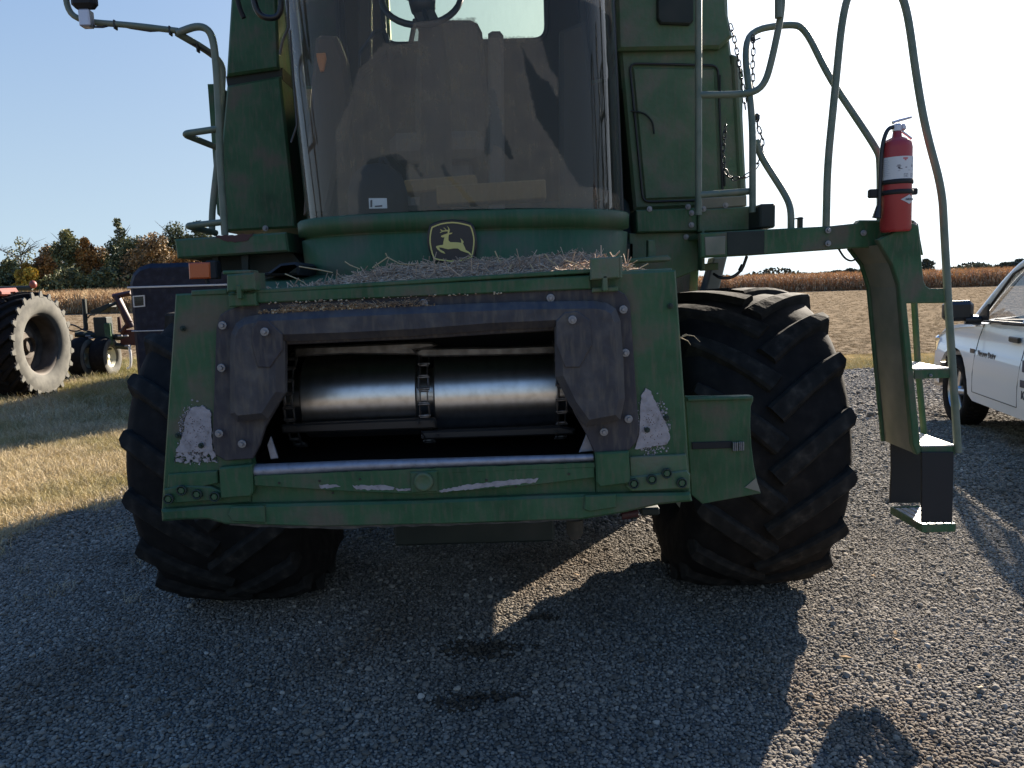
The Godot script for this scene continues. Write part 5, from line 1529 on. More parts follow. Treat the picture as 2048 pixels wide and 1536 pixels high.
func build_ground() -> void:
	var field := noise_tex(0.02, [[0.0, c3(0.15, 0.115, 0.077)], [0.5, c3(0.195, 0.152, 0.104)], [1.0, c3(0.245, 0.195, 0.135)]], 101, 1024, 6)
	tmat("field", field, 0.06, 0.95)
	M.field.uv1_world_triplanar = true
	M.field.metallic_specular = 0.0
	var gm := noise_tex(0.02, [[0.0, c3(0.09, 0.07, 0.03)], [0.5, c3(0.18, 0.135, 0.065)], [1.0, c3(0.3, 0.215, 0.11)]], 103, 512, 6)
	tmat("turf", gm, 0.25, 0.95)
	M.turf.uv1_world_triplanar = true
	M.turf.metallic_specular = 0.0
	var sm := noise_tex(0.05, [[0.0, c3(0.05, 0.048, 0.045)], [0.5, c3(0.105, 0.1, 0.094)], [1.0, c3(0.17, 0.162, 0.15)]], 107, 1024, 6)
	tmat("gravel_bed", sm, 0.55, 0.95)
	M.gravel_bed.uv1_world_triplanar = true
	sheet("ground", [Vector2(-700, 60), Vector2(700, 60), Vector2(700, -900), Vector2(-700, -900)], -0.012, M.field)
	sheet("lawn", [Vector2(-40, 6), Vector2(-40, -23), Vector2(-12, -22.5), Vector2(4, -18.6), Vector2(12, -17.2), Vector2(34, -17.8), Vector2(34, 6)], -0.006, M.turf)
	var pts := []
	for v in lot_poly():
		pts.append(v)
	sheet("gravel_lot", pts, 0.0, M.gravel_bed)

	# crushed stone: near stones small and dense, farther ones coarser
	var blot := FastNoiseLite.new()
	blot.frequency = 0.9
	blot.seed = 12
	var edge := FastNoiseLite.new()
	edge.frequency = 1.6
	edge.seed = 15
	var places := [[], [], []]
	var tints := [[], [], []]
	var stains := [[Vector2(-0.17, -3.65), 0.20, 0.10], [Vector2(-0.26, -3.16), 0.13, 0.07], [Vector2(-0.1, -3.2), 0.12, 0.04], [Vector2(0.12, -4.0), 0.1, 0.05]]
	rng.seed = 77
	for zone in [[2.1, 5.4, 0.0135, 0.0058, 0.0112], [5.4, 9.5, 0.021, 0.0105, 0.016], [9.5, 16.0, 0.04, 0.02, 0.027]]:
		var d: float = zone[0]
		while d < zone[1]:
			var half := 0.68 * d + 0.7
			var x := -half
			while x < half:
				var p := Vector2(x + rng.randf_range(-0.5, 0.5) * zone[2], -d + rng.randf_range(-0.5, 0.5) * zone[2])
				x += zone[2]
				var e := edge.get_noise_2d(p.x, p.y)
				if not in_lot(p, e * 0.35 + rng.randf_range(-0.12, 0.12)):
					continue
				var s := rng.randf_range(zone[3], zone[4])
				if rng.randf() < 0.05:
					s *= rng.randf_range(1.3, 2.0)
				var b := Basis(Vector3(rng.randf_range(-1, 1), rng.randf_range(-1, 1), rng.randf_range(-1, 1)).normalized(), rng.randf() * TAU).scaled(Vector3(s, s * 0.72, s))
				var k := rng.randi() % 3
				var lift := s * rng.randf_range(0.15, 0.75)
				places[k].append(Transform3D(b, Vector3(p.x, lift, p.y)))
				var soil := blot.get_noise_2d(p.x * 0.5 + 9.0, p.y * 0.35)
				var g := rng.randf_range(0.095, 0.25) * (1.0 + 0.3 * blot.get_noise_2d(p.x, p.y))
				if rng.randf() < 0.04:
					g *= 1.6
				var c := Color(g * 1.13, g * 1.0, g * 0.83)
				if soil > 0.1:                                # browner fines worked up in the wheel tracks
					c = c.lerp(Color(g * 0.85, g * 0.66, g * 0.48), minf(0.8, (soil - 0.1) * 2.6))
				if rng.randf() < 0.13:
					c = Color(g * 1.15, g * 1.0, g * 0.8)
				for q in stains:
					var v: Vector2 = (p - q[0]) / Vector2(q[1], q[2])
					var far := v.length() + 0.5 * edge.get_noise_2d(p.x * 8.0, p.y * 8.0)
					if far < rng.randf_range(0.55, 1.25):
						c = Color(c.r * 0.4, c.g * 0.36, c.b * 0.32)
				tints[k].append(c)
			d += zone[2]
	var stone := StandardMaterial3D.new()
	stone.vertex_color_use_as_albedo = true
	stone.roughness = 0.9
	stone.metallic_specular = 0.25
	for k in 3:
		var o := scatter("gravel", stone_mesh(200 + k), stone, places[k], tints[k], self)
		tag(o, "grey crushed stone covering the farmyard under the combine", "gravel", "", "stuff")
	print("stones ", places[0].size() * 3)

	# grass: dry tufts left of the gravel, a green strip behind it
	var tuft := []
	for v in 2:
		var st := S()
		for k in 16:
			var a := rng.randf() * TAU
			var q := Vector3(rng.randf_range(-0.05, 0.05), 0, rng.randf_range(-0.05, 0.05))
			var h := rng.randf_range(0.04, 0.11)
			var w := Vector3(cos(a), 0, sin(a)) * 0.0035
			var lean := Vector3(rng.randf_range(-1, 1), 0, rng.randf_range(-1, 1)) * 0.055
			tri(st, q - w, q + w, q + lean * 0.5 + Vector3(0, h * 0.7, 0))
			tri(st, q + w * 0.6 + lean * 0.4 + Vector3(0, h * 0.6, 0), q + lean * 1.3 + Vector3(0, h, 0), q - w * 0.6 + lean * 0.4 + Vector3(0, h * 0.6, 0))
		tuft.append(finish(st))
	var gp := [[], []]
	var gt := [[], []]
	var tone := FastNoiseLite.new()
	tone.frequency = 0.5
	tone.seed = 21
	for zone in [[4.3, 11.0, 0.055, 1.0], [11.0, 24.0, 0.12, 1.7]]:
		var d: float = zone[0]
		while d < zone[1]:
			var x := -0.68 * d - 1.2
			var stop := (0.68 * d + 0.7) if d > 13.5 else -1.2
			while x < stop:
				var p := Vector2(x + rng.randf_range(-0.5, 0.5) * zone[2], -d + rng.randf_range(-0.5, 0.5) * zone[2])
				x += zone[2]
				var e := edge.get_noise_2d(p.x, p.y)
				if in_lot(p, e * 0.4 - 0.1) and rng.randf() > 0.02:
					continue
				if d > 16.4 + e and x > -1.0 or d > 22.0 + e * 2.0:
					continue
				var n := tone.get_noise_2d(p.x, p.y)
				if rng.randf() < 0.22 - n * 0.4 and d < 9.0:
					continue
				var k := rng.randi() % 2
				var s: float = rng.randf_range(0.7, 1.25) * zone[3]
				gp[k].append(Transform3D(Basis(Vector3.UP, rng.randf() * TAU).scaled(Vector3(s, s * rng.randf_range(0.55, 1.0), s)), Vector3(p.x, -0.005, p.y)))
				var dry := clampf(0.88 + n * 0.8 - clampf((d - 9.5) * 0.08, 0, 0.4) + rng.randf_range(-0.25, 0.25), 0.0, 1.0)
				var c := Color(0.21, 0.205, 0.07).lerp(Color(0.5, 0.405, 0.265), dry)
				var v := rng.randf_range(0.7, 1.2)
				gt[k].append(Color(c.r * v, c.g * v, c.b * v))
			d += zone[2]
	var blade := StandardMaterial3D.new()
	blade.vertex_color_use_as_albedo = true
	blade.roughness = 0.9
	blade.metallic_specular = 0.15
	blade.cull_mode = BaseMaterial3D.CULL_DISABLED
	blade.backlight_enabled = true
	blade.backlight = Color(0.5, 0.5, 0.4)
	for k in 2:
		var o := scatter("grass", tuft[k], blade, gp[k], gt[k], self)
		tag(o, "dry straw-coloured and green grass beside the gravel", "grass", "", "stuff")
	print("tufts ", gp[0].size() * 2)

	# stubble of the mown field
	var sp := []
	var sc := []
	for i in 70000:
		var d := 17.5 * pow(100.0 / 17.5, rng.randf())
		var x := rng.randf_range(-0.75, 0.75) * d
		if x < 0 and d < 22.5:
			continue
		var s := rng.randf_range(0.4, 0.9) * (1.0 + d * 0.012)
		sp.append(Transform3D(Basis(Vector3.UP, rng.randf() * TAU).scaled(Vector3(s * 1.5, s * 0.4, s * 1.5)), Vector3(x, -0.01, -d)))
		var v := rng.randf_range(0.6, 1.3)
		sc.append(Color(0.17 * v, 0.12 * v, 0.068 * v))
	var o2 := scatter("stubble", tuft[0], blade, sp, sc, self)
	tag(o2, "pale tan stubble across the mown field behind the machines", "stubble", "", "stuff")

# ---------------------------------------------------------------- corn and trees
func rise(x: float, d: float) -> float:   # the fields climb gently behind the first rows
	return maxf(0.0, d - (92.0 if x < 0 else 104.0)) * (0.02 if x < 0 else 0.008)

func corn_mesh(seed_: int) -> ArrayMesh:
	var r := RandomNumberGenerator.new()
	r.seed = seed_
	var st := S()
	tube(st, [Vector3.ZERO, Vector3(0.03, 1.1, 0), Vector3(0.0, 2.1, 0.03)], 0.02, 4, false, 0.01)
	for k in 10:
		var y := 0.35 + k * 0.17
		var a := r.randf() * TAU + k * 2.4
		var dir := Vector3(cos(a), 0, sin(a))
		var w := dir.cross(Vector3.UP) * 0.045
		var len := r.randf_range(0.3, 0.55)
		var p0 := Vector3(0, y, 0)
		var p1 := p0 + dir * len * 0.45 + Vector3(0, r.randf_range(0.08, 0.25), 0)
		var p2 := p0 + dir * len * 0.9 + Vector3(0, r.randf_range(-0.25, 0.05), 0)
		var p3 := p0 + dir * len * 1.05 + Vector3(0, r.randf_range(-0.6, -0.25), 0)
		quad(st, p0 - w * 0.6, p0 + w * 0.6, p1 + w, p1 - w)
		quad(st, p1 - w, p1 + w, p2 + w * 0.9, p2 - w * 0.9)
		tri(st, p2 - w * 0.9, p2 + w * 0.9, p3)
	for k in 5:
		var a := TAU * k / 5.0
		tri(st, Vector3(0.01, 2.0, 0), Vector3(-0.01, 2.0, 0), Vector3(cos(a) * 0.14, 2.38 + 0.05 * (k % 3), sin(a) * 0.14))
	tube(st, [Vector3(0.02, 1.05, 0.02), Vector3(0.1, 1.0, 0.08), Vector3(0.14, 0.82, 0.1)], 0.035, 6, false, 0.02)
	return finish(st)

func build_corn() -> void:
	var m := StandardMaterial3D.new()
	m.vertex_color_use_as_albedo = true
	m.roughness = 0.8
	m.cull_mode = BaseMaterial3D.CULL_DISABLED
	m.backlight_enabled = true
	m.backlight = Color(0.45, 0.4, 0.3)
	var meshes := [corn_mesh(5), corn_mesh(6), corn_mesh(7)]
	for side in [-1, 1]:
		var pl := [[], [], []]
		var ti := [[], [], []]
		for row in 46:
			var d: float = (91.5 if side < 0 else 103.0) + row * (0.76 if row < 14 else 0.76 + (row - 14) * 0.12)
			var x := 0.0
			var stop := d * 0.78
			var step := 0.2 if row < 8 else 0.34
			while x < stop:
				x += step * rng.randf_range(0.7, 1.3)
				if side > 0 and x > 0 and row > 20:
					continue
				var k := rng.randi() % 3
				var s := rng.randf_range(0.88, 1.1)
				pl[k].append(Transform3D(Basis(Vector3.UP, rng.randf() * TAU).scaled(Vector3(s, s * (1.06 if side < 0 else 0.97), s)), Vector3(side * x, rise(side * x, d) - 0.02, -d + rng.randf_range(-0.15, 0.15) + (0.03 * x if side > 0 else -0.04 * x))))
				var v := rng.randf_range(0.65, 1.25)
				var c := Color(0.36, 0.235, 0.12) if rng.randf() < 0.72 else Color(0.48, 0.36, 0.2)
				if side > 0:
					c = c.lerp(Color(0.46, 0.26, 0.14), 0.45)
				ti[k].append(Color(c.r * v, c.g * v, c.b * v))
		for k in 3:
			var o := scatter("standing_corn", meshes[k], m, pl[k], ti[k], self)
			tag(o, "dry tan corn standing in rows left, before the treeline" if side < 0 else "reddish brown standing corn along the right horizon", "corn", "", "stuff")
		print("corn ", pl[0].size() * 3)
	# rising ground under it
	var st := S()
	quad(st, Vector3(-140, 0.0, -92), Vector3(0, 0.0, -92), Vector3(0, 2.4, -210), Vector3(-140, 2.4, -210))
	var o3 := obj("field_slope", st, "field", self)
	o3.set_meta("kind", "structure")
	st = S()
	quad(st, Vector3(0, 0.0, -104), Vector3(220, 0.0, -104), Vector3(220, 1.6, -320), Vector3(0, 1.6, -320))
	o3 = obj("field_slope", st, "field", self)
	o3.set_meta("kind", "structure")

func tree(label: String, at: Vector3, h: float, wide: float, lobes: Array, col_a: Color, col_b: Color, leaves: int, size: float, group: String, seed_: int, bare := false) -> void:
	var r := RandomNumberGenerator.new()
	r.seed = seed_
	var t := thing("tree", label, "tree", at, group)
	var st := S()
	tube(st, [at, at + Vector3(0.1, h * 0.25, 0), at + Vector3(-0.1, h * 0.55, 0.1), at + Vector3(0, h * 0.9, 0)], maxf(0.16, h * 0.02), 7, false, 0.04)
	for k in (22 if bare else 7):
		var y := h * r.randf_range(0.25, 0.72)
		var a := r.randf() * TAU
		var p := at + Vector3(0, y, 0)
		var q := p + Vector3(cos(a) * wide * 0.38, h * r.randf_range(0.1, 0.26), sin(a) * wide * 0.38)
		tube(st, [p, p.lerp(q, 0.5) + Vector3(0, 0.2, 0), q], h * 0.008, 5, false, 0.02)
		if bare:
			for j in 5:
				var s := p.lerp(q, r.randf_range(0.4, 1.0))
				tube(st, [s, s + Vector3(r.randf_range(-1, 1) * wide * 0.16, r.randf_range(0.2, 1.0) * h * 0.1, r.randf_range(-1, 1) * wide * 0.16)], 0.05, 4, false, 0.015)
	obj("trunk", st, "bark", t)
	st = S()
	var n := FastNoiseLite.new()
	n.seed = seed_
	n.frequency = 0.35
	# bunches of leaf-sized faces on twigs all through the lobes of the crown
	for lo in lobes:
		var c := at + Vector3(lo[0] * wide * 0.5, lo[1] * h, lo[2] * wide * 0.4)
		var rad := Vector3(lo[3] * wide * 0.5, lo[4] * h, lo[3] * wide * 0.5)
		var count := int(leaves * lo[5])
		for i in count:
			var d := Vector3(r.randfn(), r.randfn(), r.randfn()).normalized()
			var f := pow(r.randf(), 0.45)
			var p := c + d * rad * f * (1.0 + 0.35 * n.get_noise_3d(d.x * 8.0 + c.x, d.y * 8.0, d.z * 8.0))
			if n.get_noise_3dv(p * 1.6) < -0.26:
				continue
			var s := size * r.randf_range(0.55, 1.25)
			var u := Vector3(r.randfn(), r.randfn(), r.randfn()).normalized() * s
			var w := u.cross(Vector3(r.randfn(), r.randfn(), r.randfn())).normalized() * s * 0.7
			var col := col_a.lerp(col_b, clampf(0.5 + n.get_noise_3dv(p * 0.9) * 1.6 + r.randf_range(-0.3, 0.3), 0, 1))
			var v := r.randf_range(0.7, 1.25)
			st.set_color(Color(col.r * v, col.g * v, col.b * v))
			quad(st, p - u, p - w * 0.8, p + u, p + w)
	st.generate_normals()
	var o := put("crown", st.commit(), M.leaf, t)
	o.name = "crown"

func build_trees() -> void:
	mat("bark", c3(0.06, 0.05, 0.042), 0.95)
	var lf := mat("leaf", Color(1, 1, 1), 0.75)
	lf.vertex_color_use_as_albedo = true
	lf.backlight_enabled = true
	lf.backlight = Color(0.35, 0.35, 0.25)
	var dome := [[0.0, 0.52, 0.0, 0.75, 0.3, 0.4], [-0.5, 0.46, 0.2, 0.5, 0.24, 0.2], [0.5, 0.45, -0.1, 0.52, 0.25, 0.2], [0.1, 0.74, 0.1, 0.48, 0.2, 0.2], [-0.2, 0.22, 0.4, 0.8, 0.2, 0.2]]
	var tall := [[0.0, 0.5, 0.0, 0.6, 0.26, 0.3], [0.25, 0.7, 0.1, 0.42, 0.18, 0.25], [-0.3, 0.68, 0.0, 0.36, 0.14, 0.2], [0.0, 0.88, 0.0, 0.26, 0.1, 0.15], [0.0, 0.26, 0.3, 0.75, 0.24, 0.3]]
	var spire := [[0.0, 0.38, 0.0, 1.1, 0.26, 0.5], [0.0, 0.62, 0.0, 0.8, 0.16, 0.26], [0.15, 0.82, 0.0, 0.34, 0.09, 0.05], [0.0, 0.94, 0.0, 0.26, 0.06, 0.03]]
	var olive := [c3(0.0688, 0.0775, 0.03), c3(0.237, 0.225, 0.085)]
	var brown := [c3(0.1, 0.0688, 0.0312), c3(0.338, 0.213, 0.0875)]
	var yellow := [c3(0.2, 0.12, 0.018), c3(0.55, 0.37, 0.05)]
	var dkgreen := [c3(0.0438, 0.055, 0.0238), c3(0.144, 0.156, 0.0625)]
	var orange := [c3(0.12, 0.055, 0.016), c3(0.4, 0.2, 0.05)]
	var g := "trees of the left treeline"
	# crown top, width in metres, shape, colours, label, bare or not
	var list := [
		[Vector3(-132.8, 14.54, -196), 14.0, dome, dkgreen, "dark tree at the far left end of the treeline", 0],
		[Vector3(-117.6, 12.34, -188), 9.0, dome, olive, "dull olive tree at the left edge of the picture behind the corn", 0],
		[Vector3(-109.8, 10.53, -182), 8.0, tall, yellow, "bright yellow tree in the left treeline", 0],
		[Vector3(-121.7, 18.08, -200), 12.0, tall, olive, "bare grey tree with twigs showing above the yellow tree", 1],
		[Vector3(-108, 12.78, -186), 9.0, dome, orange, "small orange tree just right of the yellow one", 0],
		[Vector3(-115.1, 16.42, -200), 9.0, dome, brown, "rust brown tree behind the small orange one", 0],
		[Vector3(-107.3, 19.14, -195), 12.0, tall, olive, "tall grey-green tree with a split top left of centre in the treeline", 0],
		[Vector3(-102.4, 16.9, -194), 8.0, tall, orange, "tree with orange tips right of the tall grey-green one", 0],
		[Vector3(-104.8, 15.89, -205), 11.0, dome, brown, "low brown tree filling the dip in the treeline", 0],
		[Vector3(-97.07, 21.53, -200), 8.0, spire, dkgreen, "dark tree with a thin pale green spire", 0],
		[Vector3(-90.01, 17.59, -192), 12.0, dome, dkgreen, "dark green tree under the spire, before the broad brown one", 0],
		[Vector3(-83.63, 17.82, -188), 14.0, dome, brown, "broad russet brown tree left of the mirror post", 0],
		[Vector3(-83.16, 21.37, -200), 13.0, dome, dkgreen, "tallest dark green tree behind the left walkway", 0],
		[Vector3(-78.53, 21.08, -204), 13.0, tall, dkgreen, "dark green tree between handrail and left walkway", 0],
		[Vector3(-73.84, 14.53, -184), 10.0, dome, orange, "golden brown tree just above the left walkway", 0],
	]
	var k := 0
	for t in list:
		k += 1
		var w: Vector3 = t[0]
		var base := Vector3(w.x, 1.6, w.z)
		tree(t[4], base, w.y - base.y, t[1], t[2], t[3][0], t[3][1], 600 if t[5] == 1 else 8500, 0.31, g, 300 + k, t[5] == 1)
	# undergrowth closing the foot of the treeline
	for i in 9:
		var w := Vector3(-120.4, 9.038, -182).lerp(Vector3(-67.65, 7.487, -182), i / 8.0) - Vector3(0, 0, (i % 3) * 4.0)
		var base := Vector3(w.x, 1.4, w.z)
		var lab: String = ["at the left edge", "under the yellow tree", "under the small orange tree", "under the tall grey-green tree", "under the orange-tipped tree", "under the spire", "under the broad russet tree", "behind the left walkway", "hidden behind the cab"][i]
		tree("dark bush at the foot of the treeline, " + lab, base, w.y - base.y + 1.5, 13.0, dome, dkgreen[0], olive[1], 1500, 0.42, "bushes under the left treeline", 400 + i)
	var far := [
		[Vector3(94, 3.861, -300), 5.0, dome, "tiny far tree over the corn right of the cable"],
		[Vector3(100.4, 4.221, -310), 6.0, dome, "second tiny far tree over the corn right of the cable"],
		[Vector3(123.4, 4.491, -300), 7.0, dome, "small far tree left of the ladder plate"],
		[Vector3(128.7, 4.897, -300), 8.0, tall, "rounded far tree touching the ladder plate"],
		[Vector3(135.8, 5.182, -305), 8.0, dome, "far tree half hidden by the ladder plate"],
		[Vector3(152, 7.405, -290), 9.0, tall, "tallest far tree seen through the ladder rail"],
		[Vector3(168.2, 3.003, -310), 10.0, dome, "low far tree behind the outer ladder rail"],
		[Vector3(171.6, 3.753, -305), 10.0, dome, "low dark far tree just right of the ladder rail"],
		[Vector3(170, 5.438, -290), 17.0, dome, "broad dome-shaped far tree above the pickup's mirror"],
		[Vector3(182.5, 3.128, -300), 8.0, dome, "small far tree right of the dome-shaped one"],
		[Vector3(177.8, 5.236, -285), 11.0, tall, "far tree with a ragged top above the pickup's windscreen"],
		[Vector3(183.1, 6.319, -285), 13.0, tall, "far tree at the right edge of the picture"],
		[Vector3(191.2, 6.437, -285), 14.0, dome, "far tree beyond the right edge"],
	]
	for t in far:
		k += 1
		var w: Vector3 = t[0]
		var base := Vector3(w.x, 1.2, w.z)
		tree(t[3], base, w.y - base.y, t[1], t[2], c3(0.06, 0.066, 0.042), c3(0.13, 0.13, 0.085), 1800, 0.42, "far trees on the right horizon", 500 + k)
	# a long low band of far woodland closing the horizon
	for s in [-1.0, 1.0]:
		var st := S()
		for i in 5200:
			var x := rng.randf() * 330.0
			var hh := 2.6 + 1.6 * sin(x * 0.07) + 1.1 * sin(x * 0.23 + 1.0)
			var p := Vector3(s * x, 1.0 + rng.randf() * maxf(1.2, hh), -330.0 - rng.randf() * 8.0)
			var u := Vector3(rng.randfn(), rng.randfn(), rng.randfn()).normalized() * 0.8
			var w := u.cross(Vector3(rng.randfn(), rng.randfn(), rng.randfn())).normalized() * 0.6
			var v := rng.randf_range(0.03, 0.07)
			st.set_color(Color(v, v, v * 0.55))
			quad(st, p - u, p - w, p + u, p + w)
		st.generate_normals()
		var o := put("far_woodland", st.commit(), M.leaf, self)
		tag(o, "low far woodland along the horizon, " + ("left" if s < 0 else "right"), "woodland", "", "stuff")

# ---------------------------------------------------------------- other machines
func build_tractor() -> void:
	var t := thing("farm_tractor", "red farm tractor with dusty dual rear wheels at the left edge", "tractor", Vector3(-9.0, 0, -14.3))
	var R := 0.97
	for i in 2:
		var x := -8.82 - i * 0.85
		var tt := tyre(t, "rear_tyre", Vector3(x, R - 0.02, -14.4), R, 0.62, 0.56, 22, 0.06, "rubber", "rubber", "rusty_rim", 0.1 + i * 0.1, 0.36, 0.075, -0.02 if i == 0 else 0.1)
		var sw := S()
		lathe(sw, [Vector2(R - 0.085, -0.305), Vector2(R - 0.15, -0.322), Vector2(R * 0.79, -0.33), Vector2(0.66, -0.318), Vector2(0.585, -0.286), Vector2(0.558, -0.25)], Transform3D(Basis(Vector3(0, 1, 0), Vector3(-1, 0, 0), Vector3(0, 0, 1)), Vector3(x, R - 0.02, -14.4)), 56)
		obj("dusty_sidewall", sw, "dusty_rubber", tt)
		# dust-covered ends of the lugs
		for k in 22:
			var a := TAU * (k + 0.5) / 22.0 + 0.1 + i * 0.1 - 0.33
			var le := S()
			prism(le, [Vector2(-0.07, -0.06), Vector2(0.06, -0.06), Vector2(0.034, 0.05), Vector2(-0.03, 0.055)], 0.012, 0.024, 0.006, Transform3D(Basis(Vector3(0, 0, 1), Vector3.UP, Vector3.RIGHT), Vector3.ZERO))
			piece("lug_end", finish(le), "dusty_rubber", tt, Transform3D(Basis(Vector3.RIGHT, PI / 2 - a), Vector3(x + 0.306, R - 0.02 + (R - 0.055) * sin(a), -14.4 + (R - 0.055) * cos(a))))
	for i in 2:
		tyre(t, "rear_tyre", Vector3(-11.6 - i * 0.85, R - 0.02, -14.4), R, 0.62, 0.56, 22, 0.06, "dusty_rubber", "dusty_rubber", "rusty_rim", 0.2, 0.36, 0.075, 0.1)
	var st := S()
	# fender over the inner wheel
	prism(st, [Vector2(-0.7, 1.82), Vector2(-0.6, 1.96), Vector2(0.55, 2.0), Vector2(0.8, 1.72), Vector2(0.74, 1.68), Vector2(0.5, 1.92), Vector2(-0.55, 1.88)], -9.25, 0.75, 0.01, Transform3D(Basis(Vector3(0, 0, -1), Vector3.UP, Vector3.RIGHT), Vector3(0, 0, -14.4)))
	box(st, Vector3(-9.1, 1.9, -14.0), Vector3(0.5, 0.1, 0.3), 0.03)
	obj("fender", st, "faded_red", t)
	st = S()
	box(st, Vector3(-10.6, 1.15, -14.2), Vector3(0.7, 0.7, 2.6), 0.05)
	tube(st, [Vector3(-12.2, 0.92, -14.4), Vector3(-8.9, 0.92, -14.4)], 0.14, 12)
	obj("rear_axle", st, "dark", t)
	st = S()
	box(st, Vector3(-10.6, 1.55, -12.0), Vector3(0.85, 0.75, 2.2), 0.08)
	obj("bonnet", st, "faded_red", t)
	st = S()
	box(st, Vector3(-10.6, 2.35, -14.2), Vector3(1.5, 1.2, 1.5), 0.08)
	obj("cab", st, "tinted_glass", t)
	for x in [-11.4, -9.8]:
		tyre(t, "front_tyre", Vector3(x, 0.55, -11.6), 0.56, 0.34, 0.33, 16, 0.035, "dusty_rubber", "dusty_rubber", "rusty_rim", 0.2, 0.3, 0.05)

func plain_tyre(parent: Node3D, called: String, c: Vector3, rad: float, w: float, rim: float, axis := Vector3.LEFT) -> MeshInstance3D:
	var st := S()
	var xf := along(c, axis)
	lathe(st, [Vector2(rim, -w * 0.36), Vector2(rim + 0.03, -w * 0.44), Vector2((rim + rad) * 0.52, -w * 0.5), Vector2(rad - 0.05, -w * 0.44), Vector2(rad - 0.012, -w * 0.3), Vector2(rad, 0.0), Vector2(rad - 0.012, w * 0.3), Vector2(rad - 0.05, w * 0.44), Vector2((rim + rad) * 0.52, w * 0.5), Vector2(rim + 0.03, w * 0.44), Vector2(rim, w * 0.36)], xf, 40)
	var t := obj(called, st, "rubber", parent)
	st = S()
	for g in [-1.0, 1.0]:
		var ring := [Vector2(rad - 0.055, g * (w * 0.442 + 0.006)), Vector2((rim + rad) * 0.52, g * (w * 0.5 + 0.006)), Vector2(rim + 0.03, g * (w * 0.44 + 0.006)), Vector2(rim + 0.004, g * w * 0.37)]
		if g > 0.0:
			ring.reverse()
		lathe(st, ring, xf, 40)
	obj("sidewall", st, "dusty_rubber", t)
	st = S()
	lathe(st, [Vector2(rim + 0.012, -w * 0.37), Vector2(rim - 0.02, -w * 0.34), Vector2(rim - 0.035, -w * 0.16), Vector2(0.07, -w * 0.12), Vector2(0.06, -w * 0.2), Vector2(0.0, -w * 0.2)], xf, 28)
	lathe(st, [Vector2(0.0, w * 0.2), Vector2(0.06, w * 0.2), Vector2(0.07, w * 0.12), Vector2(rim - 0.035, w * 0.16), Vector2(rim - 0.02, w * 0.34), Vector2(rim + 0.012, w * 0.37)], xf, 28)
	obj("wheel_rim", st, "cream", t)
	return t

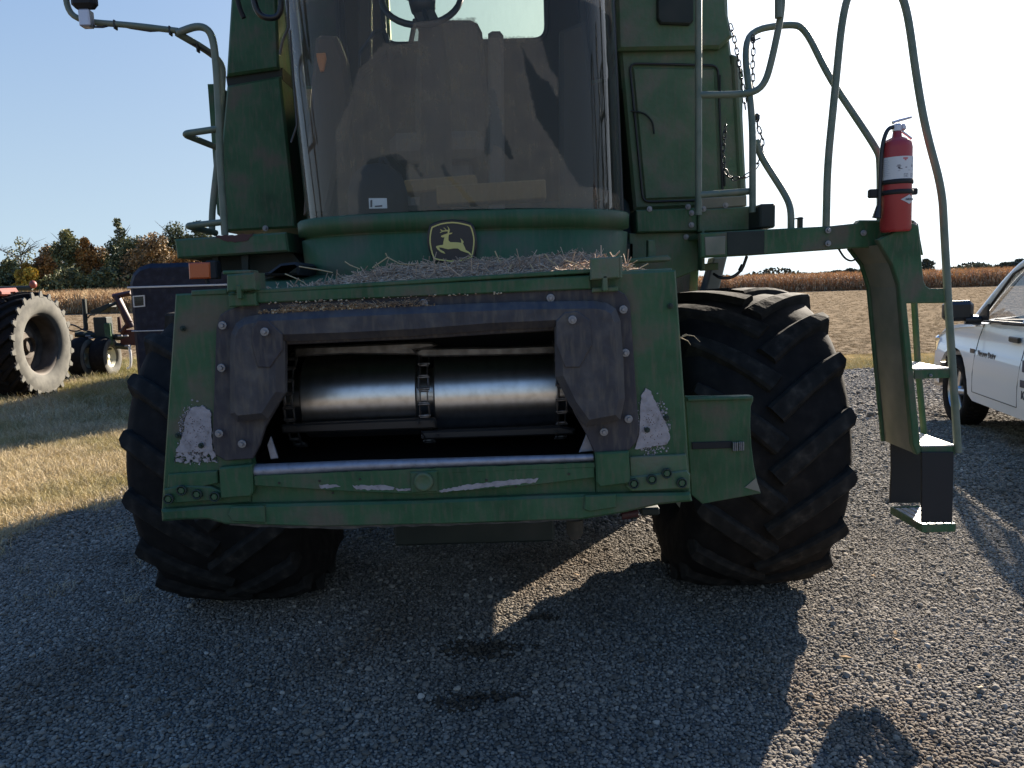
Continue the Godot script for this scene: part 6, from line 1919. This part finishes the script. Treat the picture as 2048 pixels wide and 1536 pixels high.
func build_implement() -> void:
	var d := 18.0
	var t := thing("tillage_implement", "towed green and dark red tillage implement on two balloon tyres, left of the blue trailer", "implement", Vector3(-9.501, -0.076, -18))
	plain_tyre(t, "balloon_tyre", Vector3(-9.22, 0.431, -17.9), 0.47, 0.36, 0.23)
	plain_tyre(t, "balloon_tyre", Vector3(-9.623, 0.438, -17.7), 0.47, 0.36, 0.23)
	var st := S()
	box(st, Vector3(-9.255, 0.96, -18), Vector3(0.3, 0.75, 0.3), 0.02)
	obj("lift_column", st, "dark", t)
	st = S()
	box(st, Vector3(-9.103, 0.95, -17.9), Vector3(0.14, 0.5, 0.12), 0.02)
	obj("side_bracket", st, "green", t)
	st = S()
	prism(st, [Vector2(-9.472, 1.481), Vector2(-9.028, 1.647), Vector2(-9.014, 1.557), Vector2(-9.251, 1.429), Vector2(-9.456, 1.413)], -17.9, 0.3, 0.01)
	tube(st, [Vector3(-9.581, 1.753, -17.9), Vector3(-9.603, 1.056, -17.9)], 0.055, 4)
	tube(st, [Vector3(-9.805, 0.977, -17.8), Vector3(-8.747, 0.83, -18.2)], 0.07, 4)
	tube(st, [Vector3(-9.823, 0.797, -17.8), Vector3(-8.765, 0.622, -18.2)], 0.07, 4)
	tube(st, [Vector3(-9.034, 1.58, -17.9), Vector3(-8.85, 1.662, -18)], 0.04, 6)
	obj("frame", st, "dark", t)
	st = S()
	tube(st, [Vector3(-8.903, 1.822, -18), Vector3(-8.63, 1.078, -18)], 0.09, 4)
	tube(st, [Vector3(-8.974, 1.79, -18), Vector3(-8.561, 1.857, -18)], 0.06, 4)
	tube(st, [Vector3(-8.615, 1.248, -18), Vector3(-8.867, 0.972, -18)], 0.05, 4)
	tube(st, [Vector3(-8.93, 1.322, -18.1), Vector3(-8.939, 0.968, -18.1)], 0.045, 4)
	prism(st, [Vector2(-8.93, 1.03), Vector2(-8.544, 1.019), Vector2(-8.576, 0.6548), Vector2(-8.961, 0.6891)], -18.1, 0.15, 0.01)
	obj("folded_wing", st, "maroon", t)
	st = S()
	tube(st, bend([Vector3(-9.895, 1.214, -17.6), Vector3(-9.676, 1.185, -17.6), Vector3(-9.574, 1.066, -17.7), Vector3(-9.408, 1.01, -17.8)], 0.3), 0.018, 6)
	tube(st, bend([Vector3(-9.532, 1.325, -17.9), Vector3(-9.481, 1.391, -17.9), Vector3(-9.368, 1.387, -17.9)], 0.1), 0.016, 6)
	tube(st, bend([Vector3(-9.884, 1.103, -17.6), Vector3(-9.746, 1.026, -17.7), Vector3(-9.545, 1.105, -17.8)], 0.3), 0.016, 6)
	obj("hydraulic_hose", st, "black", t)
	st = S()
	tube(st, bend([Vector3(-8.711, 0.682, -18), Vector3(-8.69, 0.395, -18), Vector3(-8.722, 0.166, -18), Vector3(-8.794, 0.133, -18)], 0.2), 0.03, 8)
	obj("white_hose", st, "white", t)
	st = S()
	for q in [Vector3(-9.995, 1.053, -17.75), Vector3(-9.941, 0.917, -17.75), Vector3(-9.491, 0.926, -17.75), Vector3(-9.428, 0.879, -17.75), Vector3(-8.773, 0.905, -17.75), Vector3(-8.639, 0.901, -17.75), Vector3(-9.4, 0.698, -17.75), Vector3(-8.636, 0.675, -17.75)]:
		box(st, q, Vector3(0.1, 0.04, 0.06), 0.01)
	obj("fittings", st, "bolt", t)
	# the boom behind it with its orange end
	var b := thing("auger_boom", "dark folded boom with an orange-red end cap above the tractor wheel", "boom", Vector3(-18.55, 1.038, -30))
	st = S()
	tube(st, [Vector3(-20.31, 2.237, -30), Vector3(-17.97, 2.224, -30)], 0.09, 8)
	obj("boom_tube", st, "dark", b)
	st = S()
	ball(st, Vector3(-17.92, 2.354, -30), Vector3(0.13, 0.15, 0.13))
	obj("end_cap", st, "faded_red", b)
	st = S()
	tube(st, [Vector3(-18.8, 2.23, -30), Vector3(-18.93, 1.049, -30)], 0.06, 6)
	tube(st, [Vector3(-19.93, 2.245, -30), Vector3(-20.07, 1.045, -30)], 0.06, 6)
	obj("support_leg", st, "dark", b)

func build_trailer() -> void:
	var t := thing("livestock_trailer", "weathered dark blue trailer with rounded roof corners behind the left tyre", "trailer", Vector3(-5.0, 0, -13.4))
	var st := S()
	# body: rounded front profile run back
	var x0 := -5.98
	var x1 := -3.5
	var y1 := 2.274
	prism(st, [Vector2(x0, 0.42), Vector2(x1, 0.42), Vector2(x1, y1 - 0.35), Vector2(x1 - 0.06, y1 - 0.16), Vector2(x1 - 0.3, y1), Vector2(x0 + 0.34, y1), Vector2(x0 + 0.17, y1 - 0.05), Vector2(x0 + 0.06, y1 - 0.15), Vector2(x0, y1 - 0.3)], -12.5, 8.0, 0.07)
	obj("body", st, "blue", t)
	st = S()
	prism(st, [Vector2(x0 - 0.01, 1.895), Vector2(x1, 1.895), Vector2(x1, 1.925), Vector2(x0 - 0.01, 1.925)], -12.48, 7.9, 0.004)
	prism(st, [Vector2(x0 - 0.006, 1.215), Vector2(x1, 1.215), Vector2(x1, 1.232), Vector2(x0 - 0.006, 1.232)], -12.485, 7.9, 0.003)
	obj("trim_strip", st, "trim", t)
	st = S()
	var fr := [Vector2(-5.916, 1.777), Vector2(-5.726, 1.787), Vector2(-5.734, 1.607), Vector2(-5.916, 1.597)]
	if area2(fr) < 0.0:
		fr.reverse()
	var inn := inset(fr, 0.018)
	for i in 4:
		prism(st, [fr[i], fr[(i + 1) % 4], inn[(i + 1) % 4], inn[i]], -12.48, 0.02)
	obj("window_frame", st, "trim", t)
	st = S()
	prism(st, inn, -12.49, 0.01)
	obj("window", st, "tinted_glass", t)
	st = S()
	box(st, Vector3(-5.85, 0.38, -12.6), Vector3(0.22, 0.2, 0.1), 0.01)
	box(st, Vector3(-4.7, 0.36, -16.4), Vector3(2.2, 0.12, 7.4), 0.02)
	obj("skirt", st, "black", t)
	for z in [-16.6, -17.5]:
		for x in [-5.85, -3.65]:
			plain_tyre(t, "trailer_wheel", Vector3(x, 0.34, z), 0.35, 0.2, 0.2)

func build_truck() -> void:
	var head := deg_to_rad(-11.0)
	var t := thing("pickup_truck", "white pickup truck with black door mirror parked at the right edge", "pickup truck", Vector3(6.12, 0, -8.95), "", head)
	t.set_meta("own_axes", true)
	# own axes: -z is forward, x to the right, origin on the ground between the front wheels; the left side is at x = -1
	var W := 1.0
	var R := 0.405
	var arch := func(z: float, r: float, y0: float) -> Array:
		var out := []
		for k in 11:
			var a := PI - PI * k / 10.0
			out.append(Vector2(z + cos(a) * r, maxf(y0, 0.42 + sin(a) * r * 0.98)))
		return out
	# lower body with wheel arches
	var low := [Vector2(-0.77, 0.48), Vector2(-0.6, 0.42)]
	low.append_array(arch.call(0.0, 0.49, 0.38))
	low.append_array([Vector2(0.62, 0.36), Vector2(2.95, 0.36)])
	low.append_array(arch.call(3.56, 0.49, 0.38))
	low.append_array([Vector2(4.6, 0.5), Vector2(4.65, 1.28), Vector2(2.62, 1.28), Vector2(2.55, 1.24), Vector2(0.55, 1.2), Vector2(-0.1, 1.16), Vector2(-0.5, 1.11), Vector2(-0.71, 1.0), Vector2(-0.78, 0.8)])
	# sides of pressed sheet, bowed in section; cut in bands so that the bow shows
	var body: MeshInstance3D
	var st: SurfaceTool
	for sgn in [-1.0, 1.0]:
		st = S()
		st.set_smooth_group(1)
		for k in 10:
			var ya := 0.34 + 0.096 * k
			for cut in Geometry2D.intersect_polygons(PackedVector2Array(low), PackedVector2Array(rect(-2.0, ya, 6.0, ya + 0.096))):
				var idx := Geometry2D.triangulate_polygon(cut)
				for i in range(0, idx.size(), 3):
					var v := []
					for j in 3:
						var q: Vector2 = cut[idx[i + j]]
						var e := (q.y - 0.62) / 0.6
						v.append(Vector3(sgn * (W - 0.11 * e * e * (1.0 if e > 0 else 0.5) - 0.05 * smoothstep(-0.3, -0.8, q.x)), q.y, q.x))
					if (v[1] - v[0]).cross(v[2] - v[0]).x * sgn < 0.0:
						tri(st, v[0], v[2], v[1])
					else:
						tri(st, v[0], v[1], v[2])
		body = obj("body_side", st, "white", t)
	# bonnet, crowned, and front
	st = S()
	st.set_smooth_group(1)
	var prof := [[-0.8, 0.72], [-0.78, 0.98], [-0.7, 1.07], [-0.5, 1.14], [0.0, 1.21], [0.62, 1.26]]
	for i in prof.size() - 1:
		for k in 10:
			var q := []
			for e in [[i, k], [i, k + 1], [i + 1, k + 1], [i + 1, k]]:
				var pz: float = prof[e[0]][0]
				var py: float = prof[e[0]][1]
				var u: float = -1.0 + 2.0 * e[1] / 10.0
				q.append(Vector3(u * 0.93, py - 0.11 * pow(absf(u), 4.0) + 0.03, pz))
			quad(st, q[0], q[3], q[2], q[1])
	st.set_smooth_group(-1)
	obj("bonnet", st, "white", t)
	st = S()
	box(st, Vector3(0, 0.5, -0.78), Vector3(1.9, 0.3, 0.14), 0.05)
	box(st, Vector3(0, 0.82, -0.77), Vector3(1.1, 0.3, 0.06), 0.03)
	obj("bumper", st, "alloy", t)
	st = S()
	for x in [-0.78, 0.78]:
		box(st, Vector3(x, 0.88, -0.75), Vector3(0.34, 0.22, 0.1), 0.04)
	obj("headlight", st, "mirror_glass", t)
	# bed floor, tailgate, inner fill
	st = S()
	box(st, Vector3(0, 0.62, 1.9), Vector3(1.7, 0.25, 5.2), 0.02)
	box(st, Vector3(0, 0.9, -0.3), Vector3(0.9, 0.4, 1.0), 0.02)
	obj("chassis", st, "mat_black", t)
	st = S()
	box(st, Vector3(0, 0.95, 4.6), Vector3(1.8, 0.6, 0.06), 0.02)
	box(st, Vector3(0, 0.95, 2.6), Vector3(1.8, 0.6, 0.05), 0.02)
	obj("tailgate", st, "white", t)
	# cab: pillars and roof round open windows
	var hw := 0.93
	var tw := 0.70
	var roof_y := 1.9
	st = S()
	box(st, Vector3(0, roof_y, 1.75), Vector3(tw * 2, 0.07, 1.35), 0.03)
	for s in [-1.0, 1.0]:
		tube(st, bend([Vector3(s * hw, 1.2, 0.42), Vector3(s * (tw + 0.04), 1.82, 1.05), Vector3(s * tw, roof_y + 0.01, 1.5), Vector3(s * tw, roof_y, 2.2), Vector3(s * hw, 1.28, 2.52)], 0.5), 0.045, 8)
		tube(st, [Vector3(s * hw, 1.25, 1.72), Vector3(s * tw, roof_y, 1.72)], 0.045, 8)
	obj("cab_frame", st, "white", t)
	st = S()
	for s in [-1.0, 1.0]:
		var q := [Vector3(s * (hw - 0.01), 1.23, 0.56), Vector3(s * (hw - 0.01), 1.25, 1.72), Vector3(s * (tw + 0.02), roof_y - 0.03, 1.7), Vector3(s * (tw + 0.02), roof_y - 0.03, 1.38), Vector3(s * (tw + 0.08), 1.75, 1.06)]
		tri(st, q[0], q[1], q[2])
		tri(st, q[0], q[2], q[3])
		tri(st, q[0], q[3], q[4])
		tri(st, Vector3(s * hw, 1.26, 1.8), Vector3(s * hw, 1.28, 2.46), Vector3(s * tw, roof_y - 0.03, 2.2))
		tri(st, Vector3(s * hw, 1.26, 1.8), Vector3(s * tw, roof_y - 0.03, 2.2), Vector3(s * tw, roof_y - 0.03, 1.8))
	obj("side_window", st, "truck_glass", t)
	st = S()
	quad(st, Vector3(-hw + 0.03, 1.24, 0.5), Vector3(hw - 0.03, 1.24, 0.5), Vector3(tw, roof_y, 1.3), Vector3(-tw, roof_y, 1.3))
	obj("windscreen", st, "glass", t)
	# black window surround and the belt moulding
	st = S()
	tube(st, [Vector3(-hw - 0.015, 1.235, 0.6), Vector3(-hw - 0.015, 1.265, 2.5)], 0.016, 6)
	tube(st, [Vector3(-hw - 0.004, 1.23, 0.58), Vector3(-0.80, 1.73, 1.05), Vector3(-0.735, 1.86, 1.38)], 0.016, 6)
	prism(st, [Vector2(0.5, 1.22), Vector2(0.84, 1.24), Vector2(0.84, 1.42), Vector2(0.72, 1.36)], 0.955, 0.02, 0.0, Transform3D(Basis(Vector3(0, 0, 1), Vector3.UP, Vector3.LEFT), Vector3.ZERO))
	obj("window_surround", st, "black", t)
	# inside: dash, wheel, seat
	st = S()
	box(st, Vector3(0, 1.15, 0.75), Vector3(1.7, 0.2, 0.4), 0.06)
	for x in [-0.42, 0.42]:
		box(st, Vector3(x, 1.2, 1.75), Vector3(0.5, 0.75, 0.16), 0.06)
		box(st, Vector3(x, 1.66, 1.78), Vector3(0.26, 0.2, 0.1), 0.04)
	obj("interior", st, "cab_trim", t)
	st = S()
	var ring := []
	for k in 20:
		var a := TAU * k / 20.0
		ring.append(Vector3(-0.42 + 0.19 * cos(a), 1.3 + 0.17 * sin(a), 1.05 - 0.08 * sin(a)))
	tube(st, ring, 0.014, 6, true)
	obj("steering_wheel", st, "black", t)
	# mirror
	st = S()
	box(st, Vector3(-W - 0.17, 1.345, 0.62), Vector3(0.30, 0.22, 0.14), 0.05)
	tube(st, [Vector3(-W - 0.1, 1.25, 0.64), Vector3(-W + 0.05, 1.24, 0.66)], 0.05, 8)
	var mir := obj("door_mirror", st, "black", t)
	st = S()
	box(st, Vector3(-W - 0.12, 1.35, 0.684), Vector3(0.05, 0.12, 0.008), 0.003)
	obj("mirror_pane", st, "mirror_glass", mir)
	# door handle, seams, badge and door lettering
	st = S()
	box(st, Vector3(-W + 0.055, 1.09, 1.5), Vector3(0.03, 0.055, 0.22), 0.02)
	obj("door_handle", st, "black", t)
	st = S()
	for z in [0.62, 1.74]:
		tube(st, [Vector3(-W + 0.103, 1.2, z), Vector3(-W + 0.057, 1.05, z), Vector3(-W + 0.018, 0.86, z), Vector3(-W, 0.66, z), Vector3(-W + 0.004, 0.46, z)], 0.004, 4)
	box(st, Vector3(-W + 0.003, 0.46, 1.18), Vector3(0.006, 0.008, 1.12), 0.001)
	obj("door_seam", st, "black", t)
	st = S()
	box(st, Vector3(-W + 0.03, 0.42, 1.9), Vector3(0.02, 0.06, 2.5), 0.008)
	obj("sill", st, "white", t)
	st = S()
	box(st, Vector3(-W + 0.022, 0.90, 0.54), Vector3(0.006, 0.05, 0.13), 0.001)
	obj("badge_block", st, "badge", t)
	var tm := TextMesh.new()
	tm.text = "Heavy Duty"
	tm.font_size = 16
	tm.pixel_size = 0.0052
	tm.depth = 0.006
	var o := put("badge_letters", tm, M.badge, t)
	o.transform = Transform3D(Basis(Vector3.UP, -PI / 2), Vector3(-W + 0.02, 0.895, 0.93))
	st = S()
	box(st, Vector3(-W + 0.013, 0.84, 1.95), Vector3(0.004, 0.16, 0.3), 0.001)
	box(st, Vector3(-W - 0.0, 0.70, 1.95), Vector3(0.004, 0.07, 0.3), 0.001)
	obj("door_decal", st, "decal", t)
	tm = TextMesh.new()
	tm.text = "KE"
	tm.font_size = 16
	tm.pixel_size = 0.0065
	tm.depth = 0.004
	o = put("door_letters", tm, M.decal, t)
	o.transform = Transform3D(Basis(Vector3.UP, -PI / 2), Vector3(-W - 0.003, 0.60, 1.9))
	assert(body != null)
	# wheels
	for z in [0.0, 3.56]:
		for x in [-0.84, 0.84]:
			st = S()
			var xf := along(Vector3(x, R - 0.01, z), Vector3(-1, 0, 0) if x < 0 else Vector3(1, 0, 0))
			lathe(st, [Vector2(0.25, -0.11), Vector2(0.37, -0.135), Vector2(R - 0.01, -0.11), Vector2(R, -0.08), Vector2(R, 0.08), Vector2(R - 0.01, 0.11), Vector2(0.37, 0.135), Vector2(0.27, 0.115), Vector2(0.25, 0.09)], xf, 36)
			for k in 44:
				var a := TAU * k / 44.0
				for j in 3:
					box(st, xf * Vector3(cos(a + j * 0.05) * R, -0.07 + j * 0.07, sin(a + j * 0.05) * R), Vector3(0.05, 0.012, 0.03), 0.002, Basis(Vector3.RIGHT, a if x > 0 else -a))
			var w := obj("wheel", st, "rubber", t)
			st = S()
			lathe(st, [Vector2(0.26, 0.11), Vector2(0.25, 0.09), Vector2(0.24, 0.02), Vector2(0.23, -0.06)], xf, 30)
			for k in 5:
				var a := TAU * k / 5.0 + 0.3
				tube(st, [xf * Vector3(cos(a) * 0.06, 0.08, sin(a) * 0.06), xf * Vector3(cos(a) * 0.24, 0.07, sin(a) * 0.24)], 0.035, 6)
			lathe(st, [Vector2(0.075, 0.05), Vector2(0.07, 0.1), Vector2(0.0, 0.105)], xf, 16)
			lathe(st, [Vector2(0.24, -0.02), Vector2(0.0, -0.02)], xf, 20)
			obj("rim", st, "alloy", w)
			st = S()
			lathe(st, [Vector2(0.21, -0.012), Vector2(0.0, -0.012)], xf, 20)
			obj("brake_disc", st, "mat_black", w)

# ---------------------------------------------------------------- loose things
func straw_mesh(len: float) -> ArrayMesh:
	var st := S()
	tube(st, [Vector3(-len / 2, 0, 0), Vector3(-len * 0.1, len * 0.06, len * 0.03), Vector3(len / 2, 0, 0)], 0.0016, 4)
	return finish(st)

func build_straw() -> void:
	var base := Vector3(-0.28, 1.77, -2.95)
	var t := thing("straw_pile", "heap of dry chaff and straw lying on top of the feeder house", "straw", base)
	# the heap: a low uneven ridge between the rail and the cab
	var n := FastNoiseLite.new()
	n.frequency = 3.0
	n.seed = 31
	var xs := 60
	var zs := 14
	var hgt := func(x: float, z: float) -> float:
		var u := clampf((x + 0.9) / 1.36, 0.0, 1.0)
		var prof := smoothstep(0.0, 0.35, u) * (1.0 - smoothstep(0.93, 1.0, u))
		var v := clampf((z + 2.66) / -0.72, 0.0, 1.0)
		return 1.755 + 0.032 * (x + 0.28) + prof * (0.012 + 0.062 * sin(v * PI * 0.62)) * (1.0 + 0.5 * n.get_noise_2d(x * 2.0, z * 2.0)) + 0.006 * n.get_noise_2d(x * 12.0, z * 12.0)
	var st := S()
	st.set_smooth_group(1)
	for i in xs:
		for j in zs:
			var q := []
			for e in [[i, j], [i + 1, j], [i + 1, j + 1], [i, j + 1]]:
				var x: float = -0.9 + 1.36 * e[0] / xs
				var z: float = -2.66 - 0.75 * e[1] / zs
				q.append(Vector3(x, hgt.call(x, z), z))
			quad(st, q[0], q[1], q[2], q[3])
	tmat("chaff", noise_tex(0.06, [[0.0, c3(0.12, 0.08, 0.055)], [0.5, c3(0.26, 0.18, 0.125)], [1.0, c3(0.4, 0.29, 0.21)]], 131, 512, 5), 3.0, 0.95)
	var o := obj("chaff_heap", st, "chaff", t)
	o.set_meta("kind", "stuff")
	rng.seed = 55
	var pl := []
	var ti := []
	for i in 5200:
		var x := rng.randf_range(-0.86, 0.45)
		var z := -2.66 - 0.72 * pow(rng.randf(), 1.3)
		var s := rng.randf_range(0.25, 1.0)
		var y: float = hgt.call(x, z) + rng.randf_range(0.0, 0.012)
		if y < 1.757 + 0.032 * (x + 0.28) and rng.randf() < 0.7:
			continue
		var b := Basis(Vector3.UP, rng.randf() * TAU) * Basis(Vector3(0, 0, 1), rng.randfn(0.0, 0.35))
		if i % 90 == 0:
			b = Basis(Vector3.UP, rng.randf() * TAU) * Basis(Vector3(0, 0, 1), rng.randf_range(0.6, 1.3))
			s = rng.randf_range(0.9, 1.4)
		pl.append(Transform3D(b.scaled(Vector3(s, s * rng.randf_range(0.8, 1.6), s)) , Vector3(x, y, z) - base))
		var v := rng.randf_range(0.5, 1.3)
		ti.append(Color(0.46 * v, 0.33 * v, 0.23 * v))
	var m := StandardMaterial3D.new()
	m.vertex_color_use_as_albedo = true
	m.roughness = 0.9
	m.backlight_enabled = true
	m.backlight = Color(0.3, 0.28, 0.25)
	var sc := scatter("straw", straw_mesh(0.075), m, pl, ti, t)
	sc.set_meta("kind", "stuff")
	# long single stalks leaning out of the heap
	st = S()
	for q in [[Vector3(-0.478, 1.829, -2.8), Vector3(-0.423, 1.864, -2.8), Vector3(-0.429, 1.879, -2.8)], [Vector3(-0.423, 1.864, -2.8), Vector3(-0.38, 1.84, -2.8), Vector3(-0.328, 1.835, -2.8)], [Vector3(0.127, 1.858, -2.75), Vector3(0.14, 1.837, -2.75), Vector3(0.178, 1.81, -2.75)], [Vector3(0.192, 1.835, -2.75), Vector3(0.23, 1.822, -2.75), Vector3(0.277, 1.799, -2.75)], [Vector3(-0.714, 1.839, -2.72), Vector3(-0.643, 1.825, -2.72), Vector3(-0.601, 1.815, -2.72)], [Vector3(0.073, 1.824, -2.7), Vector3(0.089, 1.795, -2.7), Vector3(0.106, 1.777, -2.7)], [Vector3(0.012, 1.825, -2.7), Vector3(0.001, 1.806, -2.7), Vector3(-0.008, 1.769, -2.7)], [Vector3(-0.573, 1.854, -2.8), Vector3(-0.556, 1.841, -2.8), Vector3(-0.522, 1.826, -2.8)], [Vector3(-0.772, 1.816, -2.75), Vector3(-0.738, 1.801, -2.75), Vector3(-0.705, 1.783, -2.75)], [Vector3(-0.046, 1.875, -2.8), Vector3(-0.039, 1.857, -2.8), Vector3(-0.029, 1.835, -2.8)]]:
		tube(st, q, 0.0022, 5)
	obj("straw_stalk", st, "straw_pale", t)
	# what lies on the ledge of the throat shield
	var t2 := thing("chaff_scatter", "scattered kernels and chaff on the ledge above the throat shield", "chaff", Vector3(-0.548, 1.704, -2.56))
	pl = []
	ti = []
	st = S()
	for i in 520:
		var u := rng.randf() if rng.randf() < 0.5 else rng.randf_range(0.07, 0.7)
		var p := Vector3(-0.813, 1.692, -2.555).lerp(Vector3(-0.241, 1.695, -2.555), u)
		p.y += rng.randf_range(-0.006, 0.005) + absf(rng.randfn(0.0, 0.0065)) * (1.0 if u > 0.12 and u < 0.86 else 0.3)
		var v := rng.randf_range(0.6, 1.3)
		pl.append(Transform3D(Basis(Vector3(rng.randfn(), rng.randfn(), rng.randfn()).normalized(), rng.randf() * TAU).scaled(Vector3.ONE * rng.randf_range(0.002, 0.0055)), p - t2.position))
		ti.append(Color(0.2 * v, 0.135 * v, 0.075 * v) if rng.randf() < 0.88 else Color(0.42, 0.36, 0.25))
	var chips := scatter("chaff_grain", stone_mesh(9), m, pl, ti, t2)
	chips.set_meta("kind", "stuff")
	pl = []
	ti = []
	for i in 240:
		var p := Vector3(-0.74, 1.702, -2.553).lerp(Vector3(-0.272, 1.702, -2.553), rng.randf()) + Vector3(0, rng.randf() * 0.01, 0)
		pl.append(Transform3D(Basis(Vector3(0, 0, 1), rng.randfn(0.0, 0.5)) * Basis(Vector3.UP, rng.randf() * 3.0).scaled(Vector3.ONE * rng.randf_range(0.2, 0.55)), p - t2.position))
		var v := rng.randf_range(0.5, 1.2)
		ti.append(Color(0.33 * v, 0.23 * v, 0.14 * v))
	var bits := scatter("straw", straw_mesh(0.075), m, pl, ti, t2)
	bits.set_meta("kind", "stuff")
	# kernels along the top rail
	var t3 := thing("spilled_kernels", "pale kernels spilled along the lower edge of the top rail", "grain", Vector3(-0.288, 1.722, -2.56))
	pl = []
	ti = []
	for i in 70:
		var p := Vector3(-0.791, 1.72, -2.566).lerp(Vector3(-0.014, 1.73, -2.566), rng.randf()) + Vector3(0, rng.randf_range(-0.003, 0.003), 0)
		pl.append(Transform3D(Basis(Vector3.UP, rng.randf() * TAU).scaled(Vector3.ONE * rng.randf_range(0.0018, 0.0045)), p - t3.position))
		ti.append(Color(0.4, 0.33, 0.22) if rng.randf() < 0.6 else Color(0.2, 0.13, 0.08))
	var ker := scatter("kernel", stone_mesh(10), m, pl, ti, t3)
	ker.set_meta("kind", "stuff")
	# a wisp of leaf caught on the right edge of the face
	st = S()
	for q in [[Vector3(0.559, 1.566, -2.6), Vector3(0.584, 1.574, -2.6), Vector3(0.605, 1.57, -2.6), Vector3(0.625, 1.55, -2.6)], [Vector3(0.562, 1.565, -2.6), Vector3(0.585, 1.554, -2.6), Vector3(0.594, 1.541, -2.6)], [Vector3(0.566, 1.571, -2.6), Vector3(0.579, 1.577, -2.6), Vector3(0.592, 1.57, -2.6)]]:
		tube(st, q, 0.002, 5, false, 0.0008)
	var w := obj("corn_leaf_wisp", st, "straw_pale", self)
	tag(w, "wisp of dry corn leaf caught on the right edge of the feeder face", "leaf wisp")

func build_loose() -> void:
	# things standing inside the cab behind the windscreen
	var st := S()
	var b := Vector3(-0.594, 2.087, -3.62)
	lathe(st, [Vector2(0.0, 0.0), Vector2(0.135, 0.0), Vector2(0.14, 0.06), Vector2(0.138, 0.16), Vector2(0.115, 0.24), Vector2(0.06, 0.285), Vector2(0.0, 0.295)], Transform3D(Basis.from_scale(Vector3(1, 1, 0.7)), Vector3(b.x, 2.035, b.z - 0.1)), 24)
	tube(st, bend([Vector3(b.x + 0.02, 2.32, b.z - 0.1), Vector3(b.x + 0.03, 2.36, b.z - 0.1), Vector3(b.x + 0.06, 2.31, b.z - 0.1)], 0.02), 0.012, 6)
	var o := obj("cloth_bag", st, "mat_black", self)
	tag(o, "dark bag lying inside the windscreen at lower left", "bag")
	st = S()
	prism(st, [Vector2(-0.599, 2.149), Vector2(-0.5209, 2.147), Vector2(-0.5208, 2.104), Vector2(-0.5991, 2.105)], -3.505, 0.003)
	o = obj("paper_card", st, "paper", self)
	tag(o, "small white printed card behind the lower windscreen before the dark bag", "card")
	st = S()
	prism(st, [Vector2(-0.5924, 2.14), Vector2(-0.5836, 2.142), Vector2(-0.5853, 2.11), Vector2(-0.5939, 2.111)], -3.503, 0.002)
	prism(st, [Vector2(-0.5741, 2.116), Vector2(-0.5414, 2.118), Vector2(-0.5418, 2.111), Vector2(-0.5744, 2.11)], -3.503, 0.002)
	obj("print", st, "print", o)
	st = S()
	box(st, Vector3(-0.069, 2.178, -3.66) + Vector3(0, 0, -0.08), Vector3(0.5, 0.085, 0.16), 0.006, Basis(Vector3(0, 0, 1), 0.03))
	o = obj("cardboard_box", st, "cardboard", self)
	tag(o, "long yellow cardboard box behind the lower right of the windscreen", "box")
	st = S()
	box(st, Vector3(-0.31, 2.24, -3.85) + Vector3(0, 0, -0.05), Vector3(0.34, 0.06, 0.2), 0.006, Basis(Vector3(0, 0, 1), 0.05))
	o = obj("cardboard_box", st, "cardboard", self)
	tag(o, "flatter yellow box behind the long cardboard box in the cab", "box")
	# a few fallen leaves on the gravel
	var spots := [[Vector3(1.482, 0, -3.411), "by the lower right shadow, largest of the leaves"], [Vector3(1.765, 0, -3.304), "right of the shadow at lower right"], [Vector3(1.824, 0, -3.646), "on the sunlit stones right of the tyre's shadow"], [Vector3(0.358, 0, -4.543), "in the sunlit patch between the front tyres"], [Vector3(1.924, 0, -3.117), "nearest the lower right corner"], [Vector3(2.056, 0, -4.39), "beside the right tyre's foot"], [Vector3(1.8, 0, -3.572), "just below the leaf right of the tyre's shadow"]]
	for s in spots:
		var at: Vector3 = s[0] + Vector3(0, 0.022, 0)
		st = S()
		var z := rng.randf_range(0.012, 0.02) * (1.5 if s == spots[0] else 1.0)
		var a := rng.randf() * TAU
		var bs := Basis(Vector3.UP, a)
		quad(st, at + bs * Vector3(-z, 0.004, 0), at + bs * Vector3(0, 0.0, z * 0.6), at + bs * Vector3(z * 1.2, 0.012, 0.002), at + bs * Vector3(0, 0.01, -z * 0.55))
		tri(st, at + bs * Vector3(z * 1.1, 0.012, 0.002), at + bs * Vector3(z * 1.7, 0.004, 0.004), at + bs * Vector3(z * 1.1, 0.009, -0.002))
		o = obj("fallen_leaf", st, "straw_pale" if at.z > -3.2 else "faded_leaf", self)
		tag(o, "dry leaf lying on the gravel " + s[1], "leaf", "fallen leaves on the gravel")

func _ready() -> void:
	rng.seed = 1
	stage()
	materials()
	mat("straw_pale", c3(0.4, 0.31, 0.18), 0.9)
	mat("faded_leaf", c3(0.34, 0.2, 0.08), 0.85)
	build_ground()
	build_combine()
	build_truck()
	build_tractor()
	build_implement()
	build_trailer()
	build_corn()
	build_trees()
	build_straw()
	build_loose()
